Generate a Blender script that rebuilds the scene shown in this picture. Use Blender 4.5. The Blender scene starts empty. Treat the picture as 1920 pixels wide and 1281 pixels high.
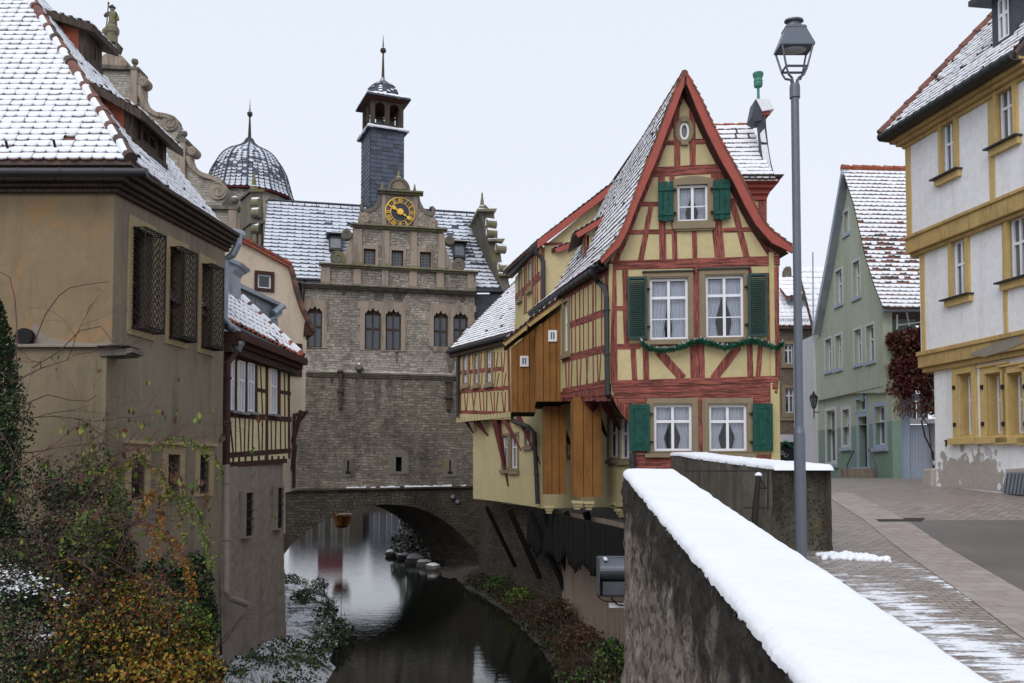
import bpy, math, random
from math import radians, sin, cos, tan, pi, sqrt, atan2
from mathutils import Vector, noise
from mathutils.geometry import tessellate_polygon
sc = bpy.context.scene
COL = sc.collection
V = Vector
# ---------------------------------------------------------------- camera
F = 1600.0; HZ = 893.0; TILT = radians(2.3)
SH = (HZ - 640.5 - F * tan(TILT)) / 1920.0
cd = bpy.data.cameras.new('camera'); cam = bpy.data.objects.new('camera', cd); COL.objects.link(cam)
cd.sensor_width = 36.0; cd.lens = F / 1920.0 * 36.0; cd.shift_y = SH; cd.clip_start = 0.1; cd.clip_end = 3000
cam.location = (0, 0, 0); cam.rotation_euler = (radians(90) + TILT, 0, 0)
sc.camera = cam
# ---------------------------------------------------------------- world: overcast sky
w = bpy.data.worlds.new('World'); sc.world = w; w.use_nodes = True
nt = w.node_tree; nt.nodes.clear()
sky = nt.nodes.new('ShaderNodeTexSky'); sky.sky_type = 'NISHITA'; sky.sun_disc = False
sky.sun_elevation = radians(42); sky.sun_rotation = radians(200); sky.air_density = 1.5; sky.dust_density = 4
mulv = nt.nodes.new('ShaderNodeVectorMath'); mulv.operation = 'SCALE'; mulv.inputs['Scale'].default_value = 0.10
tc = nt.nodes.new('ShaderNodeTexCoord'); sx = nt.nodes.new('ShaderNodeSeparateXYZ')
rmp = nt.nodes.new('ShaderNodeValToRGB')
rmp.color_ramp.elements[0].position = 0.0; rmp.color_ramp.elements[0].color = (0.82, 0.86, 0.93, 1)
rmp.color_ramp.elements[1].position = 0.7; rmp.color_ramp.elements[1].color = (0.765, 0.825, 0.935, 1)
mix = nt.nodes.new('ShaderNodeMix'); mix.data_type = 'RGBA'; mix.inputs[0].default_value = 0.93
bg = nt.nodes.new('ShaderNodeBackground'); out = nt.nodes.new('ShaderNodeOutputWorld')
L = nt.links
L.new(sky.outputs[0], mulv.inputs[0]); L.new(tc.outputs['Generated'], sx.inputs[0]); L.new(sx.outputs[2], rmp.inputs[0])
L.new(mulv.outputs[0], mix.inputs[6]); L.new(rmp.outputs[0], mix.inputs[7]); L.new(mix.outputs[2], bg.inputs[0]); L.new(bg.outputs[0], out.inputs[0])
bg.inputs[1].default_value = 0.93
# ---------------------------------------------------------------- soft sun behind thick cloud
sd = bpy.data.lights.new('sun', 'SUN'); sun = bpy.data.objects.new('sun', sd); COL.objects.link(sun)
sd.energy = 1.15; sd.angle = radians(45); sd.color = (1.0, 0.975, 0.945)
sdir = V((sin(radians(200)) * cos(radians(42)), cos(radians(200)) * cos(radians(42)), sin(radians(42))))
sun.rotation_euler = sdir.to_track_quat('Z', 'Y').to_euler()
sc.view_settings.view_transform = 'Standard'; sc.view_settings.look = 'None'; sc.view_settings.gamma = 1
sc.view_settings.exposure = 0.24
# ---------------------------------------------------------------- geometry helpers
def ray(px, py):
    xc = (px - 960) / F; yc = (640.5 - py) / F + SH * 1920 / F
    d = V((xc, cos(TILT) - yc * sin(TILT), sin(TILT) + yc * cos(TILT)))
    return d / d.y
def P(px, py, D): return ray(px, py) * D
def plan(px, D):
    r = ray(px, HZ) * D; return V((r.x, r.y))
class Face:
    "vertical wall plane: u metres along it, z height, n metres out towards the viewer"
    def __init__(s, A, B):
        s.o = A.copy(); s.L = (B - A).length; s.d = (B - A).normalized(); s.n = V((s.d.y, -s.d.x))
    def q(s, px, py):
        r = ray(px, py)
        # t*(rx,1) = o + u*d
        det = r.x * (-s.d.y) + s.d.x * 1.0
        t = (s.o.x * (-s.d.y) + s.d.x * s.o.y) / det
        u = (r.x * t - s.o.x) * s.d.x + (t - s.o.y) * s.d.y
        return (u, r.z * t)
    def w(s, u, z, n=0.0):
        p = s.o + s.d * u + s.n * n; return V((p.x, p.y, z))
    def p3(s, px, py, n=0.0): return s.off(n).w(*s.off(n).q(px, py)) if n else s.w(*s.q(px, py))
    def off(s, k):
        f = Face(s.o + s.n * k, s.o + s.n * k + s.d * s.L); return f
    def rc(s, x0, y0, x1, y1):
        a = s.q(x0, (y0 + y1) / 2)[0]; b = s.q(x1, (y0 + y1) / 2)[0]; xm = (x0 + x1) / 2
        return (a, b, s.q(xm, y1)[1], s.q(xm, y0)[1])
    def qs(s, pts): return [s.q(*p) for p in pts]
def face(a, b): return Face(plan(*a), plan(*b))
def hit(px, py, o, n):
    r = ray(px, py); return r * (o.dot(n) / r.dot(n))
MATS = {}
class MB:
    def __init__(s): s.v = []; s.f = []; s.m = []; s.mats = []
    def mi(s, m):
        if m not in s.mats: s.mats.append(m)
        return s.mats.index(m)
    def poly(s, pts, m):
        i = len(s.v); s.v += [tuple(p) for p in pts]; s.f.append(tuple(range(i, i + len(pts)))); s.m.append(s.mi(m))
    def hexa(s, b, t, m):
        "b,t: matching rings of points (bottom and top)"
        i = len(s.v); n = len(b); k = s.mi(m)
        s.v += [tuple(p) for p in b] + [tuple(p) for p in t]
        s.f.append(tuple(range(i + n - 1, i - 1, -1))); s.m.append(k)
        s.f.append(tuple(range(i + n, i + 2 * n))); s.m.append(k)
        for j in range(n):
            j2 = (j + 1) % n; s.f.append((i + j, i + j2, i + n + j2, i + n + j)); s.m.append(k)
    def prism(s, f, pts, n0, n1, m, holes=()):
        "polygon in face coordinates pushed from n0 (back) to n1 (front)"
        loops = [[V((a, b, 0)) for a, b in pts]] + [[V((a, b, 0)) for a, b in h] for h in holes]
        tri = tessellate_polygon(loops); flat = [p for l in loops for p in l]
        k = s.mi(m); i = len(s.v)
        s.v += [tuple(f.w(p.x, p.y, n1)) for p in flat]; j = len(s.v); s.v += [tuple(f.w(p.x, p.y, n0)) for p in flat]
        if not holes:
            s.f.append(tuple(range(i, i + len(pts)))); s.m.append(k)
            s.f.append(tuple(range(j + len(pts) - 1, j - 1, -1))); s.m.append(k)
        else:
            for t in tri:
                s.f.append(tuple(i + q for q in t)); s.m.append(k)
                s.f.append(tuple(j + q for q in reversed(t))); s.m.append(k)
        o = 0
        for l in loops:
            n = len(l)
            for a in range(n):
                b = (a + 1) % n; s.f.append((i + o + a, j + o + a, j + o + b, i + o + b)); s.m.append(k)
            o += n
    def box(s, f, r, n0, n1, m):
        u0, u1, z0, z1 = r; s.prism(f, [(u0, z0), (u1, z0), (u1, z1), (u0, z1)], n0, n1, m)
    def beam(s, f, a, b, wd, n0, n1, m, jit=0.006, seg=4):
        "timber between two face points, slightly crooked"
        a = V(a); b = V(b); d = (b - a)
        if abs(d.x) > abs(d.y) and m + '_h' in MATS: m += '_h'
        if d.length < 1e-4: return
        e = V((-d.y, d.x)).normalized() * wd / 2; R = random.uniform
        lo = []; hi = []
        for i in range(seg + 1):
            p = a + d * i / seg
            lo.append(p - e * (1 + R(-jit, jit) / wd * 2)); hi.append(p + e * (1 + R(-jit, jit) / wd * 2))
        s.prism(f, [tuple(p) for p in lo + hi[::-1]], n0, n1 + R(-.002, .002), m)
    def bx(s, c, sx, sy, sz, m, rz=0.0):
        c = V(c); x = V((cos(rz), sin(rz), 0)) * sx / 2; y = V((-sin(rz), cos(rz), 0)) * sy / 2; z = V((0, 0, sz / 2))
        s.hexa([c - x - y - z, c + x - y - z, c + x + y - z, c - x + y - z], [c - x - y + z, c + x - y + z, c + x + y + z, c - x + y + z], m)
    def tube(s, pts, r, m, seg=8, cap=True):
        pts = [V(p) for p in pts]; n = len(pts); k = s.mi(m); i0 = len(s.v)
        rr = r if isinstance(r, (list, tuple)) else [r] * n
        up = None
        for i, p in enumerate(pts):
            t = (pts[min(i + 1, n - 1)] - pts[max(i - 1, 0)]).normalized()
            if up is None: up = V((0, 0, 1)) if abs(t.z) < .9 else V((1, 0, 0))
            a = t.cross(up)
            if a.length < 1e-5: a = t.orthogonal()
            a.normalize(); b = a.cross(t).normalized(); up = b
            for j in range(seg):
                g = 2 * pi * j / seg; s.v.append(tuple(p + (a * cos(g) + b * sin(g)) * rr[i]))
        for i in range(n - 1):
            for j in range(seg):
                j2 = (j + 1) % seg; q = i0 + i * seg
                s.f.append((q + j, q + seg + j, q + seg + j2, q + j2)); s.m.append(k)
        if cap and seg > 2:
            s.f.append(tuple(i0 + j for j in range(seg))); s.m.append(k)
            s.f.append(tuple(i0 + (n - 1) * seg + j for j in range(seg - 1, -1, -1))); s.m.append(k)
    def lathe(s, c, prof, seg, m, rot=0.0, sx=1.0, sy=1.0):
        c = V(c); k = s.mi(m); i0 = len(s.v); n = len(prof)
        for r, z in prof:
            for j in range(seg):
                g = rot + 2 * pi * j / seg; s.v.append((c.x + r * cos(g) * sx, c.y + r * sin(g) * sy, c.z + z))
        for i in range(n - 1):
            for j in range(seg):
                j2 = (j + 1) % seg; q = i0 + i * seg
                s.f.append((q + j, q + j2, q + seg + j2, q + seg + j)); s.m.append(k)
        s.f.append(tuple(i0 + j for j in range(seg - 1, -1, -1))); s.m.append(k)
        s.f.append(tuple(i0 + (n - 1) * seg + j for j in range(seg))); s.m.append(k)
    def disc(s, f, c, rx, rz, n0, n1, m, seg=32):
        s.prism(f, [(c[0] + rx * cos(2 * pi * i / seg), c[1] + rz * sin(2 * pi * i / seg)) for i in range(seg)], n0, n1, m)
    def ring(s, f, c, r0x, r0z, r1x, r1z, n0, n1, m, seg=32):
        o = [(c[0] + r1x * cos(2 * pi * i / seg), c[1] + r1z * sin(2 * pi * i / seg)) for i in range(seg)]
        h = [(c[0] + r0x * cos(2 * pi * i / seg), c[1] + r0z * sin(2 * pi * i / seg)) for i in range(seg)]
        s.prism(f, o, n0, n1, m, [h])
    def build(s, name, parent=None, smooth=False, bevel=0.0):
        me = bpy.data.meshes.new(name); me.from_pydata(s.v, [], s.f)
        for m in s.mats: me.materials.append(MATS[m])
        me.polygons.foreach_set('material_index', s.m)
        if smooth: me.polygons.foreach_set('use_smooth', [True] * len(s.f))
        uvl = me.uv_layers.new(name='UVMap'); Z = V((0, 0, 1)); dat = [0.0] * (2 * len(me.loops))
        vs = s.v
        for p in me.polygons:
            n = p.normal
            t = Z.cross(n) if abs(n.z) < .98 else V((1, 0, 0))
            t = t.normalized(); b = n.cross(t)
            tx, ty, tz = t; bx_, by, bz = b
            for li, vi in zip(p.loop_indices, p.vertices):
                x, y, z = vs[vi]; dat[2 * li] = x * tx + y * ty + z * tz; dat[2 * li + 1] = x * bx_ + y * by + z * bz
        uvl.data.foreach_set('uv', dat)
        me.update()
        o = bpy.data.objects.new(name, me); COL.objects.link(o)
        if parent is not None:
            o.parent = parent
            if parent.parent is None: o.matrix_parent_inverse.translation = -parent.location
        if bevel > 0:
            b = o.modifiers.new('bevel', 'BEVEL'); b.width = bevel; b.segments = 1; b.limit_method = 'ANGLE'; b.angle_limit = radians(40)
        return o
def thing(name, loc, label, cat, group=None):
    o = bpy.data.objects.new(name, None); COL.objects.link(o); o.location = loc; o.empty_display_size = .3
    return tag(o, label, cat, group)
def tag(o, label, cat, group=None):
    o['label'] = label; o['category'] = cat
    if group: o['group'] = group
    return o
def kind(o, k='structure'): o['kind'] = k; return o
def R(a, b): return random.uniform(a, b)
# ---------------------------------------------------------------- materials
def nodes(name):
    m = bpy.data.materials.new(name); m.use_nodes = True; t = m.node_tree; b = t.nodes['Principled BSDF']; MATS[name] = m
    return m, t, b
def N(t, typ, **kw):
    n = t.nodes.new(typ)
    for k, v in kw.items(): setattr(n, k, v)
    return n
def coord(t, kind_='Object', scale=(1, 1, 1)):
    c = N(t, 'ShaderNodeTexCoord'); mp = N(t, 'ShaderNodeMapping'); mp.inputs['Scale'].default_value = scale
    t.links.new(c.outputs[kind_], mp.inputs['Vector']); return mp.outputs[0]
def noi(t, vec, sc_, det=6, rough=.6, dist=0):
    n = N(t, 'ShaderNodeTexNoise'); n.inputs['Scale'].default_value = sc_; n.inputs['Detail'].default_value = det
    n.inputs['Roughness'].default_value = rough; n.inputs['Distortion'].default_value = dist
    t.links.new(vec, n.inputs['Vector']); return n.outputs['Fac']
def ramp(t, fac, a, b, ca=(0, 0, 0, 1), cb=(1, 1, 1, 1)):
    r = N(t, 'ShaderNodeValToRGB'); e = r.color_ramp.elements; e[0].position = a; e[1].position = b
    e[0].color = ca; e[1].color = cb; t.links.new(fac, r.inputs[0]); return r.outputs[0]
def mx(t, fac, a, b, mode='MIX'):
    m = N(t, 'ShaderNodeMix', data_type='RGBA', blend_type=mode)
    for s, v in ((m.inputs[0], fac), (m.inputs[6], a), (m.inputs[7], b)):
        if hasattr(v, 'is_output'): t.links.new(v, s)
        elif isinstance(v, (int, float)): s.default_value = v
        else: s.default_value = (*v[:3], 1)
    return m.outputs[2]
def bump(t, b, h, st=.3, dist=.02):
    n = N(t, 'ShaderNodeBump'); n.inputs['Strength'].default_value = st; n.inputs['Distance'].default_value = dist
    t.links.new(h, n.inputs['Height']); t.links.new(n.outputs[0], b.inputs['Normal'])
def sc3(c, k): return tuple(min(1, x * k) for x in c)
def plaster(name, col, var=.18, stain=None, stain_amt=.6, rough=.9, bs=40, bst=.25, big=.5, spots=None):
    m, t, b = nodes(name); o = coord(t)
    n1 = noi(t, o, big, 8, .65); c = mx(t, ramp(t, n1, .3, .7), sc3(col, 1 - var), sc3(col, 1 + var * .6))
    n2 = noi(t, o, 9, 5, .7); c = mx(t, .35, c, ramp(t, n2, .3, .7, (*sc3(col, .7), 1), (*sc3(col, 1.15), 1)))
    if stain:
        s = noi(t, coord(t, 'Object', (1.6, 1.6, .22)), 1.6, 7, .7)
        c = mx(t, ramp(t, s, .48, .72, (0, 0, 0, 1), (stain_amt,) * 3 + (1,)), c, stain)
    if spots:
        s = noi(t, o, .9, 5, .6, 1.0); c = mx(t, ramp(t, s, .55, .62, (0, 0, 0, 1), (.75,) * 3 + (1,)), c, spots)
    t.links.new(c, b.inputs['Base Color']); b.inputs['Roughness'].default_value = rough; b.inputs['Specular IOR Level'].default_value = .25
    bump(t, b, noi(t, o, bs, 8, .75), bst, .02); return m
def simple(name, col, rough=.7, metal=0.0, var=.12, ns=6, bst=.1, bs=60, spec=.4):
    m, t, b = nodes(name); o = coord(t)
    c = mx(t, ramp(t, noi(t, o, ns, 5), .3, .7), sc3(col, 1 - var), sc3(col, 1 + var))
    t.links.new(c, b.inputs['Base Color']); b.inputs['Roughness'].default_value = rough; b.inputs['Metallic'].default_value = metal
    b.inputs['Specular IOR Level'].default_value = spec
    if bst: bump(t, b, noi(t, o, bs, 5), bst, .01)
    return m
def wood(name, col, dark, stretch=(14, 14, 1.2), amt=.8, rough=.75, lo=.5, hi=.62, hz=True):
    if hz: wood(name + '_h', col, dark, (stretch[2], stretch[2], stretch[0]), amt, rough, lo, hi, False)
    m, t, b = nodes(name); uv = coord(t, 'Object', stretch); g = noi(t, uv, 2.2, 8, .7, .4)
    g2 = noi(t, coord(t), 9, 8, .75, .6)
    c = mx(t, ramp(t, noi(t, coord(t), 1.7, 5), .3, .7), sc3(col, .8), sc3(col, 1.15))
    c = mx(t, ramp(t, g, lo, hi, (0, 0, 0, 1), (amt,) * 3 + (1,)), c, dark)
    c = mx(t, ramp(t, g2, lo + .06, hi + .08, (0, 0, 0, 1), (amt * .5,) * 3 + (1,)), c, dark)
    t.links.new(c, b.inputs['Base Color']); b.inputs['Roughness'].default_value = rough; b.inputs['Specular IOR Level'].default_value = .2
    bump(t, b, g, .7, .02); return m
def masonry(name, c1, c2, mortar, bw=.42, bh=.14, stain=(.03, .028, .024), stain_amt=.85, moss=None, lo=.5, hi=.68, st_scale=(.9, .9, .25)):
    m, t, b = nodes(name)
    tcn = N(t, 'ShaderNodeTexCoord'); mp = N(t, 'ShaderNodeMapping'); t.links.new(tcn.outputs['UV'], mp.inputs[0])
    o = coord(t)
    nz = N(t, 'ShaderNodeTexNoise'); nz.inputs['Scale'].default_value = 2.3; nz.inputs['Detail'].default_value = 5; t.links.new(o, nz.inputs['Vector'])
    vm = N(t, 'ShaderNodeVectorMath', operation='MULTIPLY_ADD'); vm.inputs[1].default_value = (.42, .20, 0)
    t.links.new(nz.outputs['Color'], vm.inputs[0]); t.links.new(mp.outputs[0], vm.inputs[2])
    br = N(t, 'ShaderNodeTexBrick', offset=.43, squash=.72, squash_frequency=3)
    br.inputs['Color1'].default_value = (0, 0, 0, 1); br.inputs['Color2'].default_value = (1, 1, 1, 1); br.inputs['Mortar'].default_value = (.5, .5, .5, 1)
    br.inputs['Scale'].default_value = 1; br.inputs['Brick Width'].default_value = bw; br.inputs['Row Height'].default_value = bh
    br.inputs['Mortar Size'].default_value = .013; br.inputs['Mortar Smooth'].default_value = .5; br.inputs['Bias'].default_value = 0
    t.links.new(vm.outputs[0], br.inputs['Vector'])
    c = mx(t, br.outputs['Color'], c1, c2)
    c = mx(t, .38, c, ramp(t, noi(t, o, 5, 6, .7), .3, .75, (*sc3(c1, .6), 1), (*sc3(c2, 1.15), 1)))
    c = mx(t, br.outputs['Fac'], c, mortar)
    g = noi(t, o, .35, 5, .6); c = mx(t, ramp(t, g, .35, .65, (0, 0, 0, 1), (.45,) * 3 + (1,)), c, sc3(c1, .7))
    s = noi(t, coord(t, 'Object', st_scale), 1.0, 8, .72); c = mx(t, ramp(t, s, lo, hi, (0, 0, 0, 1), (stain_amt,) * 3 + (1,)), c, stain)
    if moss:
        q = noi(t, o, 1.7, 6, .7); c = mx(t, ramp(t, q, .56, .68, (0, 0, 0, 1), (.7,) * 3 + (1,)), c, moss)
    t.links.new(c, b.inputs['Base Color']); b.inputs['Roughness'].default_value = .95; b.inputs['Specular IOR Level'].default_value = .15
    h = N(t, 'ShaderNodeMath', operation='MULTIPLY_ADD'); t.links.new(br.outputs['Fac'], h.inputs[0]); h.inputs[1].default_value = -.8
    t.links.new(noi(t, o, 14, 7, .7), h.inputs[2]); bump(t, b, h.outputs[0], .8, .04); return m
def glass(name, base=(.012, .014, .018), rough=.06):
    m, t, b = nodes(name); b.inputs['Base Color'].default_value = (*base, 1); b.inputs['Roughness'].default_value = rough
    b.inputs['Specular IOR Level'].default_value = .8; bump(t, b, noi(t, coord(t), 3, 2), .12, .03); return m
def clearglass(name):
    m = bpy.data.materials.new(name); m.use_nodes = True; t = m.node_tree; t.nodes.clear(); MATS[name] = m
    tr = N(t, 'ShaderNodeBsdfTransparent'); gl = N(t, 'ShaderNodeBsdfGlossy'); gl.inputs['Roughness'].default_value = .05
    tr.inputs[0].default_value = (.93, .95, .97, 1)
    mi = N(t, 'ShaderNodeMixShader'); fr = N(t, 'ShaderNodeFresnel'); fr.inputs[0].default_value = 1.5
    o = N(t, 'ShaderNodeOutputMaterial'); t.links.new(fr.outputs[0], mi.inputs[0]); t.links.new(tr.outputs[0], mi.inputs[1])
    t.links.new(gl.outputs[0], mi.inputs[2]); t.links.new(mi.outputs[0], o.inputs[0]); return m
plaster('plaster_yellow', (.565, .47, .262), .16, (.40, .33, .18), .35, bst=.3, bs=14, big=.9)
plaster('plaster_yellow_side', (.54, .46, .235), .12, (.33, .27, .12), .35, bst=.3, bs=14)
plaster('plaster_light_yellow', (.78, .66, .40), .1, (.6, .5, .3), .3, bst=.3, bs=14)
plaster('plaster_ochre', (.27, .20, .122), .26, (.12, .09, .055), .55, big=.45, bst=.5, bs=60, spots=(.33, .20, .095))
plaster('plaster_ochre_side', (.25, .205, .148), .2, (.085, .073, .058), .75, big=.7, bst=.4, bs=60)
plaster('plaster_ochre_low', (.26, .205, .135), .15, (.10, .08, .055), .5, big=.7, bst=.4)
plaster('plaster_cream', (.66, .54, .42), .08, (.34, .26, .18), .3)
plaster('plaster_grey', (.31, .26, .215), .16, (.11, .095, .075), .45, bst=1.0, bs=9)
plaster('plaster_white', (.82, .82, .84), .06, (.48, .47, .48), .45, bst=.4, bs=12)
plaster('plaster_green', (.42, .46, .365), .10, (.21, .25, .17), .5)
plaster('plaster_green_dark', (.22, .31, .26), .10, (.12, .18, .14), .4)
plaster('plaster_blue', (.36, .42, .52), .08, (.24, .28, .34), .3)
plaster('plaster_pale', (.55, .55, .58), .08, (.33, .33, .34), .4)
plaster('plaster_bare', (.42, .375, .345), .2, None, bst=.8, bs=10)
plaster('plaster_pinkish', (.30, .225, .175), .22, (.09, .075, .06), .7, bst=.6, bs=10)
plaster('cement_patch', (.27, .235, .195), .2)
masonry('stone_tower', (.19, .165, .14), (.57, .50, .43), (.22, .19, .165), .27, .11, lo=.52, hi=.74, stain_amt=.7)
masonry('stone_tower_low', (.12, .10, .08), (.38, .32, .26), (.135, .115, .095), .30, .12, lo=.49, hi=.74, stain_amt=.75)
masonry('stone_dark', (.052, .043, .034), (.145, .12, .093), (.042, .034, .026), .34, .13, lo=.46, hi=.72, stain_amt=.8, stain=(.025, .022, .018))
masonry('stone_brick', (.16, .12, .095), (.27, .205, .165), (.25, .21, .17), .30, .09, lo=.6, hi=.8)
masonry('stone_pale', (.33, .30, .26), (.60, .55, .48), (.25, .21, .17), .36, .13, lo=.55, hi=.75, stain_amt=.6)
plaster('stone_trim', (.34, .275, .22), .18, (.05, .045, .035), .8, bst=.6, bs=16)
plaster('stone_trim_dark', (.17, .15, .125), .3, (.03, .028, .022), .85, bst=.6, bs=16, spots=(.16, .15, .05))
plaster('stone_mossy', (.22, .20, .13), .3, (.05, .045, .03), .7, bst=.6, bs=16, spots=(.16, .15, .04))
plaster('stone_frame', (.27, .215, .14), .1, (.17, .135, .09), .4, bst=.2)
plaster('stone_frame_cream', (.38, .29, .165), .12, (.22, .17, .10), .5, bst=.2)
wood('timber_red', (.36, .108, .085), (.07, .022, .018), stretch=(16, 16, 1.0), amt=.9, lo=.45, hi=.57)
wood('timber_dark_red', (.13, .032, .028), (.035, .015, .013), amt=.6)
wood('timber_brown', (.075, .035, .028), (.02, .012, .01), amt=.7)
wood('timber_old', (.075, .055, .042), (.015, .012, .01), amt=.8)
wood('timber_yellow', (.48, .335, .14), (.20, .13, .06), amt=.7, lo=.5, hi=.66)
wood('boards_ochre', (.265, .12, .035), (.13, .055, .018), stretch=(9, 9, .7), amt=.45)
plaster('boards_shade_black', (.0075, .0065, .006), .3, None, rough=1.0)  # deep shade of the recess under the houses is put into this near-black
simple('verge_red', (.34, .075, .055), .7)
simple('paint_white', (.78, .78, .82), .45, var=.04)
simple('paint_green', (.012, .070, .055), .65, var=.35, ns=11, spec=.2, bst=.3)
simple('paint_green_dark', (.010, .042, .038), .45, var=.15)
simple('paint_yellow', (.52, .37, .15), .6, var=.1)
simple('paint_grey', (.33, .34, .36), .6, var=.1)
simple('door_brown', (.06, .03, .02), .6)
simple('iron', (.022, .017, .015), .6, .3)
simple('iron_grey', (.12, .13, .15), .45, .6)
simple('zinc', (.30, .34, .39), .45, .5, ns=2, var=.18)
simple('zinc_dark', (.045, .047, .05), .5, .4)
simple('lamp_paint', (.125, .14, .17), .38, .3, var=.06, bst=.03)
simple('copper_green', (.06, .22, .16), .6, .1, var=.25)
simple('gold', (.80, .48, .08), .4, .5, var=.1)
simple('clock_blue', (.02, .026, .04), .4)
simple('tile_red', (.17, .075, .055), .8, var=.4, ns=5, bst=.4)
simple('tile_brown', (.085, .058, .05), .85, var=.4, ns=5, bst=.4)
simple('tile_orange', (.33, .09, .048), .8, var=.3, ns=5, bst=.4)
simple('slate', (.062, .076, .112), .5, var=.3, ns=4, bst=.3)
simple('slate_dark', (.045, .05, .066), .55, var=.3, ns=4, bst=.3)
simple('brick_red', (.33, .09, .05), .85, var=.35, ns=4, bst=.8, bs=20)
simple('dark_room', (.01, .01, .011), .9, bst=0)
simple('bronze', (.05, .07, .065), .5, .5)
simple('bark', (.055, .035, .03), .9, var=.3)
simple('twig_red', (.10, .045, .045), .8, var=.3)
simple('red_banner', (.13, .035, .04), .8)
simple('stone_rock', (.13, .12, .11), .9, var=.4, bst=1, bs=8)
for nm, c in dict(leaf_dark=(.012, .026, .012), leaf_green=(.07, .12, .025), leaf_lime=(.19, .23, .035), leaf_yellow=(.32, .19, .03), leaf_orange=(.27, .10, .018),
                  leaf_rust=(.11, .05, .022), leaf_wine=(.10, .02, .02), hip_red=(.26, .012, .01), garland_green=(.012, .085, .045), grass_dry=(.28, .20, .10), leaf_brown=(.055, .032, .02)).items():
    m, t, b = nodes(nm); o = coord(t); cc = mx(t, ramp(t, noi(t, o, 7, 3), .3, .7), sc3(c, .6), sc3(c, 1.35))
    t.links.new(cc, b.inputs['Base Color']); b.inputs['Roughness'].default_value = .6; b.inputs['Specular IOR Level'].default_value = .25
m, t, b = nodes('snow'); o = coord(t); b.inputs['Roughness'].default_value = .75; b.inputs['Specular IOR Level'].default_value = .3
t.links.new(mx(t, noi(t, o, 3, 4), (.80, .82, .87), (.90, .91, .95)), b.inputs['Base Color'])
bump(t, b, noi(t, o, 22, 8, .7), .35, .03)
m, t, b = nodes('snow_thin'); b.inputs['Roughness'].default_value = .8; t.links.new(mx(t, noi(t, coord(t), 2, 5), (.48, .52, .60), (.74, .77, .83)), b.inputs['Base Color'])
m, t, b = nodes('curtain'); b.inputs['Base Color'].default_value = (.74, .74, .80, 1); b.inputs['Roughness'].default_value = .9
glass('glass_dark'); glass('glass_grey', (.10, .12, .14), .15); glass('glass_blue', (.035, .045, .065), .1); clearglass('glass_clear')
# hexagonal leaded glass
m, t, b = nodes('glass_lead')
vor = N(t, 'ShaderNodeTexVoronoi', feature='DISTANCE_TO_EDGE'); vor.inputs['Scale'].default_value = 7; vor.inputs['Randomness'].default_value = .12
t.links.new(coord(t, 'UV', (1, 1, 1)), vor.inputs['Vector'])
t.links.new(ramp(t, vor.outputs[0], .05, .09, (.16, .16, .15, 1), (.018, .024, .032, 1)), b.inputs['Base Color']); b.inputs['Roughness'].default_value = .15
b.inputs['Specular IOR Level'].default_value = .7
# lamp glass
m, t, b = nodes('lens'); b.inputs['Base Color'].default_value = (.4, .4, .4, 1); b.inputs['Roughness'].default_value = .4
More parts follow.
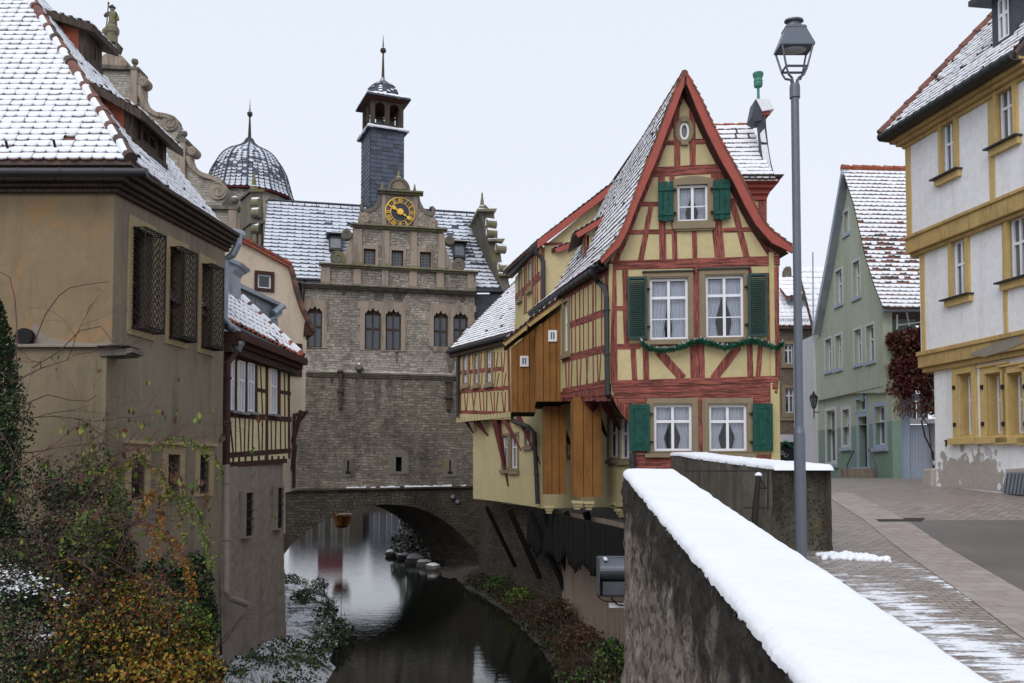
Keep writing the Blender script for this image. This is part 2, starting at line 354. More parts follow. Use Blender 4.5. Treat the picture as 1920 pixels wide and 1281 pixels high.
# ---------------------------------------------------------------- roof tiles
SHAPES = {
 'beaver': [(-.49, .26), (-.36, .07), (0, 0), (.36, .07), (.49, .26)],
 'slate': [(-.49, .10), (.2, -.04), (.49, .30)],
 'flat': [(-.49, 0), (.49, 0)],
 'pan': [(-.5, .0), (-.3, .0), (-.1, .0), (.15, .0), (.5, .0)]}
PANH = [.045, .02, .0, .0, .045]
def tiles(mb, S, vmax, row, tw, ur, kind_='beaver', snow=lambda u, v: .95, tm=('tile_red', 'tile_brown'), lift=.03, gap=(.10, .28), sth=.022, skip=None, thick=.015, sm='snow'):
    e = .05; v = 0.0; i = 0; sh = SHAPES[kind_]; k = len(sh)
    while v < vmax - row * .3:
        ua, ub = ur(v); n = max(1, int(round((ub - ua) / tw))); w_ = (ub - ua) / n; off = .5 * w_ if (i % 2 and kind_ in ('beaver', 'flat')) else 0
        for j in range(n + (1 if off else 0)):
            u = ua + (j + .5) * w_ - off; wa = w_
            if off and (j == 0 or j == n): wa = w_ * .5; u = ua + w_ * .25 if j == 0 else ub - w_ * .25
            if skip and skip(u, v): continue
            p = S(u, v); T = (S(u + e, v) - S(u - e, v)); B = (S(u, min(v + e, vmax)) - S(u, v - e if v > e else v))
            if T.length < 1e-6 or B.length < 1e-6: continue
            T.normalize(); B.normalize(); Nn = T.cross(B).normalized()
            if Nn.z < -.001 : Nn = -Nn
            B = Nn.cross(T) if (Nn.cross(T)).dot(B) > 0 else -Nn.cross(T)
            l = lift + R(-.005, .006); dy = R(-.012, .012) * row * 4; tl = R(-.008, .008)
            def pt(a, b, h): return p + T * (a * wa) + B * b + Nn * h
            ph = PANH if kind_ == 'pan' else [0] * k
            bot = [pt(x, y * row + dy, l + ph[q] + tl * x) for q, (x, y) in enumerate(sh)]
            bl = [pt(x, y * row + dy, l + ph[q] - thick - .012) for q, (x, y) in enumerate(sh)]
            top = [pt(x, row * 1.08, .004 + ph[q]) for q, (x, y) in enumerate(sh)]
            mt = random.choice(tm)
            if kind_ == 'pan':
                for q in range(k - 1):
                    mb.poly([bot[q], bot[q + 1], top[q + 1], top[q]], mt); mb.poly([bl[q], bl[q + 1], bot[q + 1], bot[q]], mt)
            else:
                mb.poly(bot + [top[-1], top[0]], mt)
                for q in range(k - 1): mb.poly([bl[q], bl[q + 1], bot[q + 1], bot[q]], mt)
            if sm:
                g = R(*gap) * row * .75
                if R(0, 1) > snow(u, v): g = row * R(.5, .8)
                if R(0, 1) < .004: continue
                h = sth * R(.8, 1.2)
                sx0 = 1.035
                b2 = [pt(x * sx0, y * row + dy + g + R(-.01, .01) * row, l + ph[q] * .75 + h * .6) for q, (x, y) in enumerate(sh)]
                b1 = [pt(x * sx0, y * row + dy + g - .02 * row, l + ph[q] * .8 + .001) for q, (x, y) in enumerate(sh)]
                tp = [pt(x, row * 1.06, .01 + h + ph[q] * .75) for q, (x, y) in enumerate(sh)]
                m2 = [a.lerp(b, .25) + Nn * h * .5 for a, b in zip(b2, tp)]
                for q in range(k - 1):
                    mb.poly([b1[q], b1[q + 1], b2[q + 1], b2[q]], sm)
                    mb.poly([b2[q], b2[q + 1], m2[q + 1], m2[q]], sm)
                if kind_ == 'pan':
                    for q in range(k - 1): mb.poly([m2[q], m2[q + 1], tp[q + 1], tp[q]], sm)
                else: mb.poly(m2 + [tp[-1], tp[0]], sm)
        v += row; i += 1
def planeS(o, d, up): return lambda u, v: o + d * u + up * v
def ridge_tiles(mb, a, b, r, m, n=None, snow=.5, step=.38):
    a = V(a); b = V(b); d = b - a; n = n or max(2, int(d.length / step)); t = d.normalized()
    for i in range(n):
        p0 = a + d * i / n; p1 = a + d * (i + 1.06) / n
        mb.tube([p0, p1], [r * 1.12, r * .92], m, 8)
        if R(0, 1) < snow: mb.tube([p0 + t * .06 + V((0, 0, r * .45)), p1 - t * .05 + V((0, 0, r * .45))], r * .8, 'snow', 8)
# ---------------------------------------------------------------- windows
def curtain(f, r, n, half=None, name='curtain', parent=None, style='tie'):
    u0, u1, z0, z1 = r; mb = MB(); um = (u0 + u1) / 2
    for (ue, ui, sg) in ((u0, um, 1), (u1, um, -1)):
        cols = 16; rows = 12; W = abs(ui - ue)
        grid = []
        for j in range(rows + 1):
            v = j / rows
            if style == 'tie':
                k = 1.0 - .5 * (v / .72) ** 1.6 if v < .72 else .5 + .18 * ((v - .72) / .28)
            elif style == 'gather': k = (.97 - .22 * (v / .8) ** 2) if v < .8 else .75 + .1 * (v - .8) / .2
            else: k = 1.0
            rowp = []
            for i in range(cols + 1):
                s_ = i / cols
                rowp.append(f.w(ue + sg * W * k * s_, z1 + (z0 - z1) * v, n + .018 * sin(s_ * 30 + 1.3 * sin(v * 3)) - .03 * (1 - k) * s_))
            grid.append(rowp)
        for j in range(rows):
            for i in range(cols): mb.poly([grid[j][i], grid[j + 1][i], grid[j + 1][i + 1], grid[j][i + 1]], 'curtain')
    return mb.build(name, parent, smooth=True)
def window(parent, f, r, cols=2, rails=(.64,), bars=(), fw=.05, m='paint_white', n=-.05, gl='glass_dark', cur=None, sub=True, name='window', mull=.06, dep=.05, one=False):
    "frame mesh with its mullions; pane and curtain are sub-parts"
    u0, u1, z0, z1 = r; mb = MB(); W = u1 - u0; H = z1 - z0; fw = min(fw, W * .12)
    mb.prism(f, [(u0, z0), (u1, z0), (u1, z1), (u0, z1)], n - dep, n, m, [[(u0 + fw, z0 + fw), (u1 - fw, z0 + fw), (u1 - fw, z1 - fw), (u0 + fw, z1 - fw)]])
    for i in range(1, cols):
        x = u0 + W * i / cols; mb.box(f, (x - mull / 2, x + mull / 2, z0 + fw, z1 - fw), n - dep + .003, n - .004, m)
    for a in rails:
        z = z0 + H * a
        for i in range(cols):
            a0 = u0 + W * i / cols + (mull / 2 if i else fw); a1 = u0 + W * (i + 1) / cols - (mull / 2 if i < cols - 1 else fw)
            mb.box(f, (a0, a1, z - mull / 2, z + mull / 2), n - dep + .005, n - .002, m)
    for a in bars:
        z = z0 + H * a
        mb.box(f, (u0 + fw, u1 - fw, z - .012, z + .012), n - dep + .008, n - dep * .5, m)
    # casement inner frames
    segs = [z0 + fw] + [z0 + H * a for a in rails] + [z1 - fw]
    pm = MB() if sub else mb
    pm.box(f, (u0 + fw * .5, u1 - fw * .5, z0 + fw * .5, z1 - fw * .5), n - dep * .8 - .008, n - dep * .8, 'glass_clear' if cur else gl)
    if cur:
        mb.box(f, (u0 - .02, u1 + .02, z0 - .02, z1 + .02), n - .5, n - .47, 'dark_room')
    o = mb.build(name, parent)
    if sub: pm.build('pane', o)
    if cur: curtain(f, (u0 + fw * .6, u1 - fw * .6, z0 + fw, z1 - fw), n - dep - .09, parent=o, style=cur)
    return o
def surround(parent, f, ro, ri, n0, n1, m, name='window_surround', snowsill=False, hood=False):
    mb = MB(); a0, a1, a2, a3 = ro; b0, b1, b2, b3 = ri
    mb.prism(f, [(a0, a2), (a1, a2), (a1, a3), (a0, a3)], n0, n1, m, [[(b0, b2), (b1, b2), (b1, b3), (b0, b3)]])
    if hood: mb.box(f, (a0 - .03, a1 + .03, a3, a3 + .04), n0, n1 + .06, m)
    return mb.build(name, parent, bevel=.006)
def rect(r): u0, u1, z0, z1 = r; return [(u0, z0), (u1, z0), (u1, z1), (u0, z1)]
def grow(r, k, k2=None): k2 = k if k2 is None else k2; return (r[0] - k, r[1] + k, r[2] - k2, r[3] + k2)
def pbeams(mb, f, lst, n0, n1, m, jit=.006):
    "lst of (x0,y0,x1,y1,width_px) in photo pixels"
    for x0, y0, x1, y1, wp in lst:
        a = f.q(x0, y0); b = f.q(x1, y1); c = f.q((x0 + x1) / 2 + wp / 2, (y0 + y1) / 2); c2 = f.q((x0 + x1) / 2 - wp / 2, (y0 + y1) / 2)
        e = f.q((x0 + x1) / 2, (y0 + y1) / 2 + wp / 2); e2 = f.q((x0 + x1) / 2, (y0 + y1) / 2 - wp / 2)
        dx, dy = abs(x1 - x0), abs(y1 - y0); L_ = (dx * dx + dy * dy) ** .5 + 1e-6
        wh = abs(c[0] - c2[0]); wv = abs(e[1] - e2[1]); wd = (wh * dy + wv * dx) / L_
        mb.beam(f, a, b, max(wd, .02), n0, n1, m, jit)
def scroll(mb, f, c, r, n0, n1, m, turns=1.4, d=1, a0=0.0, body=True):
    "round volute: disc with a raised spiral on it"
    if body: mb.disc(f, c, r, r, n0, n1, m, 24)
    pts = []
    for i in range(int(22 * turns) + 1):
        t = i / (22 * turns); a = a0 + d * 2 * pi * turns * t; rr = r * (.93 - .80 * t)
        pts.append(f.w(c[0] + rr * cos(a), c[1] + rr * sin(a), n1 + .01))
    mb.tube(pts, [r * .10 * (1 - .4 * i / len(pts)) for i in range(len(pts))], m, 6)
def snowcap(mb, f, u0, u1, z, n0, n1, th=.05, seg=None):
    seg = seg or max(3, int((u1 - u0) / .25)); 
    for i in range(seg):
        a = u0 + (u1 - u0) * i / seg; b = u0 + (u1 - u0) * (i + 1) / seg; h = th * R(.5, 1.2)
        mb.prism(f, [(a, z), (b, z), (b, z + h), (a, z + h * R(.8, 1.1))], n0 + .01, n1 - R(0, .03), 'snow')
def pipe(name, parent, pts, r, m, brackets=True):
    mb = MB(); mb.tube(pts, r, m, 10)
    if brackets:
        for a, b in zip(pts[:-1], pts[1:]):
            a = V(a); b = V(b)
            if (b - a).length > 1.2 and abs((b - a).normalized().z) > .8:
                for t in (.15, .6): p = a.lerp(b, t); mb.tube([p, p + V((0, 0, .04))], r * 1.35, m, 10)
    return mb.build(name, parent, smooth=False)
# ================================================================= SETTING
def lerp_tab(tab):
    def f(x):
        if x <= tab[0][0]: 
            a, b = tab[0], tab[1]; return a[1] + (b[1] - a[1]) * (x - a[0]) / (b[0] - a[0]) if False else tab[0][1]
        for a, b in zip(tab[:-1], tab[1:]):
            if x <= b[0]: return a[1] + (b[1] - a[1]) * (x - a[0]) / (b[0] - a[0])
        return tab[-1][1]
    return f
WZ = -4.3
zs = lerp_tab([(0, -1.55), (3, -1.5), (5.5, -1.36), (8, -1.12), (10.5, -.90), (14.8, -.40), (17.8, -.20), (22, -.10), (28, -.06), (33, -.12), (45, .05), (70, .2), (400, 1)])
def gp(px, py):
    r = ray(px, py); a, b = 1.5, 200.0
    D = a
    while D < b and r.z * D > zs(D): D *= 1.01
    return r * D
m, t, b = nodes('cobble')
tcn = N(t, 'ShaderNodeTexCoord'); o = tcn.outputs['Object']
nz = N(t, 'ShaderNodeTexNoise'); nz.inputs['Scale'].default_value = 1.2; t.links.new(o, nz.inputs[0])
vm = N(t, 'ShaderNodeVectorMath', operation='MULTIPLY_ADD'); vm.inputs[1].default_value = (.05, .03, 0); t.links.new(nz.outputs['Color'], vm.inputs[0]); t.links.new(o, vm.inputs[2])
br = N(t, 'ShaderNodeTexBrick', offset=.5); br.inputs['Scale'].default_value = 1; br.inputs['Brick Width'].default_value = .15; br.inputs['Row Height'].default_value = .085
br.inputs['Mortar Size'].default_value = .008; br.inputs['Mortar Smooth'].default_value = .4; br.inputs['Bias'].default_value = 0
br.inputs['Color1'].default_value = (0, 0, 0, 1); br.inputs['Color2'].default_value = (1, 1, 1, 1); t.links.new(vm.outputs[0], br.inputs['Vector'])
c = mx(t, br.outputs['Color'], (.19, .155, .13), (.40, .345, .31)); 
c = mx(t, ramp(t, noi(t, o, .5, 5), .4, .62, (0, 0, 0, 1), (.6,) * 3 + (1,)), c, (.30, .22, .17))
c = mx(t, .30, c, ramp(t, noi(t, o, 12, 6, .7), .3, .7, (.13, .115, .10, 1), (.34, .30, .28, 1)))
c = mx(t, br.outputs['Fac'], c, (.085, .078, .07))
# thin trodden snow left lying beside the parapet
sp = N(t, 'ShaderNodeSeparateXYZ'); t.links.new(o, sp.inputs[0])
def math_(t, op, a, b2=None, cl=False):
    n = N(t, 'ShaderNodeMath', operation=op, use_clamp=cl)
    for i, v in enumerate((a, b2)):
        if v is None: continue
        if hasattr(v, 'is_output'): t.links.new(v, n.inputs[i])
        else: n.inputs[i].default_value = v
    return n.outputs[0]
sn = noi(t, coord(t, 'Object', (1.8, 9, 1)), 1.4, 9, .75)
d1 = math_(t, 'ABSOLUTE', math_(t, 'SUBTRACT', sp.outputs[0], 3.45)); m1 = math_(t, 'SUBTRACT', .13, math_(t, 'MULTIPLY', d1, .34))
d2 = math_(t, 'ABSOLUTE', math_(t, 'SUBTRACT', sp.outputs[0], 4.36)); m2 = math_(t, 'SUBTRACT', .20, math_(t, 'MULTIPLY', d2, 1.0))
nearm = math_(t, 'MULTIPLY', math_(t, 'SUBTRACT', 10.5, sp.outputs[1]), .35, True)
mm = math_(t, 'MULTIPLY', math_(t, 'MAXIMUM', math_(t, 'MAXIMUM', m1, m2), -.06), nearm)
tot = math_(t, 'ADD', sn, mm); tot = math_(t, 'SUBTRACT', tot, math_(t, 'MULTIPLY', math_(t, 'SUBTRACT', 1.0, nearm), .10))
tot = math_(t, 'ADD', tot, math_(t, 'MULTIPLY', br.outputs['Fac'], .03)); tot = math_(t, 'ADD', tot, math_(t, 'MULTIPLY', math_(t, 'SUBTRACT', noi(t, o, 28, 5, .8), .5), .22))
sf = ramp(t, tot, .545, .60)
c = mx(t, sf, c, (.82, .83, .88))
t.links.new(c, b.inputs['Base Color']); t.links.new(ramp(t, sf, 0, 1, (.42,) * 3 + (1,), (.8,) * 3 + (1,)), b.inputs['Roughness'])
h = math_(t, 'ADD', math_(t, 'MULTIPLY', br.outputs['Fac'], -.6), math_(t, 'MULTIPLY', sf, .8)); h = math_(t, 'ADD', h, math_(t, 'MULTIPLY', noi(t, o, 25, 5), .4)); bump(t, b, h, .6, .02)
m, t, b = nodes('slab_band'); o = coord(t)
br = N(t, 'ShaderNodeTexBrick', offset=.5); br.inputs['Scale'].default_value = 1; br.inputs['Brick Width'].default_value = .30; br.inputs['Row Height'].default_value = .2; br.inputs['Mortar Size'].default_value = .006
br.inputs['Color1'].default_value = (.30, .22, .19, 1); br.inputs['Color2'].default_value = (.38, .32, .29, 1); br.inputs['Mortar'].default_value = (.12, .11, .1, 1); t.links.new(o, br.inputs['Vector'])
t.links.new(mx(t, .3, br.outputs['Color'], ramp(t, noi(t, o, 6, 6), .3, .7, (.14, .13, .12, 1), (.35, .33, .31, 1))), b.inputs['Base Color']); b.inputs['Roughness'].default_value = .5; bump(t, b, noi(t, o, 30, 5), .2, .01)
m, t, b = nodes('asphalt'); o = coord(t)
t.links.new(mx(t, ramp(t, noi(t, o, .6, 6), .35, .65), (.085, .08, .075), (.13, .118, .105)), b.inputs['Base Color']); b.inputs['Roughness'].default_value = .42; bump(t, b, noi(t, o, 120, 3), .3, .01)
m, t, b = nodes('water'); o = coord(t)
b.inputs['Base Color'].default_value = (.006, .008, .006, 1); b.inputs['Roughness'].default_value = .01; b.inputs['IOR'].default_value = 1.45; b.inputs['Specular IOR Level'].default_value = .6
h = math_(t, 'ADD', noi(t, coord(t, 'Object', (.8, 2.2, 1)), 1.6, 4, .55, .5), math_(t, 'MULTIPLY', noi(t, coord(t, 'Object', (1, 3.4, 1)), 6, 2), .45)); bump(t, b, h, .055, .05)
m, t, b = nodes('bank'); o = coord(t)
n0 = noi(t, o, 1.1, 8, .75); c = mx(t, ramp(t, noi(t, o, 5, 6, .7), .35, .65), (.022, .030, .012), (.055, .055, .028))
sepn = N(t, 'ShaderNodeSeparateXYZ'); t.links.new(tcn.outputs['Object'] if False else coord(t), sepn.inputs[0])
f_ = math_(t, 'ADD', n0, math_(t, 'MULTIPLY', noi(t, o, 9, 8, .8), .55))
c = mx(t, ramp(t, f_, .70, .79), c, (.80, .82, .87)); t.links.new(c, b.inputs['Base Color']); b.inputs['Roughness'].default_value = .9; bump(t, b, noi(t, o, 14, 8, .8), 1.0, .08)
m, t, b = nodes('earth'); o = coord(t)
t.links.new(mx(t, ramp(t, noi(t, o, 3, 8, .7), .35, .65), (.03, .025, .018), (.085, .07, .05)), b.inputs['Base Color']); b.inputs['Roughness'].default_value = .95; bump(t, b, noi(t, o, 10, 8, .8), 1, .08)

def sheet(name, Ds, xl, xr, zf, m, nx=12):
    mb = MB(); g = []
    for D in Ds: g.append([V((xl(D) + (xr(D) - xl(D)) * i / nx, D, zf(xl(D) + (xr(D) - xl(D)) * i / nx, D))) for i in range(nx + 1)])
    base = 0; k = mb.mi(m)
    for row in g: mb.v += [tuple(p) for p in row]
    for j in range(len(g) - 1):
        for i in range(nx): a = j * (nx + 1) + i; mb.f.append((a, a + 1, a + nx + 2, a + nx + 1)); mb.m.append(k)
    return kind(mb.build(name, smooth=True))
DS = [.5 + .5 * i for i in range(40)] + [21 + 1.5 * i for i in range(30)] + [70, 90, 130, 200, 400]
xlf = lerp_tab([(0, 1.1), (7.5, 1.30), (8.6, 1.6), (9.9, 3.0), (17.5, 3.35), (28, 3.4), (45, 2), (60, 2), (400, 2)])
sheet('street', DS, xlf, lambda D: 60 + D, lambda x, y: zs(y), 'cobble', 4)
# asphalt lane and its slab border
e = [gp(1700, 978), gp(1912, 1108)]
ex = [(p.y, p.x) for p in e][::-1]; ex = [(1.0, ex[0][1] - (ex[0][0] - 1.0) * (ex[1][1] - ex[0][1]) / (ex[1][0] - ex[0][0]))] + ex
xa = lerp_tab(ex + [(gp(1590, 924).y, gp(1590, 924).x)]); Dtop = e[0].y
DA = [1 + (Dtop - 1) * i / 24 for i in range(25)]
sheet('asphalt_lane', DA, xa, lambda D: 30, lambda x, y: zs(y) + .008, 'asphalt', 2)
sheet('slab_border', DA + [Dtop + (gp(1590, 924).y - Dtop) * i / 8 for i in range(1, 9)], lambda D: xa(D) - .62, xa, lambda x, y: zs(y) + .006, 'slab_band', 2)
0 and sheet('slab_gutter', [9 + i * .5 for i in range(20)], lambda D: 4.6 + (D - 9) * .03, lambda D: 4.85 + (D - 9) * .03, lambda x, y: zs(y) + .005, 'slab_band', 1)
mb = MB(); mb.poly([(-700, 8, -6), (-14, 8, -6), (-14, 60, -6), (-700, 60, -6)][::1], 'earth')
mb.poly([(-700, 125, -5.2), (900, 125, -5.2), (900, 1500, -5.2), (-700, 1500, -5.2)], 'earth')
mb.poly([(-700, 125.2, -3.2), (4, 125.2, -3.2), (4, 400, -3.1), (-700, 400, -3.1)], 'earth'); mb.poly([(-700, -60, -6), (-3, -60, -6), (-3, 8, -6), (-700, 8, -6)], 'earth'); kind(mb.build('ground'))
mb = MB(); mb.poly([(-90, -30, WZ), (20, -30, WZ), (20, 125.5, WZ), (-90, 125.5, WZ)], 'water'); kind(mb.build('river'))
# left bank
xw = lerp_tab([(5, -3.0), (12, -3.4), (16.9, -3.95), (22.9, -4.5), (27, -5.4), (31.7, -7.0), (36, -9.2), (44, -12.5)])
xin = lambda D: (-6.6 + (D - 13) * .176 if D < 19.6 else -9.5 - (D - 20) * .3)
def zbank(x, D):
    s = (xw(D) + .3 - x) / max(.5, xw(D) + .3 - xin(D)); s = max(0, min(1, s))
    return WZ - .12 + .85 * (s ** .7) + .14 * noise.noise(V((x * 1.3, D * 1.3, 3))) * min(1, s * 4) + (0 if D > 16 else (16 - D) * .12 * s)
sheet('left_bank', [4 + .35 * i for i in range(110)], xin, lambda D: xw(D) + .3, zbank, 'bank', 34)
# right bank
WALL3 = [(6.0, 1.5), (7.5, 1.9), (12, 2.6), (16.6, 2.55), (20, 2.2), (26.5, 1.2), (33, -1.0), (36.5, -1.4)]
xw3 = lerp_tab(WALL3)
xr0_ = lerp_tab([(8, 1.0), (17.4, 1.15), (20, 1.1), (23.3, .67), (27.1, .05), (30.6, -.8), (33.5, -1.6), (37, -2.3), (46, -4.7)])
xr_ = lambda D: xr0_(D) + .28 * noise.noise(V((D * .8, 3, 3))) + .12 * noise.noise(V((D * 3, 3, 7)))
def zb2(x, D):
    s = max(0, min(1, (x - xr_(D) + .3) / (xw3(D) - xr_(D) + .6))); return WZ - .12 + .62 * s ** .6 + .12 * noise.noise(V((x * 1.5, D * 1.5, 9))) * min(1, s * 4)
sheet('right_bank', [7 + .4 * i for i in range(78)], lambda D: xr_(D) - .3, lambda D: xw3(D) + .4, zb2, 'earth', 20)
# terrace that carries the houses, behind the retaining wall
mb = MB()
pl = [V((x, y, 0)) for y, x in WALL3[1:-1]]
mb.hexa([(p.x + .2, p.y, -5) for p in pl] + [(3.3, 33, -5), (3.3, 8.5, -5)], [(p.x + .2, p.y, -1.05) for p in pl] + [(3.3, 33, -1.05), (3.3, 8.5, -1.05)], 'earth')
kind(mb.build('terrace'))
# ---------------------------------------------------------------- retaining wall by the river
rw = thing('retaining_wall', (1.2, 20, -4.1), 'pinkish grey rendered retaining wall along the right river bank under the houses', 'wall')
mb = MB(); pts = [(x, y) for y, x in WALL3]
for (a, b_) in zip(pts[:-1], pts[1:]):
    n_ = max(1, int(abs(b_[1] - a[1]) / .4))
    for i in range(n_):
        p = V(a).lerp(V(b_), i / n_); q = V(a).lerp(V(b_), (i + 1) / n_); zt = -1.0 if p.y > 8 else -1.15
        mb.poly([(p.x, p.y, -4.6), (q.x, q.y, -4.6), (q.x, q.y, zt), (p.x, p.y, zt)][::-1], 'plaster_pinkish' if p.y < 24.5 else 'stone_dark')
mb.build('wall', rw)
# hanging board skirt, coloured near-black for the deep shade, with pointed ends and raking struts below the houses
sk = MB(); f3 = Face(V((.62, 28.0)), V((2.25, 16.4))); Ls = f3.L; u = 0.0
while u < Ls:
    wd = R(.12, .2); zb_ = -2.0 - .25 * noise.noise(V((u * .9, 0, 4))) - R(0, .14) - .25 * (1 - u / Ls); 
    sk.prism(f3, [(u, zb_ + R(.12, .25)), (u + wd * .5, zb_), (u + wd - .004, zb_ + R(.12, .25)), (u + wd - .004, -1.0), (u, -1.0)], .10, .13 + R(0, .02), 'boards_shade_black'); u += wd
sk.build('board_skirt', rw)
# ---------------------------------------------------------------- near parapet
m, t, b = nodes('parapet_stone'); o = coord(t, 'Object', (1, 1, .62))
vo = N(t, 'ShaderNodeTexVoronoi'); vo.inputs['Scale'].default_value = 13; nzz = N(t, 'ShaderNodeTexNoise'); nzz.inputs['Scale'].default_value = 7; nzz.inputs['Detail'].default_value = 6
t.links.new(o, nzz.inputs[0]); vmm = N(t, 'ShaderNodeVectorMath', operation='MULTIPLY_ADD'); vmm.inputs[1].default_value = (.3, .3, .3); t.links.new(nzz.outputs['Color'], vmm.inputs[0]); t.links.new(o, vmm.inputs[2]); t.links.new(vmm.outputs[0], vo.inputs['Vector'])
cc = N(t, 'ShaderNodeSeparateColor'); t.links.new(vo.outputs['Color'], cc.inputs[0])
c = mx(t, cc.outputs[0], (.15, .125, .10), (.46, .39, .33)); c = mx(t, ramp(t, noi(t, o, 3, 7, .7), .45, .6, (0, 0, 0, 1), (.6,) * 3 + (1,)), c, (.42, .30, .22))
c = mx(t, ramp(t, noi(t, o, 16, 8, .75), .38, .50, (.85,) * 3 + (1,), (0, 0, 0, 1)), c, (.03, .026, .02))
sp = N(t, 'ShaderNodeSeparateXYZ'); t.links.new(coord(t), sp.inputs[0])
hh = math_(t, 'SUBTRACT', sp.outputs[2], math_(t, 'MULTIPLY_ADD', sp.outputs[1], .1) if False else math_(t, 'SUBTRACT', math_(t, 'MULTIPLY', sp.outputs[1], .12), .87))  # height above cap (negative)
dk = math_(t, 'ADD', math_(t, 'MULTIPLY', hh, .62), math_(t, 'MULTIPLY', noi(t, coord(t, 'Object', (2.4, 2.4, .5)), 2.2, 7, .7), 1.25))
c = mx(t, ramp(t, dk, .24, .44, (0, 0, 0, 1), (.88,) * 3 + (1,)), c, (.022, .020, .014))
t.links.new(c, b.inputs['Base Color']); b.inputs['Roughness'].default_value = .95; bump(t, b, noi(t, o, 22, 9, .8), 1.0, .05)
pz = lerp_tab([(.2, -.93), (1, -.79), (2.3, -.60), (3.65, -.435), (4.96, -.285), (7.5, .03), (9, .2)])
pl_ = lambda D: .7424 + .0322 * D; pr_ = lambda D: 1.279 + .0213 * D
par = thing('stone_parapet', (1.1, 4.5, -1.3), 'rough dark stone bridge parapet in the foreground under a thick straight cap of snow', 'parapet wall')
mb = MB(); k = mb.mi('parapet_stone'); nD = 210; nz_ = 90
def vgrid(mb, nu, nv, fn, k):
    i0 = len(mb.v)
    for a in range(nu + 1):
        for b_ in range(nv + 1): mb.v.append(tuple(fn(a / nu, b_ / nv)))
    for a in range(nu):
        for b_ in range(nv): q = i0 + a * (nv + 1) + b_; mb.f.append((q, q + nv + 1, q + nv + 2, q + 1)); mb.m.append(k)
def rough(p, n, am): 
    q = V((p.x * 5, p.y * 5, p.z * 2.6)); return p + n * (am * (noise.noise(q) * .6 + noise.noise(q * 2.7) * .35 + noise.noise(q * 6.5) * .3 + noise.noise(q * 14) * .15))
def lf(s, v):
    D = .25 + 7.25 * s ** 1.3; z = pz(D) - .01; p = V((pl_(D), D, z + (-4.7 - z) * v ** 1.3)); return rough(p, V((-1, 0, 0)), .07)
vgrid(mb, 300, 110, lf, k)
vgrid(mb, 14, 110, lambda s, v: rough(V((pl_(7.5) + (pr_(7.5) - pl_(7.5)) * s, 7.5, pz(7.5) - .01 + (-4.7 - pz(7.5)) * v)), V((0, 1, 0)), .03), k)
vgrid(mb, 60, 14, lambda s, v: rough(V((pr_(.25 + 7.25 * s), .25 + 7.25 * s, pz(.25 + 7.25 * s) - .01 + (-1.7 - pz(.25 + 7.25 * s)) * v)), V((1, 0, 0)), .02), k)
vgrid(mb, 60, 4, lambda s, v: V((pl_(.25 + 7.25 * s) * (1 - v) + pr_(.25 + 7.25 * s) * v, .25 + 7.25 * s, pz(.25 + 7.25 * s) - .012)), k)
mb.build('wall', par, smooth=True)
def snow_cap(parent, Lf, Rf, zf, D0, D1, nD, name='snow_cap', th=.06, am=.012, power=1.3):
    mb = MB(); k = mb.mi('snow'); nc = 22
    def fn(s, v):
        D = D0 + (D1 - D0) * s ** power; l = Lf(D); r_ = Rf(D); z = zf(D); q = V((D * 5, v * 3, 1))
        le = .012 + .012 * noise.noise(V((D * 5, 0, 5))) + .006 * noise.noise(V((D * 30, 2, 5))); re = .012 + .012 * noise.noise(V((D * 6, 9, 5)))
        x = l - le + (r_ + re - l + le) * v; e_ = min(v, 1 - v) * (r_ - l); hgt = th * (1 - max(0, 1 - e_ / .05) ** 2) if e_ > 0 else 0
        if v == 0: zz = -.02 + .012 * noise.noise(V((D * 18, 1, 8)))
        elif v == 1: zz = -.02
        else: zz = hgt + am * noise.noise(V((x * 4, D * 4, 0))) + am * .45 * noise.noise(V((x * 17, D * 17, 0)))
        ez = 0
        if s in (0, 1): zz = -.03
        return V((x, D, z + zz))
    # cross spacing denser at the edges
    i0 = len(mb.v); vs = [0, .004, .02, .05, .09, .14] + [.14 + .72 * i / 12 for i in range(1, 13)] + [.91, .95, .98, .996, 1]
    for a in range(nD + 1):
        for v in vs: mb.v.append(tuple(fn(a / nD, v)))
    for a in range(nD):
        for j in range(len(vs) - 1): q = i0 + a * len(vs) + j; mb.f.append((q, q + 1, q + len(vs) + 1, q + len(vs))); mb.m.append(k)
    return mb.build(name, parent, smooth=True)
snow_cap(par, pl_, pr_, pz, .25, 7.52, 460, th=.035, am=.006)
# ---------------------------------------------------------------- second parapet with end pier
par2 = thing('stone_parapet', (3.3, 12, -1.0), 'dark streaked stone parapet ending in a square mossy pier behind the street lamp', 'parapet wall')
l2 = lerp_tab([(10.3, 3.15), (12, 3.02), (14, 3.0), (17.6, 3.27)]); r2 = lambda D: l2(D) + (.70 if D < 11.2 else .55); z2 = lerp_tab([(10.3, .10), (12, .20), (14, .30), (16, .40), (17.6, .44)])
mb = MB()
def l2g(s, v): D = 10.3 + 7.3 * s; return rough(V((l2(D), D, z2(D) - .005 + (-1.6 - z2(D)) * v)), V((-1, 0, 0)), .05)
k = mb.mi('parapet_stone2')if False else None
masonry('stone_pier', (.10, .088, .07), (.20, .17, .135), (.06, .05, .04), .62, .30, stain=(.018, .016, .012), lo=.42, hi=.62, moss=(.19, .17, .03))
plaster('stone_streaked', (.15, .13, .105), .3, (.022, .018, .014), .92, bst=1.0, bs=14)
k = mb.mi('stone_streaked'); vgrid(mb, 120, 26, l2g, k)
vgrid(mb, 40, 14, lambda s, v: rough(V((r2(10.3 + 7.3 * s), 10.3 + 7.3 * s, z2(10.3 + 7.3 * s) - .005 + (-1.4 - z2(10.3 + 7.3 * s)) * v)), V((1, 0, 0)), .03), k)
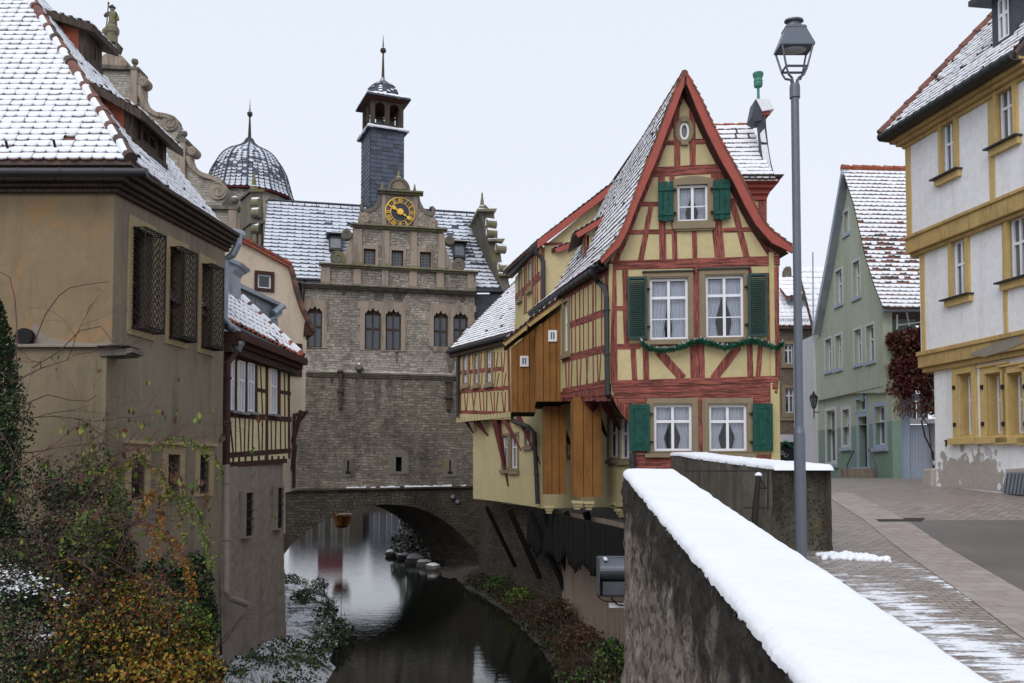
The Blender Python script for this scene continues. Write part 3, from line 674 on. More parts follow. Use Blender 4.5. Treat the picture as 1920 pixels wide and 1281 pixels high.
vgrid(mb, 40, 3, lambda s, v: V((l2(10.3 + 7.3 * s) * (1 - v) + r2(10.3 + 7.3 * s) * v, 10.3 + 7.3 * s, z2(10.3 + 7.3 * s) - .008)), k)
mb.build('wall', par2, smooth=True)
mb = MB(); k = mb.mi('stone_pier')
vgrid(mb, 26, 40, lambda s, v: rough(V((3.15 - .02 + (.74) * s, 10.26 + .2 * s, .085 + (-1.25 - .085) * v)), V((0, -1, 0)), .045), k)
vgrid(mb, 16, 30, lambda s, v: rough(V((3.87, 10.46 + .6 * s, .085 + (-1.25 - .085) * v)), V((1, 0, 0)), .03), k)
mb.build('pier', par2, smooth=True)
snow_cap(par2, l2, r2, z2, 10.24, 17.65, 200, th=.045, power=1)
# trodden snow heap at the pier foot
mb = MB()
for i in range(190):
    x = 3.85 + R(-.3, .45) * R(.4, 1); y = 10.08 - abs(x - 3.75) * .3 + R(-.25, .1); r = R(.012, .05)
    pr = [(r * sin(pi * q / 6) + .001, -r * cos(pi * q / 6) * .8) for q in range(7)]
    mb.lathe((x, y, zs(y) + r * .35), pr, 7, 'snow', R(0, 3))
o_ = mb.build('snow_heap', smooth=True); tag(o_, 'small lumpy heap of snow at the foot of the stone pier', 'snow heap')
# iron railing in the gap between the two parapets
ir = thing('iron_railing', (2.4, 9.0, -1.1), 'thin dark iron railing with a capped post between the two parapets', 'railing'); ff = face((1283, 9.6), (1443, 9.6))
mb = MB(); mb.tube([ff.p3(1283, 883), ff.p3(1440, 883)], .008, 'iron', 6); mb.tube([ff.p3(1395, 952), ff.p3(1440, 952)], .008, 'iron', 6); mb.tube([ff.p3(1440, 883), ff.p3(1440, 958)], .01, 'iron', 6); mb.build('rail', ir)
mb = MB(); p = ff.p3(1422, 893); q_ = ff.p3(1415, 975); mb.tube([p, q_], [.028, .04], 'iron', 8); mb.tube([p, ff.p3(1436, 915)], .008, 'iron', 6); mb.tube([ff.p3(1428, 915), ff.p3(1438, 915)], .012, 'iron', 6); mb.tube([q_, ff.p3(1413, 1100)], .035, 'iron', 8)
o_ = mb.build('post', ir); mb = MB(); mb.lathe(p, [(.03, 0), (.045, .01), (.03, .035), (.01, .045)], 8, 'snow'); mb.build('snow', o_)
# ---------------------------------------------------------------- street lamp
D = 9.2; base = P(1503, 1000, D); base.z = zs(D)
lamp = thing('street_lamp', base, 'tall grey street lamp with a four sided glass lantern standing beside the snowy parapet', 'street lamp')
zt = P(1491, 162, D).z; bx0, by0 = P(1500, 893, D).x, D
zz = lambda y: P(1495, y, D).z
mb = MB(); mb.lathe((bx0, by0, 0), [(.085, base.z - .05), (.085, base.z + .03), (.075, base.z + .05), (.062, base.z + .06), (.060, zz(812)), (.052, zz(806)), (.046, zz(800)), (.043, zz(185)), (.056, zz(184)), (.056, zz(163)), (.050, zz(158)), (.02, zz(157))], 20, 'lamp_paint'); mb.build('pole', lamp, smooth=False)
c0 = V((bx0, by0)); rot = radians(45)
def ring4(r, z, ro=rot):
    r *= .84
    return [V((bx0 + r * cos(ro + i * pi / 2), by0 + r * sin(ro + i * pi / 2) * .68, z)) for i in range(4)]
mb = MB()
top = ring4(.285, zz(92)); bot = ring4(.185, zz(134)); bt2 = ring4(.195, zz(130))
for i in range(4):
    mb.tube([top[i], bot[i]], .011, 'lamp_paint', 6); mb.tube([bt2[i], bt2[(i + 1) % 4]], .013, 'lamp_paint', 6)
    mb.tube([top[i], top[(i + 1) % 4]], .012, 'lamp_paint', 6)
    p = bot[i]; mb.tube([p, p + V((-(p.x - bx0) * .25, -(p.y - by0) * .25, -.06)), V((bx0 + (p.x - bx0) * .32, by0 + (p.y - by0) * .32, zz(148))), V((bx0 + (p.x - bx0) * .2, by0 + (p.y - by0) * .2, zz(158)))], [.011, .013, .013, .014], 'lamp_paint', 6)
mb.build('lantern_frame', lamp)
mb = MB()
e0 = ring4(.315, zz(93)); e1 = ring4(.315, zz(90)); e2 = ring4(.19, zz(58)); e3 = ring4(.20, zz(56)); e4 = ring4(.17, zz(52))
for a, b_ in ((e0, e1), (e1, e2), (e2, e3), (e3, e4)):
    for i in range(4): j = (i + 1) % 4; mb.poly([a[i], a[j], b_[j], b_[i]], 'lamp_paint')
mb.poly(e4, 'lamp_paint'); mb.poly(e0[::-1], 'lamp_paint')
mb.lathe((bx0, by0, 0), [(.10, zz(53)), (.10, zz(47)), (.075, zz(45)), (.075, zz(43)), (.125, zz(41)), (.12, zz(38)), (.06, zz(36)), (.01, zz(35))], 20, 'lamp_paint', 0, .85, .6); mb.build('lantern_roof', lamp)
mb = MB(); mb.lathe((bx0, by0, 0), [(.02, zz(97)), (.12, zz(96)), (.13, zz(94)), (.13, zz(93))], 24, 'lens', 0, 1, .65); mb.build('light_cover', lamp, smooth=True)
# ---------------------------------------------------------------- flood light on the wall
fl = thing('floodlight', P(1145, 1090, 13.0), 'grey metal floodlight with a black cable fixed to the river wall', 'floodlight'); ff = face((1119, 11.5), (1190, 11.5))
mb = MB(); r = ff.rc(1121, 1046, 1185, 1088); n_ = 14
for i in range(n_):
    a0 = pi * i / n_; a1 = pi * (i + 1) / n_; hc = (r[2] + r[3]) / 2; hr = (r[3] - r[2]) / 2
    def pp(u, a): return ff.w(u, hc + hr * cos(a), .02 + .24 * sin(a))
    mb.poly([pp(r[0], a0), pp(r[0], a1), pp(r[1], a1), pp(r[1], a0)], 'iron_grey')
mb.prism(ff, [(r[0] - .015, r[2] - .17), (r[0] + .0, r[2] - .17), (r[0] + .0, r[3] + .02), (r[0] - .015, r[3] + .02)], -.05, .27, 'iron_grey'); mb.box(ff, (r[0], r[1], r[2] - .19, r[3] + .02), -.06, .02, 'iron_grey')
r3 = ff.rc(1127, 1088, 1185, 1113); mb.box(ff, r3, .0, .17, 'iron_grey'); mb.box(ff, ff.rc(1119, 1112, 1185, 1115), -.05, .2, 'iron'); mb.box(ff, ff.rc(1130, 1044, 1136, 1049), .02, .2, 'paint_white')
mb.build('housing', fl, bevel=.006)
mb = MB(); mb.tube([ff.p3(1120, 1112, .05), ff.p3(1122, 1120, .05), ff.p3(1132, 1127, .05), ff.p3(1150, 1129, .05), ff.p3(1185, 1129, .05)], .008, 'iron', 6); mb.tube([ff.p3(1146, 1115, .1), ff.p3(1148, 1124, .12), ff.p3(1158, 1134, .1), ff.p3(1185, 1137, .08)], .012, 'iron', 6); mb.build('cable', fl)
mb = MB(); mb.box(ff, ff.rc(1142, 1130, 1188, 1139), -.06, .04, 'paint_white'); mb.tube([ff.w((r[0] + r[1]) / 2, r3[2], -.03), ff.w((r[0] + r[1]) / 2 + .9, r3[2], -.6)], .02, 'iron', 6); mb.build('bracket', fl)
# ================================================================= RED HALF-TIMBERED HOUSE (front gable)
GB = 'half timbered houses along the right bank'
FF = face((1142, 19.0), (1462, 18.6)); SF = face((965, 26.7), (1142, 19.0))
rh = thing('half_timbered_house', FF.w(1.8, -1.0, -3), 'tall narrow gabled house with red timbers, yellow panels and green shutters', 'house', GB)
outL = [(1284, 139), (1272, 158), (1251, 206), (1234, 254), (1213, 305), (1193, 360), (1174, 415), (1158, 450), (1126, 488)]
inL = [(1282, 163), (1268, 202), (1251, 247), (1232, 299), (1213, 343), (1193, 391), (1176, 436), (1162, 463), (1128, 495)]
outR = [(1287, 137), (1298, 158), (1313, 185), (1327, 216), (1347, 257), (1368, 295), (1389, 333), (1409, 374), (1430, 415), (1444, 431), (1464, 446), (1488, 464)]
inR = [(1287, 160), (1306, 206), (1327, 254), (1354, 307), (1375, 343), (1395, 385), (1416, 422), (1430, 439), (1447, 457), (1485, 476)]
# front wall openings (photo pixels)
W1s, W1 = (1208, 511, 1300, 641), (1218, 522, 1290, 637)
W2s, W2 = (1311, 506, 1403, 637), (1323, 517, 1394, 634)
W3s, W3 = (1213, 747, 1309, 852), (1226, 759, 1297, 846)
W4s, W4 = (1317, 747, 1412, 852), (1329, 759, 1400, 846)
W5s, W5 = (1262, 337, 1337, 419), (1270, 347, 1327, 415)
holes = [rect(FF.rc(*w_)) for w_ in (W1, W2, W3, W4, W5)]
oc = FF.q(1283, 247); orx = FF.q(1292, 247)[0] - oc[0]; orz = FF.q(1283, 230)[1] - oc[1]
hov = [(oc[0] + orx * cos(2 * pi * i / 24), oc[1] + orz * sin(2 * pi * i / 24)) for i in range(24)]
wallp = FF.qs([(1284, 150), (1270, 190), (1255, 230), (1234, 285), (1213, 335), (1190, 392), (1172, 440), (1160, 462), (1143, 492), (1146, 745), (1184, 750), (1184, 1040), (1448, 1040), (1448, 750), (1459, 745), (1461, 474), (1440, 455), (1428, 442), (1408, 405), (1380, 350), (1350, 295), (1322, 240), (1300, 185)])
mb = MB(); mb.prism(FF, wallp, -.25, 0, 'plaster_yellow', holes + [hov]); mb.build('front_wall', rh)
mb = MB()
BM = [(1220, 323, 1364, 316, 17), (1240, 268, 1268, 268, 8), (1300, 266, 1332, 265, 9), (1268, 200, 1270, 314, 11), (1297, 188, 1299, 312, 11),
 (1240, 328, 1243, 489, 12), (1260, 330, 1266, 489, 9), (1302, 430, 1303, 487, 9), (1343, 405, 1350, 488, 18), (1343, 326, 1346, 345, 18),
 (1196, 383, 1236, 383, 8), (1366, 376, 1394, 376, 8), (1174, 436, 1264, 434, 8), (1356, 432, 1422, 430, 8), (1221, 386, 1201, 489, 8), (1373, 380, 1400, 483, 9), (1432, 436, 1452, 480, 7), (1168, 455, 1155, 489, 7),
 (1143, 498, 1462, 489, 17), (1149, 505, 1151, 714, 13), (1172, 507, 1175, 650, 10), (1154, 578, 1174, 578, 8), (1154, 650, 1200, 650, 9),
 (1187, 652, 1190, 712, 9), (1210, 645, 1212, 712, 10), (1305, 500, 1306, 652, 11), (1307, 645, 1308, 712, 26), (1234, 658, 1280, 710, 11), (1384, 650, 1338, 710, 11),
 (1405, 640, 1407, 706, 10), (1427, 640, 1421, 706, 8), (1454, 500, 1456, 712, 12), (1441, 512, 1442, 640, 6), (1437, 569, 1450, 569, 8), (1405, 500, 1407, 512, 5), (1178, 648, 1452, 641, 7)]
pbeams(mb, FF, BM, -.02, .022, 'timber_red')
# curved rafters behind the verge
for cur_ in ([(1288, 165), (1306, 206), (1327, 254), (1354, 307), (1375, 345), (1395, 387), (1416, 424), (1432, 448), (1452, 478)], [(1281, 165), (1266, 207), (1249, 252), (1229, 305), (1210, 350), (1190, 398), (1173, 442), (1160, 470)]):
    for a, b_ in zip(cur_[:-1], cur_[1:]):
        d_ = -4 if cur_[0][0] > 1284 else 3
        pbeams(mb, FF, [(a[0] + d_, a[1], b_[0] + d_, b_[1], 11 if d_ < 0 else 7)], -.02, .019, 'timber_dark_red' if d_ < 0 else 'timber_red', .002)
for i, yy in enumerate([(714, 727), (728, 740), (741, 748)]):
    mb.prism(FF, FF.qs([(1146 + 2 * i, yy[0]), (1460 - i, yy[0] - 9), (1459 - i, yy[1] - 9.4), (1148 + 4 * i, yy[1])]), -.05, .05 - .012 * i, 'timber_red_h')
mb.prism(FF, FF.qs([(1152, 748.5), (1455, 738.5), (1455, 742), (1450, 750), (1446, 757), (1166, 757)]), -.05, .016, 'timber_red_h')
mb.prism(FF, FF.qs([(1143, 735), (1156, 748), (1166, 757), (1182, 757.5), (1182, 795), (1168, 780), (1155, 760)]), -.2, .02, 'timber_red')
mb.prism(FF, FF.qs([(1412, 757.4), (1446, 757.2), (1436, 764), (1412, 765)]), -.05, .012, 'timber_red')
pbeams(mb, FF, [(1312, 758, 1314, 850, 7)], -.02, .02, 'timber_red')
mb.prism(FF, FF.qs([(1184, 758), (1213, 758), (1213, 850), (1184, 850)]), -.02, .012, 'timber_red'); mb.prism(FF, FF.qs([(1184, 852.5), (1447, 852.5), (1447, 905), (1184, 905)]), -.02, .014, 'timber_red_h')
mb.build('timber_frame', rh, bevel=.006)
# windows of the front
def fwin(ws, wi, rails, bars, cur, nm='window', cap=True):
    ri = FF.rc(*wi); ro = FF.rc(*ws); surround(rh, FF, ro, ri, -.03, .045, 'stone_frame')
    mb = MB(); g = grow(ro, -.03); mb.prism(FF, rect(grow(ro, -.045)), -.01, .058, 'stone_frame', [rect(grow(ri, .03))]); mb.box(FF, (ro[0] - .05, ro[1] + .05, ro[2] - .07, ro[2] + .01), -.02, .11, 'stone_frame')
    if cap: mb.box(FF, (ro[0] - .04, ro[1] + .04, ro[3], ro[3] + .03), -.02, .09, 'zinc_dark')
    mb.build('window_moulding', rh, bevel=.008)
    window(rh, FF, ri, 2, rails, bars, .055, 'paint_white', -.03, cur=cur)
fwin(W1s, W1, (.685,), (.34,), 'gather'); fwin(W2s, W2, (.685,), (.34,), 'tie')
fwin(W3s, W3, (.64,), (), 'tie', cap=False); fwin(W4s, W4, (.64,), (), 'tie', cap=False)
ri = FF.rc(*W5); ro = FF.rc(*W5s); h_ = ro[3] - ro[2]
mb = MB(); arc = [(ro[1] - (ro[1] - ro[0]) * i / 12, ro[3] + .07 * sin(pi * i / 12)) for i in range(13)]
mb.prism(FF, [(ro[0], ro[2]), (ro[1], ro[2])] + arc, -.03, .045, 'stone_frame', [rect(ri)]); mb.box(FF, (ro[0] - .02, ro[1] + .03, ro[2] - .14, ro[2] - .002), -.02, .10, 'stone_frame'); mb.box(FF, (ro[0] + .02, ro[1] - .01, ro[2] - .18, ro[2] - .142), -.02, .07, 'stone_frame'); mb.build('window_surround', rh, bevel=.006)
window(rh, FF, ri, 2, (), (.42,), .05, 'paint_white', -.03, cur='tie')
mb = MB(); mb.ring(FF, oc, orx, orz, orx * 2.0, orz * 1.45, -.02, .045, 'stone_frame'); mb.ring(FF, oc, orx * 1.35, orz * 1.18, orx * 1.8, orz * 1.38, 0, .06, 'stone_frame')
for s_ in (1, -1): mb.box(FF, (oc[0] - .08, oc[0] + .08, oc[1] + s_ * orz * 1.28 - .06, oc[1] + s_ * orz * 1.28 + .06), 0, .075, 'stone_frame')
mb.build('oval_surround', rh)
mb = MB(); mb.ring(FF, oc, orx * .58, orz * .72, orx, orz, -.06, .02, 'paint_white'); mb.disc(FF, oc, orx * .9, orz * .9, -.07, -.05, 'glass_grey'); mb.build('oval_window', rh)
# shutters
def shutter(px, st):
    f = FF; r = f.rc(*px); mb = MB(); u0, u1, z0, z1 = r; m = 'paint_green_dark' if st == 'louvre' else 'paint_green'; n0, n1 = .10, .14
    if st == 'louvre':
        b_ = .055; mb.prism(f, rect(r), n0, n1, m, [(lambda a: rect(a))((u0 + b_, u1 - b_, z0 + b_, z1 - b_))])
        k_ = int((z1 - z0 - 2 * b_) / .045)
        for i in range(k_):
            z = z0 + b_ + (i + .5) * (z1 - z0 - 2 * b_) / k_
            mb.hexa([f.w(u0 + b_, z - .02, n1 - .004), f.w(u1 - b_, z - .02, n1 - .004), f.w(u1 - b_, z + .016, n0 + .004), f.w(u0 + b_, z + .016, n0 + .004)][::1], [f.w(u0 + b_, z - .012, n1), f.w(u1 - b_, z - .012, n1), f.w(u1 - b_, z + .024, n0 + .008), f.w(u0 + b_, z + .024, n0 + .008)], m)
    elif st == 'panel':
        mb.box(f, r, n0, n1, m); a = .085; q = (u0 + a, u1 - a, z0 + a * 1.3, z1 - a)
        mb.prism(f, rect(q), n1, n1 + .01, m, [rect(grow(q, -.02))]); q2 = grow(q, -.045)
        pts_ = [(q2[0], q2[2] + .06), (q2[0] + .05, q2[2]), (q2[1] - .05, q2[2]), (q2[1], q2[2] + .06), (q2[1], q2[3] - .06), (q2[1] - .05, q2[3]), (q2[0] + .05, q2[3]), (q2[0], q2[3] - .06)]
        mb.prism(f, pts_, n1, n1 + .014, m)
    else:
        k_ = 3
        for i in range(k_): mb.box(f, (u0 + (u1 - u0) * i / k_ + .004, u0 + (u1 - u0) * (i + 1) / k_ - .004, z0 - .02 * (i % 2), z1 + .01 * (i % 2)), n0, n1 + R(-.002, .002), m)
        for zc in (.18, .82): z = z0 + (z1 - z0) * zc; mb.box(f, (u0, u1, z - .05, z + .05), n1 + .003, n1 + .025, m)
    for zc in (.2, .8):
        z = z0 + (z1 - z0) * zc; ue = u1 if px[0] in (1176, 1180, 1233) else u0; s_ = 1 if ue == u1 else -1
        mb.box(f, (min(ue, ue + s_ * .07), max(ue, ue + s_ * .07), z - .015, z + .015), .06, .13, 'iron')
    o_ = mb.build('shutter', rh, bevel=.003)
for a, s_ in (((1176, 521, 1213, 638), 'louvre'), ((1401, 515, 1437, 633), 'louvre'), ((1180, 759, 1218, 846), 'panel'), ((1410, 758, 1447, 846), 'panel'), ((1233, 345, 1262, 417), 'plank'), ((1337, 341, 1368, 414), 'plank')): shutter(a, s_)
# verge boards
mb = MB(); mb.prism(FF.off(.28), FF.off(.28).qs(outL + inL[::-1]), 0, .06, 'verge_red'); FR = FF.off(.28)
mb.prism(FR, FR.qs(outR + inR[::-1]), 0, .06, 'verge_red'); mb.build('verge_board', rh)
# right roof slope and left roof slope
backR = [V((3.2 + (p_.x - FF.p3(1284, 139).x) * 1.0, 26.2, FF.p3(1155, 345).z)) for p_ in [FF.p3(1284, 139)]]
ridgeB = P(1155, 345, 26.2); eaveB = P(1000, 578, 24.75)
frL = [FR.p3(*q, .05) for q in outL][::-1]           # eave -> ridge
e0 = frL[0]; r0 = frL[-1]
hx = V((r0.x - e0.x, r0.y - e0.y)); 
bkL = []
for p_ in frL:
    a = (p_.x - e0.x) / (r0.x - e0.x); c_ = (p_.z - e0.z) / (r0.z - e0.z); bkL.append(V((eaveB.x + (ridgeB.x - eaveB.x) * a, eaveB.y + (ridgeB.y - eaveB.y) * a, eaveB.z + (ridgeB.z - eaveB.z) * c_)))
def arcl(pts):
    l = [0]
    for a, b_ in zip(pts[:-1], pts[1:]): l.append(l[-1] + (b_ - a).length)
    return l
def crv(pts, ls, s):
    s = max(0, min(ls[-1], s))
    for i in range(len(ls) - 1):
        if s <= ls[i + 1] or i == len(ls) - 2: return pts[i].lerp(pts[i + 1], (s - ls[i]) / (ls[i + 1] - ls[i]))
lsF = arcl(frL); VM = lsF[-1]; lsB = arcl(bkL); LR = 6.3
def S1(u, v): return crv(bkL, lsB, v / VM * lsB[-1]).lerp(crv(frL, lsF, v), u / LR)
mb = MB()
dn = V((.03, 0, -.03))
for i in range(len(frL) - 1):
    a, b_, c_, d_ = frL[i], frL[i + 1], bkL[i + 1], bkL[i]; mb.poly([a + dn, b_ + dn, c_ + dn, d_ + dn], 'tile_brown'); k2 = V((.1, 0, -.12)); mb.poly([a + k2, d_ + k2, c_ + k2, b_ + k2], 'timber_brown'); mb.poly([a + dn, a + k2, b_ + k2, b_ + dn], 'timber_brown')
tiles(mb, S1, VM, .165, .18, lambda v: (0, LR), 'beaver', lambda u, v: .97 if v < VM * .93 else .8, ('tile_brown', 'tile_brown', 'tile_red'), lift=.03, sth=.012, gap=(.18, .36))
ridge_tiles(mb, r0 + V((0, 0, .02)), ridgeB + V((0, 0, .02)), .075, 'tile_red', snow=.25)
mb.build('roof', rh)
frR = [FR.p3(*q, .05) for q in outR]
mb = MB(); sh_ = V((-.9, 7.4, 0))
for a, b_ in zip(frR[:-1], frR[1:]):
    mb.poly([a, a + sh_, b_ + sh_, b_], 'tile_red'); k2 = V((-.1, 0, -.13)); mb.poly([a + k2, b_ + k2, b_ + sh_ + k2, a + sh_ + k2], 'timber_brown')
lsR = arcl(frR); s_ = .05
while s_ < lsR[-1] - .1:
    a = crv(frR, lsR, s_); b_ = crv(frR, lsR, s_ + .2); d_ = (b_ - a).normalized(); nn = V((d_.z, 0, -d_.x)); nn = -nn if nn.z < 0 else nn
    if d_.z < 0: nn = V((-d_.z, 0, d_.x))
    mb.hexa([a + V((0, -.03, 0)), b_ + V((0, -.03, 0)), b_ + V((0, .5, 0)), a + V((0, .5, 0))], [a + nn * .015 + V((0, -.03, 0)), b_ + nn * .05 + V((0, -.03, 0)), b_ + nn * .05 + V((0, .5, 0)), a + nn * .015 + V((0, .5, 0))], random.choice(['tile_orange', 'tile_red', 'tile_red'])); s_ += .165
s_ = .05
while s_ < lsF[-1] - .1:
    a = crv(frL, lsF, s_); b_ = crv(frL, lsF, s_ + .2); nn = V((-.6, 0, .45))
    mb.hexa([a + V((0, -.02, 0)), b_ + V((0, -.02, 0)), b_ + V((0, .2, 0)), a + V((0, .2, 0))][::-1], [a + nn * .06 + V((0, -.02, 0)), b_ + nn * .03 + V((0, -.02, 0)), b_ + nn * .03 + V((0, .2, 0)), a + nn * .06 + V((0, .2, 0))][::-1], random.choice(['tile_orange', 'tile_red', 'tile_brown'])); s_ += .165
pk = FR.p3(1286, 138, .05); mb.lathe(pk + V((0, .08, -.04)), [(.10, -.05), (.11, .0), (.07, .06), (.02, .09)], 8, 'tile_red')
mb.build('roof_slope', rh)
# body behind: right and back walls
rr = FF.p3(1460, 600); ff = Face(V((rr.x, rr.y)), V((rr.x - .9, rr.y + 7.4)))
mb = MB(); mb.box(ff, (0, 7.4, -1.2, FF.q(1460, 474)[1]), -.2, 0, 'plaster_yellow_side'); mb.build('rear_wall', rh)
mb = MB(); c1 = FF.q(1450, 753); ff = Face(V((FF.p3(1449, 800).x, FF.p3(1449, 800).y)), V((FF.p3(1458, 800).x, FF.p3(1458, 800).y + .02)))
mb.prism(ff, ff.qs([(1449.5, 752), (1459, 745), (1459, 900), (1449.5, 900)]), -.3, -.012, 'plaster_yellow'); mb.build('corner_wall', rh)
# --- river side wall
smid = lambda px, y0, y1: (y0 + (y1 - y0) * (px - 1055) / 87.0)
swin = (1058, 566, 1067, 660); hs = [rect(SF.rc(*swin))]
mb = MB(); mb.prism(SF, SF.qs([(965, 600), (965, 768), (1055, 738), (1142, 720), (1142, 495), (1055, 553)]), -.25, 0, 'plaster_yellow_side', hs); mb.build('side_wall', rh)
mb = MB()
SBM = [(1066, 611, 1134, 586, 7), (1055, 674, 1137, 653, 8), (1055, 733, 1140, 719, 7), (1056, 556, 1140, 506, 7)]
for x, w_ in ((1072, 1.6), (1079, 1.6), (1087, 2), (1094, 1.6), (1103, 1.6), (1112, 3), (1117, 1.6), (1128, 2)): SBM += [(x, 560 - (x - 1055) * .6, x + .5, 672 - (x - 1055) * .24, w_)]
for x, dx in ((1060, 3), (1067, 0), (1073, -2), (1082, 1), (1090, -2), (1099, 3), (1103, -3), (1112, 1), (1120, 2), (1127, -3)): SBM += [(x, 674 - (x - 1055) * .24, x + dx, 733 - (x - 1055) * .16, 2)]
SBM += [(1138, 500, 1139, 722, 6)]
pbeams(mb, SF, SBM, -.02, .008, 'timber_red', .003); mb.build('side_timber', rh)
mb = MB(); u = SF.q(1056, 745)[0]; u1_ = SF.q(1140, 735)[0]
while u < u1_:
    wd = .13; t_ = u / SF.L; zt = SF.w(0, 0).z + lerp_tab([(SF.q(1056, 740)[0], SF.q(1056, 740)[1]), (SF.q(1140, 726)[0], SF.q(1140, 726)[1])])(u); zb_ = lerp_tab([(SF.q(1056, 740)[0], SF.q(1056, 752)[1]), (u1_, SF.q(1140, 752)[1])])(u) + R(-.02, .02)
    mb.box(SF, (u + .004, u + wd - .004, zb_, zt), -.02, .05 + R(-.012, .012), 'timber_red'); mb.box(SF, (u + .002, u + wd - .002, zb_ + (zt - zb_) * .4, zt - .04), -.02, .07 + R(-.01, .01), 'timber_red'); u += wd
mb.build('shingle_skirt', rh)
surround(rh, SF, grow(SF.rc(*swin), .09, .07), SF.rc(*swin), -.02, .04, 'stone_frame'); mb = MB(); r = grow(SF.rc(*swin), .12, .07); mb.box(SF, (r[0], r[1], r[2] - .1, r[2]), 0, .1, 'stone_frame'); mb.build('sill', rh)
window(rh, SF, SF.rc(*swin), 2, (.6,), (), .05, 'paint_white', -.04, cur='full')
# jetty underside + lower walls
GF = face((1020, 26.5), (1182, 20.3))
mb = MB(); z_ = -1 + 0 * 1
a = SF.p3(965, 768); 
pA, pB = SF.w(SF.q(965, 770)[0], 0), SF.w(SF.L, 0); gA, gB = GF.w(0, 0), GF.w(GF.L, 0)
zj = SF.q(1142, 722)[1]; zj2 = SF.q(1055, 742)[1]
mb.hexa([V((pA.x, pA.y, zj2)), V((pB.x, pB.y, zj)), V((gB.x + .3, gB.y, zj)), V((gA.x + .5, gA.y, zj2))], [V((pA.x, pA.y, zj2 + .15)), V((pB.x, pB.y, zj + .15)), V((gB.x + .3, gB.y, zj + .15)), V((gA.x + .5, gA.y, zj2 + .15))], 'timber_dark_red'); mb.build('jetty_floor', rh)
gw = [(1142, 784, 1160, 858), (1163, 784, 1182, 860), (1062, 826, 1070, 852)]
mb = MB(); mb.prism(GF, GF.qs([(1008, 954), (1180, 950), (1192, 952), (1192, 735), (1008, 750)]), -.25, 0, 'plaster_yellow', [rect(GF.rc(*w_)) for w_ in gw]); mb.build('lower_wall', rh)
for w_ in gw:
    r = GF.rc(*w_); surround(rh, GF, grow(r, .07, .06), r, -.02, .03, 'stone_frame'); mb = MB(); mb.box(GF, (r[0] - .1, r[1] + .1, r[2] - .15, r[2] - .06), 0, .08, 'stone_frame'); mb.build('sill', rh); window(rh, GF, r, 2, (.62,), (), .04, 'paint_white', -.05, cur='full')
# struts under the jetty
def strut(parent, f0, p0, f1, p1, w0, w1, m='timber_dark_red', nm='strut'):
    a = f0.p3(*p0); b_ = f1.p3(*p1); mb = MB(); mb.tube([a, a.lerp(b_, .5), b_], [w0, (w0 + w1) * .5, w1], m, 4); return mb.build(nm, parent)
for p0, p1, w0 in (((1128, 748), (1162, 806), .17), ((1107, 752), (1137, 818), .16), ((1037, 758), (1072, 842), .17)): strut(rh, SF.off(-.1), p0, GF, p1, w0, .03)
# timber privy shafts
def board_face(mb, f, poly, n1, m, bw=.19, n0=-.02):
    us = [p_[0] for p_ in poly]; u = min(us); U = max(us)
    def zr(x):
        zs_ = []
        for (a, b_) in zip(poly, poly[1:] + poly[:1]):
            if (a[0] - x) * (b_[0] - x) <= 0 and abs(a[0] - b_[0]) > 1e-6: zs_.append(a[1] + (b_[1] - a[1]) * (x - a[0]) / (b_[0] - a[0]))
        return min(zs_), max(zs_)
    n_ = max(1, round((U - u) / bw)); bw = (U - u) / n_
    for i in range(n_):
        a = u + i * bw + .007; b_ = u + (i + 1) * bw - .007; la, ha = zr(a); lb, hb = zr(b_)
        mb.prism(f, [(a, la), (b_, lb), (b_, hb), (a, ha)], n0, n1 + R(-.004, .004), m)
        
def shaft(D0, xa, xb, ybot, ytl, ytr, back=1.7, roof=None, win=None, nm='timber_shaft'):
    f = face((xa, D0), (xb, D0)); q4 = f.qs([(xa, ybot), (xb, ybot), (xb, ytr), (xa, ytl)]); ul, ur_ = (q4[0][0] + q4[3][0]) / 2, (q4[1][0] + q4[2][0]) / 2; poly = [(ul, q4[0][1]), (ur_, q4[1][1]), (ur_, q4[2][1]), (ul, q4[3][1])]; mb = MB()
    board_face(mb, f, poly, .02, 'boards_ochre')
    g = Face(V((f.w(0, 0).x - .0, f.o.y + back)), V((f.w(0, 0).x, f.o.y))) ; zb_ = poly[0][1]; zt = poly[3][1]
    board_face(mb, g, [(0, zb_), (back, zb_), (back, zt), (0, zt)], .02, 'boards_ochre')
    mb.prism(f, poly, -back, -.03, 'boards_shade_black'); o_ = mb.build(nm, rh)
    if win:
        r = f.rc(*win); mb = MB(); mb.prism(f, rect(grow(r, .03)), .0, .06, 'paint_white', [rect(grow(r, -.03))]); mb.box(f, r, .0, .03, 'glass_grey'); mb.box(f, ((r[0] + r[1]) / 2 - .01, (r[0] + r[1]) / 2 + .01, r[2], r[3]), .03, .045, 'paint_white'); mb.build('window', o_)
    if roof:
        (x0, y0), (x1, y1) = roof; a = f.q(x0, y0); b_ = f.q(x1, y1); d_ = V((b_[0] - a[0], 0, b_[1] - a[1])); mb = MB()
        mb.beam(f, a, b_, .12, .12, .18, 'timber_yellow', .002)
        A_ = f.w(a[0], a[1] + .11, .2); Bv = V((d_.x, 0, d_.z)); L_ = Bv.length; Bv.normalize()
        S = lambda u, v: A_ + V((0, 1, 0)) * u + Bv * v
        mb.hexa([A_ - V((0, 0, .05)), A_ + Bv * L_ - V((0, 0, .05)), A_ + Bv * L_ + V((0, back, -.05)), A_ + V((0, back, -.05))], [A_, A_ + Bv * L_, A_ + Bv * L_ + V((0, back, 0)), A_ + V((0, back, 0))], 'timber_brown')
        tiles(mb, S, L_, .17, .18, lambda v: (0, back), 'beaver', lambda u, v: .95, ('tile_red', 'tile_orange')); mb.build('shaft_roof', o_)
shaft(22.3, 1007, 1055, 753, 615, 577, 1.8, ((990, 612), (1056, 563)), (1030, 622, 1042, 639))
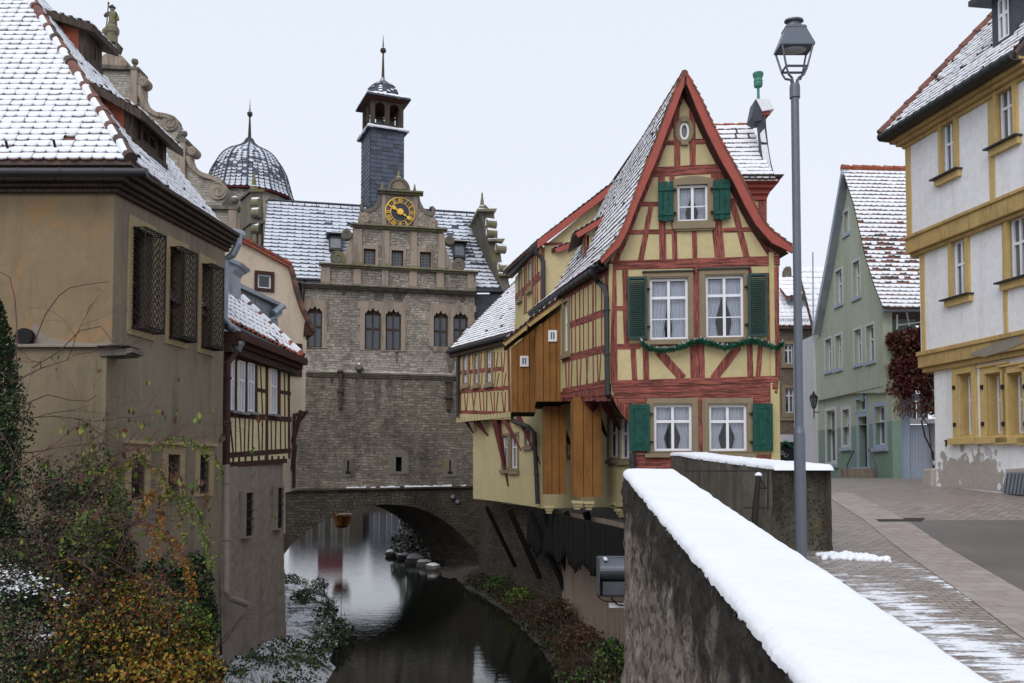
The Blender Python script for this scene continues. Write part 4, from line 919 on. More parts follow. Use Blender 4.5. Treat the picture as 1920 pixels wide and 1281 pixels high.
shaft(24.2, 960, 1004, 773, 652, 615, 1.8, ((945, 648), (1004, 602)), (977, 670, 989, 686))
shaft(20.6, 1077, 1128, 932, 745, 745, 1.1)
shaft(23.0, 1021, 1062, 927, 762, 762, 1.1)
for f_, x, y in ((GF, 1150, 938), (GF, 1158, 950), (face((1078, 20.6), (1128, 20.6)), 1083, 935), (face((1078, 20.6), (1128, 20.6)), 1104, 936), (face((1021, 23), (1062, 23)), 1030, 945)):
    a = f_.q(x, y); mb = MB()
    for i in range(3): mb.box(f_, (a[0] - .13 + .03 * i, a[0] + .13 - .03 * i, a[1] - .12 - .07 * i, a[1] - .05 - .07 * i), -.4, .04 - .04 * i, 'plaster_yellow')
    mb.build('corbel', rh)
# gutter and downpipe
g0 = P(1128, 497, 18.9); g1 = P(995, 588, 24.9); mb = MB(); mb.tube([g0, g1], .085, 'zinc_dark', 10); mb.tube([g0 + V((.12, 0, -.02)), g1 + V((.12, 0, -.02))], .06, 'timber_brown', 4)
for i in range(18): p_ = g0.lerp(g1, i / 17); mb.tube([p_, p_.lerp(g1, .004)], .095, 'zinc_dark', 10)
mb.build('gutter', rh)
of = SF.off(.09); pipe('downpipe', rh, [P(1112, 498, 19.0), P(1112, 512, 19.1), of.p3(1122, 530), of.p3(1133, 538), of.p3(1137, 556), of.p3(1139, 740), P(1148, 757, 19.3), P(1170, 775, 19.6)], .062, 'zinc_dark')
pipe('lower_downpipe', rh, [FF.p3(1186, 850, .08), FF.p3(1187, 960, .08)], .07, 'zinc_dark')
# dormers on the river slope
def roofhit(px, py):
    best = None
    for i in range(60):
        for j in range(80):
            p_ = S1(LR * i / 59, VM * j / 79); r_ = ray(px, py); q_ = r_ * p_.y; d_ = (q_ - p_).length / p_.y
            if best is None or d_ < best[0]: best = (d_, p_, i, j)
    return best[1]
def dormer(apex, foot, topl, eave, wtop, winx):
    p_ = roofhit(*foot); D_ = p_.y; fr = Face(V((p_.x - 3, D_)), V((p_.x + 3, D_))); mb = MB()
    mb.prism(fr, fr.qs([(foot[0], foot[1] + 3), (topl[0], topl[1]), (apex[0] + 4, apex[1] + 2)]), -1.3, 0, 'plaster_yellow')
    pbeams(mb, fr, [(foot[0] + 1, foot[1], topl[0] + 2, topl[1], 5)], 0, .03, 'timber_red', .002)
    g = Face(V((fr.p3(*foot).x - .01, D_ + 1.25)), V((fr.p3(*foot).x - .01, D_))); zf = fr.q(*foot)[1]; zt = fr.q(*topl)[1]
    mb.prism(g, [(0, zf), (1.25, zf), (1.25, zt), (0, zt)], -.1, .01, 'timber_red', [[(.25, zf + .1), (1.0, zf + .1), (1.0, zt - .1), (.25, zt - .1)]])
    mb.prism(g, [(.2, zf + .1), (1.05, zf + .1), (1.05, zt - .1), (.2, zt - .1)], -.06, -.02, 'paint_white', [[(.27, zf + .17), (.6, zf + .17), (.6, zt - .17), (.27, zt - .17)], [(.65, zf + .17), (.98, zf + .17), (.98, zt - .17), (.65, zt - .17)]]); mb.box(g, (.25, 1.0, zf + .12, zt - .12), -.08, -.05, 'glass_dark')
    mb.box(g, (-.06, 1.32, zf - .06, zf + .02), -.02, .06, 'timber_red')
    o_ = mb.build('dormer', rh)
    mb = MB(); a = fr.q(*eave); b_ = fr.q(apex[0] + 8, apex[1] - 6); A_ = fr.w(a[0], a[1], .18); B_ = fr.w(b_[0], b_[1], .18); Bv = B_ - A_; L_ = Bv.length; Bv.normalize(); H_ = V((0, 1.6, 0)); dz = V((0, 0, -.07))
    mb.hexa([A_ + dz, B_ + dz, B_ + H_ + dz, A_ + H_ + dz], [A_, B_, B_ + H_, A_ + H_], 'timber_brown'); mb.beam(fr, (a[0] + .12, a[1] - .04), (b_[0], b_[1] - .10), .13, .17, .22, 'verge_red', .002)
    tiles(mb, lambda u, v: A_ + V((0, 1, 0)) * u + Bv * v, L_, .17, .18, lambda v: (0, 1.6), 'beaver', lambda u, v: .93, ('tile_red', 'tile_brown')); mb.build('dormer_roof', o_)
dormer((1084, 455), (1056, 520), (1054, 479), (1034, 471), 0, 0)
dormer((1132, 409), (1098, 480), (1096, 441), (1072, 443), 0, 0)
# garland
gl = []; pts = [(1203, 641), (1213, 652), (1238, 657), (1264, 655), (1288, 646), (1311, 638), (1330, 643), (1358, 652), (1384, 646), (1405, 638), (1422, 640), (1440, 648), (1458, 653), (1468, 643)]
fg = FF.off(.17); gp3 = [fg.p3(*q) for q in pts]; mb = MB(); mb.tube(gp3, .04, 'garland_green', 6)
lsg = arcl(gp3)
for i in range(4200):
    c_ = crv(gp3, lsg, R(0, lsg[-1])); th = R(0, 2 * pi); r = R(.04, .125); d_ = V((R(-.5, .5), cos(th), sin(th))).normalized(); e_ = d_.cross(V((R(-1, 1), R(-1, 1), R(-1, 1)))).normalized() * .012
    b_ = c_ + d_ * .01; t_ = c_ + d_ * r; mb.poly([b_ - e_, b_ + e_, t_ + V((R(-.02, .02), 0, R(-.02, .02)))], 'snow' if (d_.z > .75 and R(0, 1) < .35) else 'garland_green')
tag(mb.build('garland'), 'dark green fir garland dusted with snow hanging in swags under the upper windows', 'garland')
# ================================================================= second house behind
h2 = thing('half_timbered_house', (2, 27, -1), 'yellow gable with long red verge board behind the roof of the tallest house', 'house', GB)
F2g = face((1012, 24.95), (1165, 24.95)); F2s = face((966, 28.2), (1012, 24.95))
mb = MB(); mb.prism(F2g, F2g.qs([(1012, 468), (1155, 352), (1165, 400), (1165, 600), (1012, 600)]), -.2, 0, 'plaster_yellow'); mb.build('gable_wall', h2)
mb = MB(); pbeams(mb, F2g, [(1017, 466, 1017, 570, 8), (1012, 458, 1056, 457, 5)], 0, .025, 'timber_red'); mb.build('timber_frame', h2)
mb = MB(); fo = F2g.off(.2); mb.prism(fo, fo.qs([(1007, 453), (1160, 337), (1160, 352), (1008, 467)]), 0, .06, 'verge_red'); mb.build('verge_board', h2)
mb = MB(); A_ = fo.p3(1004, 455, .05); B_ = fo.p3(1160, 334, .05); sh2 = V((-.99, 3.6, 0)); mb.hexa([A_ - V((0, 0, .1)), B_ - V((0, 0, .1)), B_ + sh2 - V((0, 0, .1)), A_ + sh2 - V((0, 0, .1))], [A_, B_, B_ + sh2, A_ + sh2], 'timber_brown')
T_ = sh2.normalized(); Bv = (B_ - A_).normalized(); tiles(mb, lambda u, v: A_ + T_ * u + Bv * v, (B_ - A_).length, .17, .18, lambda v: (0, sh2.length), 'beaver', lambda u, v: .9, ('tile_red', 'tile_brown')); mb.poly([B_, B_ + V((3, 0, -3)), B_ + sh2 + V((3, 0, -3)), B_ + sh2], 'tile_brown'); mb.build('roof', h2)
w2 = [(974, 512, 978, 556), (992, 492, 997, 537)]
mb = MB(); mb.prism(F2s, F2s.qs([(966, 520), (966, 640), (1012, 600), (1012, 466)]), -.2, 0, 'plaster_yellow_side', [rect(F2s.rc(*q)) for q in w2]); mb.build('side_wall', h2)
mb = MB(); pbeams(mb, F2s, [(967, 560, 1012, 517, 4), (968, 612, 1012, 576, 5)] + [(x, 512 - (x - 966) * 1.0, x, 600 - (x - 966) * .6, 1.2) for x in (984, 987, 1000, 1004, 1008)], -.02, .02, 'timber_red', .002); mb.build('side_timber', h2)
for q in w2:
    r = F2s.rc(*q); window(h2, F2s, r, 1, (.6,), (), .05, 'paint_white', -.02); surround(h2, F2s, grow(r, .09), r, -.01, .03, 'stone_frame'); mb = MB(); mb.box(F2s, (r[0] - .15, r[1] + .15, r[2] - .22, r[2] - .09), 0, .1, 'stone_frame'); mb.build('sill', h2)
mb = MB(); mb.tube([P(1008, 460, 24.7), P(953, 513, 28.6)], .10, 'zinc_dark', 10); mb.tube([P(1010, 462, 25.0), P(957, 516, 28.8)], .13, 'timber_brown', 6); mb.build('gutter', h2)
pipe('downpipe', h2, [P(1004, 463, 24.7), P(1005, 474, 24.75), P(1014, 482, 24.8), P(1019, 490, 24.8), P(1019, 560, 24.8)], .06, 'zinc_dark')
# ================================================================= third house, low, over the river next to the tower
h3 = thing('half_timbered_house', (-1, 30, -1), 'low yellow timbered house with three narrow windows, jettied out beside the stone gate', 'house', GB)
F3 = face((857, 31.3), (966, 28.2)); F3g = face((887, 31.4), (1022, 26.5))
w3 = [(870, 666, 877, 718), (891, 664, 897, 718), (914, 658, 922, 716)]
mb = MB(); bot = [(966, 786), (940, 787), (900, 787), (859, 781)]
mb.prism(F3, F3.qs([(858, 650)] + bot[::-1][0:0] + [(966, 620)][0:0] + [(858, 781), (900, 787), (940, 787), (966, 786), (966, 618)]), -.2, 0, 'plaster_yellow_side', [rect(F3.rc(*q)) for q in w3]); mb.build('wall', h3)
mb = MB(); B3 = [(859, 772, 966, 776, 6), (860, 699, 941, 691, 6), (860, 735, 955, 727, 6), (858, 664, 955, 640, 5)]
B3 += [(862, 668, 861, 772, 3), (953, 640, 956, 772, 4)]
for x, dx in ((881, 0), (886, 2), (903, -2), (909, 1), (927, 0), (934, -4), (940, 2), (947, -3)): B3.append((x, 660, x + dx, 698, 1.5)); B3.append((x + 2, 699, x + dx, 733, 1.3))
for x in range(864, 952, 7): B3.append((x, 735, x + R(-5, 5), 772, 1.6))
pbeams(mb, F3, B3, -.02, .012, 'timber_red', .002)
mb.build('timber_frame', h3)
mb = MB(); u = 0
while u < F3.L: mb.box(F3, (u, u + .16, F3.q(900, 787)[1] - .02, F3.q(900, 779)[1]), 0, .03, 'plaster_yellow'); u += .21
mb.build('dentil', h3)
for q in w3:
    r = F3.rc(*q); surround(h3, F3, grow(r, .1, .09), r, -.02, .035, 'stone_frame'); window(h3, F3, r, 2, (.62,), (), .04, 'paint_white', -.03, mull=.04, cur='full'); mb = MB(); mb.box(F3, (r[0] - .13, r[1] + .13, r[2] - .2, r[2] - .09), 0, .09, 'stone_frame'); mb.build('sill', h3)
gw = [(943, 817, 953, 876), (959, 815, 971, 878), (986, 808, 996, 832)]
mb = MB(); mb.prism(F3g, F3g.qs([(887, 935), (915, 938), (960, 944), (1024, 954), (1024, 745), (887, 745)]), -.2, 0, 'plaster_yellow', [rect(F3g.rc(*q)) for q in gw]); mb.build('lower_wall', h3)
for q in gw:
    r = F3g.rc(*q); surround(h3, F3g, grow(r, .09, .08), r, -.02, .035, 'stone_frame'); window(h3, F3g, r, 2, (.62,), (), .04, 'paint_white', -.04, mull=.04, cur='full'); mb = MB(); mb.box(F3g, (r[0] - .13, r[1] + .13, r[2] - .2, r[2] - .09), 0, .09, 'stone_frame'); mb.build('sill', h3)
mb = MB(); a, b_ = F3.w(0, 0), F3.w(F3.L, 0); c_, d_ = F3g.w(F3g.L, 0), F3g.w(-.6, 0); zj = F3.q(900, 785)[1]; off_ = V((.4, .5, 0))
for p_ in (a, b_, c_, d_): p_.z = zj
c_ += off_; d_ += off_; up = V((0, 0, .12)); mb.hexa([a, b_, c_, d_], [a + up, b_ + up, c_ + up, d_ + up], 'timber_dark_red'); mb.build('jetty_floor', h3)
for p0, p1, w0 in (((930, 789), (953, 912), .15), ((872, 786), (887, 812), .1), ((892, 788), (915, 817), .12), ((925, 788), (940, 810), .1), ((946, 787), (977, 845), .12), ((976, 783), (1013, 870), .17)): strut(h3, F3.off(-.08), p0, F3g.off(.02), p1, w0, .025)
eL = P(843, 655, 31.5); eR = P(950, 626, 28.4); d_ = V((eR.x - eL.x, eR.y - eL.y, 0)).normalized(); inn = V((-d_.y, d_.x, 0)); up = (inn + V((0, 0, .97))).normalized(); dd = (eR - eL).normalized()
mb = MB(); LL = (eR - eL).length + 1.2; o_ = eL; q = V((0, 0, -.1)); A_, B_, C_, D_ = eL, eL + dd * LL, eL + dd * LL + up * 4.6, eL + up * 4.6
mb.hexa([A_ + q, B_ + q, C_ + q, D_ + q], [A_, B_, C_, D_], 'timber_brown'); tiles(mb, planeS(eL, dd, up), 4.6, .17, .19, lambda v: (0, LL), 'beaver', lambda u, v: .97, ('tile_brown', 'tile_red'), sth=.02, gap=(.2, .34)); ridge_tiles(mb, A_ + V((0, 0, .03)), D_ + V((0, 0, .03)), .05, 'tile_brown', snow=.2); mb.build('roof', h3)
mb = MB(); mb.tube([eL + V((-.05, -.05, -.1)), eL + dd * LL + V((-.05, -.05, -.1))], .09, 'zinc_dark', 8); mb.beam(F3.off(.02), F3.q(848, 664), F3.q(966, 634), .30, .0, .12, 'timber_old'); mb.build('gutter', h3)
pipe('downpipe', h3, [P(852, 662, 31.3), F3.off(.1).p3(858, 672), F3.off(.1).p3(858, 782)], .055, 'zinc_dark')
pipe('lower_downpipe', h3, [F3.off(.05).p3(960, 775), F3.off(.0).p3(962, 790), F3g.off(.2).p3(990, 800), F3g.off(.12).p3(1002, 812), F3g.off(.12).p3(1008, 945)], .07, 'zinc_dark')
# raking timber props under the houses
fw3 = Face(V((-1.0, 33)), V((1.2, 26.5))); ra = thing('raking_props', (0, 27, -3), 'row of raking timber props in shade-darkened black leaning between the river wall and the houses', 'timber prop')
for a, b_ in (((912, 950), (966, 1062)), ((955, 955), (1012, 1085)), ((995, 960), (1062, 1110)), ((1022, 962), (1066, 1075)), ((1060, 960), (1110, 1080)), ((1098, 960), (1130, 1060))):
    mb = MB(); pa = P(a[0], a[1], 28 - (a[0] - 912) * .035); pb = P(b_[0], b_[1], 29 - (b_[0] - 966) * .045); mb.tube([pa, pb], .09, 'boards_shade_black', 4); mb.build('prop', ra)
# ================================================================= cross-roofed house to the right behind
h4 = thing('half_timbered_house', (6, 24, -1), 'small snowy cross roof with red cornice and green copper finial behind the tall gable', 'house', GB)
F4 = face((1330, 22.8), (1440, 22.8)); za = F4.q(1400, 337)[1]
mb = MB(); mb.prism(F4, F4.qs([(1330, 350), (1438, 350), (1438, 560), (1330, 560)]), -1.5, 0, 'plaster_yellow'); mb.build('wall', h4)
mb = MB(); pbeams(mb, F4, [(1429, 370, 1431, 560, 14), (1330, 364, 1438, 364, 14)], 0, .03, 'timber_red'); mb.build('timber_frame', h4)
mb = MB()
for i, (y0, y1, xr, n_) in enumerate(((337, 342, 1462, .42), (342, 350, 1457, .34), (350, 357, 1451, .25), (357, 366, 1444, .14), (366, 376, 1440, .07))): mb.prism(F4, F4.qs([(1330, y0), (xr, y0), (xr - 4, y1), (1330, y1)]), -1.5 - n_, n_, 'verge_red' if i else 'iron')
mb.build('cornice', h4)
mb = MB(); e_ = F4.off(.42); eA = e_.w(*e_.q(1330, 336)); eB = e_.w(*e_.q(1459, 336)); rA = P(1330, 236, 24.2); rB = P(1411, 234, 24.2)
k_ = 14; prof = [(i / k_, (i / k_) ** 1.0) for i in range(k_ + 1)]
lsu = [(rA - eA), (rB - eB)]
def S4(u, v):
    t_ = v / 2.6; s_ = u / 2.0; zz_ = t_ ** 1.35; b0 = eA.lerp(eB, s_); 
    xe = 1 - (1 - t_) ** 2.6
    top_ = rA.lerp(rB, s_); x = b0.x + (top_.x - b0.x) * (xe if s_ > .0 else xe); return V((x, b0.y + (top_.y - b0.y) * t_, b0.z + (top_.z - b0.z) * (t_ * .8 + .2 * t_ * t_)))
for i in range(10):
    v0, v1 = 2.6 * i / 10, 2.6 * (i + 1) / 10; q = V((0, .02, -.03)); mb.poly([S4(0, v0) + q, S4(2, v0) + q, S4(2, v1) + q, S4(0, v1) + q], 'snow')
tiles(mb, S4, 2.6, .2, .19, lambda v: (0, 2.0 - .06), 'beaver', lambda u, v: 1.0, ('tile_red',), gap=(.12, .2)); ridge_tiles(mb, rA, rB, .06, 'tile_orange', snow=.9); mb.build('roof', h4)
fc = face((1400, 23.2), (1450, 23.2)); mb = MB()
mb.prism(fc, fc.qs([(1412, 212), (1432, 212), (1434, 245), (1438, 280), (1442, 305), (1448, 330), (1458, 336), (1432, 336), (1426, 305), (1424, 270), (1421, 235)]), -.1, .15, 'slate_dark')
mb.prism(fc, fc.qs([(1422, 255), (1430, 246), (1434, 272), (1424, 270)]), .15, .17, 'snow'); mb.prism(fc, fc.qs([(1424, 276), (1435, 276), (1441, 312), (1446, 332), (1432, 330), (1427, 300)]), .15, .17, 'snow'); mb.build('coping', h4)
mb = MB(); mb.prism(fc, fc.qs([(1405, 226), (1412, 193), (1420, 200), (1426, 214), (1424, 232), (1414, 232)]), -.3, .2, 'slate_dark'); mb.prism(fc, fc.qs([(1424, 213), (1440, 211), (1440, 219), (1424, 221)]), -.2, .17, 'verge_red')
pts4 = fc.qs([(1413, 192), (1438, 193), (1447, 211), (1425, 215)]); mb.prism(fc, pts4, -.22, .23, 'snow'); mb.build('gablet', h4)
p_ = fc.p3(1420, 193); s_ = 23.2 / 1600
mb = MB(); mb.lathe(p_ + V((0, -.1, 0)), [(3.6 * s_, 0), (2.6 * s_, 12 * s_), (2.4 * s_, 25 * s_), (4 * s_, 26 * s_), (7.5 * s_, 28 * s_), (8.5 * s_, 33 * s_), (7.8 * s_, 36 * s_), (8.6 * s_, 38 * s_), (7.5 * s_, 43 * s_), (9.5 * s_, 49 * s_), (10.3 * s_, 52 * s_), (9.4 * s_, 54.5 * s_), (4 * s_, 56 * s_)], 16, 'copper_green')
mb.lathe(p_ + V((0, -.1, 55.4 * s_)), [(6 * s_, 0), (5 * s_, 1.4 * s_), (1 * s_, 2 * s_)], 10, 'snow'); mb.build('finial', h4)
# ================================================================= GATE TOWER
TF = face((553, 37.2), (888, 38.8))
gt = thing('gate_tower', TF.w(4, -1.3, -3), 'weathered stone gate building with scrolled clock gable and snowy slate roof', 'gate building')
TW = 7.0
pair = [(576, 582, 604, 652), (684, 586, 714, 656), (723, 588, 752, 657), (813, 591, 840, 660), (850, 593, 877, 650)]
def ogee(f, px):
    x0, y0, x1, y1 = px; r = f.rc(*px); u0, u1, z0, z1 = r; W = u1 - u0; h = .16; pts = [(u0, z0), (u1, z0), (u1, z1 - .06)]
    # three little lobes with points between them
    pts += [(u1 - W * .10, z1 + .0), (u1 - W * .20, z1 + .12), (u1 - W * .28, z1 + .05), (u1 - W * .40, z1 + .08), (u1 - W * .5, z1 + .22), (u0 + W * .40, z1 + .08), (u0 + W * .28, z1 + .05), (u0 + W * .20, z1 + .12), (u0 + W * .10, z1 + .0), (u0, z1 - .06)]
    return pts
loops = [(651, 864, 654, 889), (742, 857, 753, 884), (842, 863, 845, 889)]
mb = MB()
def tpoly(f, r, m, n0, n1, holes=()): mb.prism(f, r, n0, n1, m, holes)
mb.prism(TF, TF.qs([(560, 700), (562, 620), (566, 560), (567, 530), (890, 545), (889, 706), (860, 707), (560, 699)]), -.6, 0, 'stone_tower', [ogee(TF, q) for q in pair]); mb.build('upper_wall', gt)
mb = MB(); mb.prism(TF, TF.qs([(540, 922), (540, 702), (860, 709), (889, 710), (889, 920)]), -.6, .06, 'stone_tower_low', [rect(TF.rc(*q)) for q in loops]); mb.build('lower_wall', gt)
# side and back walls of the block
a, b_ = TF.w(0.1, 0), TF.w(TF.L, 0); bk = V((-TF.n.x, -TF.n.y, 0)) * TW; z0, z1 = -1.2, TF.q(700, 540)[1]
mb = MB()
for s_, e_ in ((a + bk, a), (b_, b_ + bk), (b_ + bk, a + bk)):
    mb.poly([V((s_.x, s_.y, z0)), V((e_.x, e_.y, z0)), V((e_.x, e_.y, z1)), V((s_.x, s_.y, z1))], 'stone_dark')
mb.build('rear_wall', gt)
# window surrounds
def tband(f, px, m, n0, n1, jx=0):
    mb.box(f, f.rc(*px), n0, n1, m)
for grp in ([pair[0]], pair[1:3], pair[3:5]):
    x0 = grp[0][0] - 9; x1 = grp[-1][2] + 9; y0 = grp[0][1] - 20; y1 = grp[-1][3] + 1
    if grp[0] is pair[0]: x0 = 572; 
    if len(grp) == 2 and grp[0] is pair[3]: x1 = 888
    mb = MB(); ro = TF.rc(x0, y0, x1, y1); mb.prism(TF, rect(ro), -.1, .04, 'stone_trim', [ogee(TF, q) for q in grp])
    k_ = 6
    for i in range(k_):
        z = ro[2] + (ro[3] - ro[2]) * i / k_; 
        if i % 2: mb.box(TF, (ro[0] - R(.06, .14), ro[0] + .05, z, z + (ro[3] - ro[2]) / k_ - .02), -.1, .036, 'stone_trim'); mb.box(TF, (ro[1] - .05, ro[1] + R(.06, .14), z, z + (ro[3] - ro[2]) / k_ - .02), -.1, .034, 'stone_trim')
    mb.build('window_surround', gt, bevel=.01)
    for q in grp:
        r = TF.rc(*q); mb = MB(); u0, u1, z0_, z1_ = r; og = ogee(TF, q)
        inner = [(u0 + .07, z0_ + .07), (u1 - .07, z0_ + .07), (u1 - .07, z1_ - .08), (u0 + .07, z1_ - .08)]
        mb.prism(TF, og, -.20, -.14, 'timber_old', [inner]); um = (u0 + u1) / 2; zm = z0_ + (z1_ - z0_) * .58
        mb.box(TF, (um - .035, um + .035, z0_, z1_), -.19, -.13, 'timber_old'); mb.box(TF, (u0, u1, zm - .04, zm + .04), -.195, -.128, 'timber_old')
        wo = mb.build('window', gt); mb = MB(); mb.prism(TF, og, -.23, -.20, 'glass_blue'); mb.build('pane', wo)
for q in loops:
    r = TF.rc(*q); mb = MB(); W = .28 if q[2] - q[0] < 8 else .32
    mb.prism(TF, rect((r[0] - W, r[1] + W, r[2] - .12, r[3] + (.08 if q[2] - q[0] < 8 else .12))), 0, .09, 'stone_trim_dark', [rect(r)])
    if q[2] - q[0] > 8: mb.prism(TF, [(r[0] - .3, r[3] + .12), (r[1] + .3, r[3] + .12), ((r[0] + r[1]) / 2 + .2, r[3] + .32), ((r[0] + r[1]) / 2 - .1, r[3] + .36)], 0, .10, 'stone_trim_dark')
    else: mb.box(TF, (r[0] - .08, r[1] + .08, r[2] + .0, r[2] + .12), .05, .093, 'dark_room')
    mb.box(TF, (r[0] - .02, r[1] + .02, r[2], r[3]), -.45, -.4, 'dark_room')
    mb.build('loophole', gt)
# string courses
def course(f, p0, p1, hpx, n1, m, snow=False, n0=0.0, steps=2):
    mb = MB(); (x0, y0), (x1, y1) = p0, p1; 
    for i in range(steps):
        t0, t1 = i / steps, (i + 1) / steps; g = f.off(0)
        mb.prism(f, f.qs([(x0, y0 + hpx * t1), (x0, y0 + hpx * t0), (x1, y1 + hpx * t0), (x1, y1 + hpx * t1)][::-1]), n0, n1 * (1 - .45 * i / max(1, steps - 1) if steps > 1 else 1), m)
    return mb
mb = course(TF, (576, 697), (857, 705), 9, .22, 'stone_trim_dark', steps=3); mb.build('string_course', gt, bevel=.01)
mb = MB(); q = TF.q(600, 697); snowcap(mb, TF, q[0], q[0] + 5.8, q[1], .06, .2, .02); mb.build('snow', gt)
mb = course(TF, (530, 918), (889, 911), 7, .24, 'stone_dark', steps=2); mb.build('base_course', gt, bevel=.01)
mb = MB(); q = TF.q(640, 915.5); q2 = TF.q(872, 912)
for i in range(26):
    t0, t1 = i / 26, (i + 1) / 26
    if R(0, 1) < .85: mb.prism(TF, [(q[0] + (q2[0] - q[0]) * t0, q[1] + (q2[1] - q[1]) * t0), (q[0] + (q2[0] - q[0]) * t1, q[1] + (q2[1] - q[1]) * t1), (q[0] + (q2[0] - q[0]) * t1, q[1] + (q2[1] - q[1]) * t1 + R(.02, .09)), (q[0] + (q2[0] - q[0]) * t0, q[1] + (q2[1] - q[1]) * t0 + R(.02, .09))], .05, .22, 'snow')
mb.build('ledge_snow', gt)
# wooden chutes and a spout
mb = MB(); mb.box(TF, TF.rc(635, 697, 641, 768), .05, .32, 'timber_old'); mb.box(TF, TF.rc(632, 733, 644, 737), .05, .36, 'timber_old'); mb.box(TF, TF.rc(632, 696, 644, 700), .05, .38, 'timber_old'); mb.build('wooden_chute', gt, bevel=.02)
mb = MB(); mb.box(TF, TF.rc(837, 716, 844, 771), .05, .26, 'timber_old'); mb.box(TF, TF.rc(833, 745, 848, 749), .05, .32, 'timber_old'); mb.box(TF, TF.rc(834, 715, 847, 719), .05, .3, 'timber_old'); mb.build('wooden_chute', gt, bevel=.02)
mb = MB(); a = TF.p3(674, 693); mb.tube([a, a + V((.1, -.7, .05))], [.2, .14], 'stone_trim_dark', 6); mb.tube([a + V((0, -.1, .16)), a + V((.1, -.7, .17))], [.07, .05], 'snow', 6); mb.build('water_spout', gt)
simple('stain', (.12, .10, .083), .95, var=.5, bst=.4)
mb = MB(); SFc = TF.off(.0605)
for x0, x1, y0, y1, k in ((699, 716, 706, 786, 1), (723, 738, 707, 757, 1), (751, 758, 708, 744, 1), (664, 684, 706, 775, 1), (618, 628, 704, 722, 1), (700, 722, 548, 578, 0), (735, 762, 549, 570, 0), (858, 876, 555, 568, 0), (740, 748, 660, 682, 0), (835, 856, 662, 700, 0), (640, 650, 546, 556, 0)):
    f = SFc if k else TF.off(.002); n_ = 9; L_ = []; R_ = []
    for i in range(n_ + 1):
        t_ = i / n_; w_ = (1 - t_ ** 2.2 * .8) / 2; c_ = (x0 + x1) / 2 + R(-.8, .8); L_.append((c_ - (x1 - x0) * w_ * R(.75, 1.1), y0 + (y1 - y0) * t_)); R_.append((c_ + (x1 - x0) * w_ * R(.75, 1.1), y0 + (y1 - y0) * t_))
    mb.prism(f, f.qs(L_ + R_[::-1]), -.004, 0.001, 'stain')
mb.build('water_stains', gt)
# main cornice, attic with pilasters
mb = course(TF, (566, 533), (893, 548), 7, .36, 'stone_trim_dark', steps=3); mb.build('cornice', gt, bevel=.01)
AT = TF.off(.12); mb = MB(); mb.prism(AT, AT.qs([(600, 534), (602, 500), (892, 514), (893, 548)]), -.5, 0, 'stone_tower'); mb.build('attic_wall', gt)
mb = MB()
for x0, x1, y in ((602, 619, 501), (662, 677, 505), (716, 728, 507), (767, 782, 509), (818, 832, 511), (876, 888, 513)):
    mb = MB(); q = AT.qs([(x0, y + 33), (x0, y), (x1, y + .5), (x1, y + 33.5)]); mb.prism(AT, q, -.02, .09, 'stone_trim'); q2 = AT.qs([(x0 - 2, y + 34), (x0 - 2, y + 28), (x1 + 2, y + 28.5), (x1 + 2, y + 34)]); mb.prism(AT, q2, -.02, .16, 'stone_mossy'); mb.build('attic_pilaster', gt, bevel=.01)
mb = course(AT, (598, 494), (896, 510), 6, .26, 'stone_mossy', steps=2); mb.build('attic_cornice', gt, bevel=.01)
# gable stage one
G1 = TF.off(.05); gw = [(682, 467, 704, 500), (734, 470, 756, 503), (787, 473, 808, 506)]
mb = MB(); mb.prism(G1, G1.qs([(662, 497), (662, 425), (832, 435), (832, 508)]), -.5, 0, 'stone_tower', [rect(G1.rc(*q)) for q in gw]); mb.build('gable_wall', gt)
mb = MB()
for x0, x1, y0, y1 in ((663, 679, 430, 497), (717, 730, 433, 500), (769, 782, 436, 504), (821, 834, 439, 508)):
    mb = MB(); mb.prism(G1, G1.qs([(x0, y1), (x0, y0), (x1, y0 + .5), (x1, y1 + .5)]), -.02, .10, 'stone_trim'); mb.prism(G1, G1.qs([(x0 - 2, y1 + 1), (x0 - 2, y1 - 5), (x1 + 2, y1 - 4.5), (x1 + 2, y1 + 1)]), -.02, .18, 'stone_mossy'); mb.build('gable_pilaster', gt, bevel=.01)
for q in gw: mb = MB(); mb.prism(G1, rect(grow(G1.rc(*q), .13, .17)), 0, .05, 'stone_trim', [rect(G1.rc(*q))]); mb.build('gable_window_surround', gt, bevel=.01)
for q in gw:
    r = G1.rc(*q); mb = MB(); mb.prism(G1, rect(r), -.2, -.1, 'timber_brown', [rect(grow(r, -.05))]); o_ = mb.build('gable_window', gt); mb = MB(); mb.box(G1, r, -.24, -.16, 'glass_lead'); mb.build('pane', o_)
mb = course(G1, (657, 421), (838, 431), 6, .3, 'stone_mossy', steps=2); mb.build('gable_cornice', gt, bevel=.01)
def band(mb, f, outer, inner, n0, n1, m):
    mb.prism(f, f.qs(outer + inner[::-1]), n0, n1, m)
mb = MB()  # side volutes of stage one
band(mb, G1, [(656, 438), (655, 452), (650, 467), (643, 481), (634, 492)], [(662, 436), (663, 460), (663, 480), (662, 499), (630, 499)], -.3, -.02, 'stone_trim')
scroll(mb, G1, G1.q(650, 440), .23, -.3, .06, 'stone_trim_dark', d=-1, a0=0); scroll(mb, G1, G1.q(633, 484), .32, -.3, .08, 'stone_trim_dark', d=1, a0=2); mb.build('volute', gt); mb = MB()
band(mb, G1, [(834, 446), (836, 465), (842, 485), (853, 500)], [(830, 446), (830, 480), (832, 500), (850, 508)], -.3, .0, 'stone_trim')
scroll(mb, G1, G1.q(843, 451), .22, -.3, .06, 'stone_trim_dark', d=1, a0=3); scroll(mb, G1, G1.q(860, 497), .30, -.3, .08, 'stone_trim_dark', d=-1, a0=1)
mb.build('volute', gt)
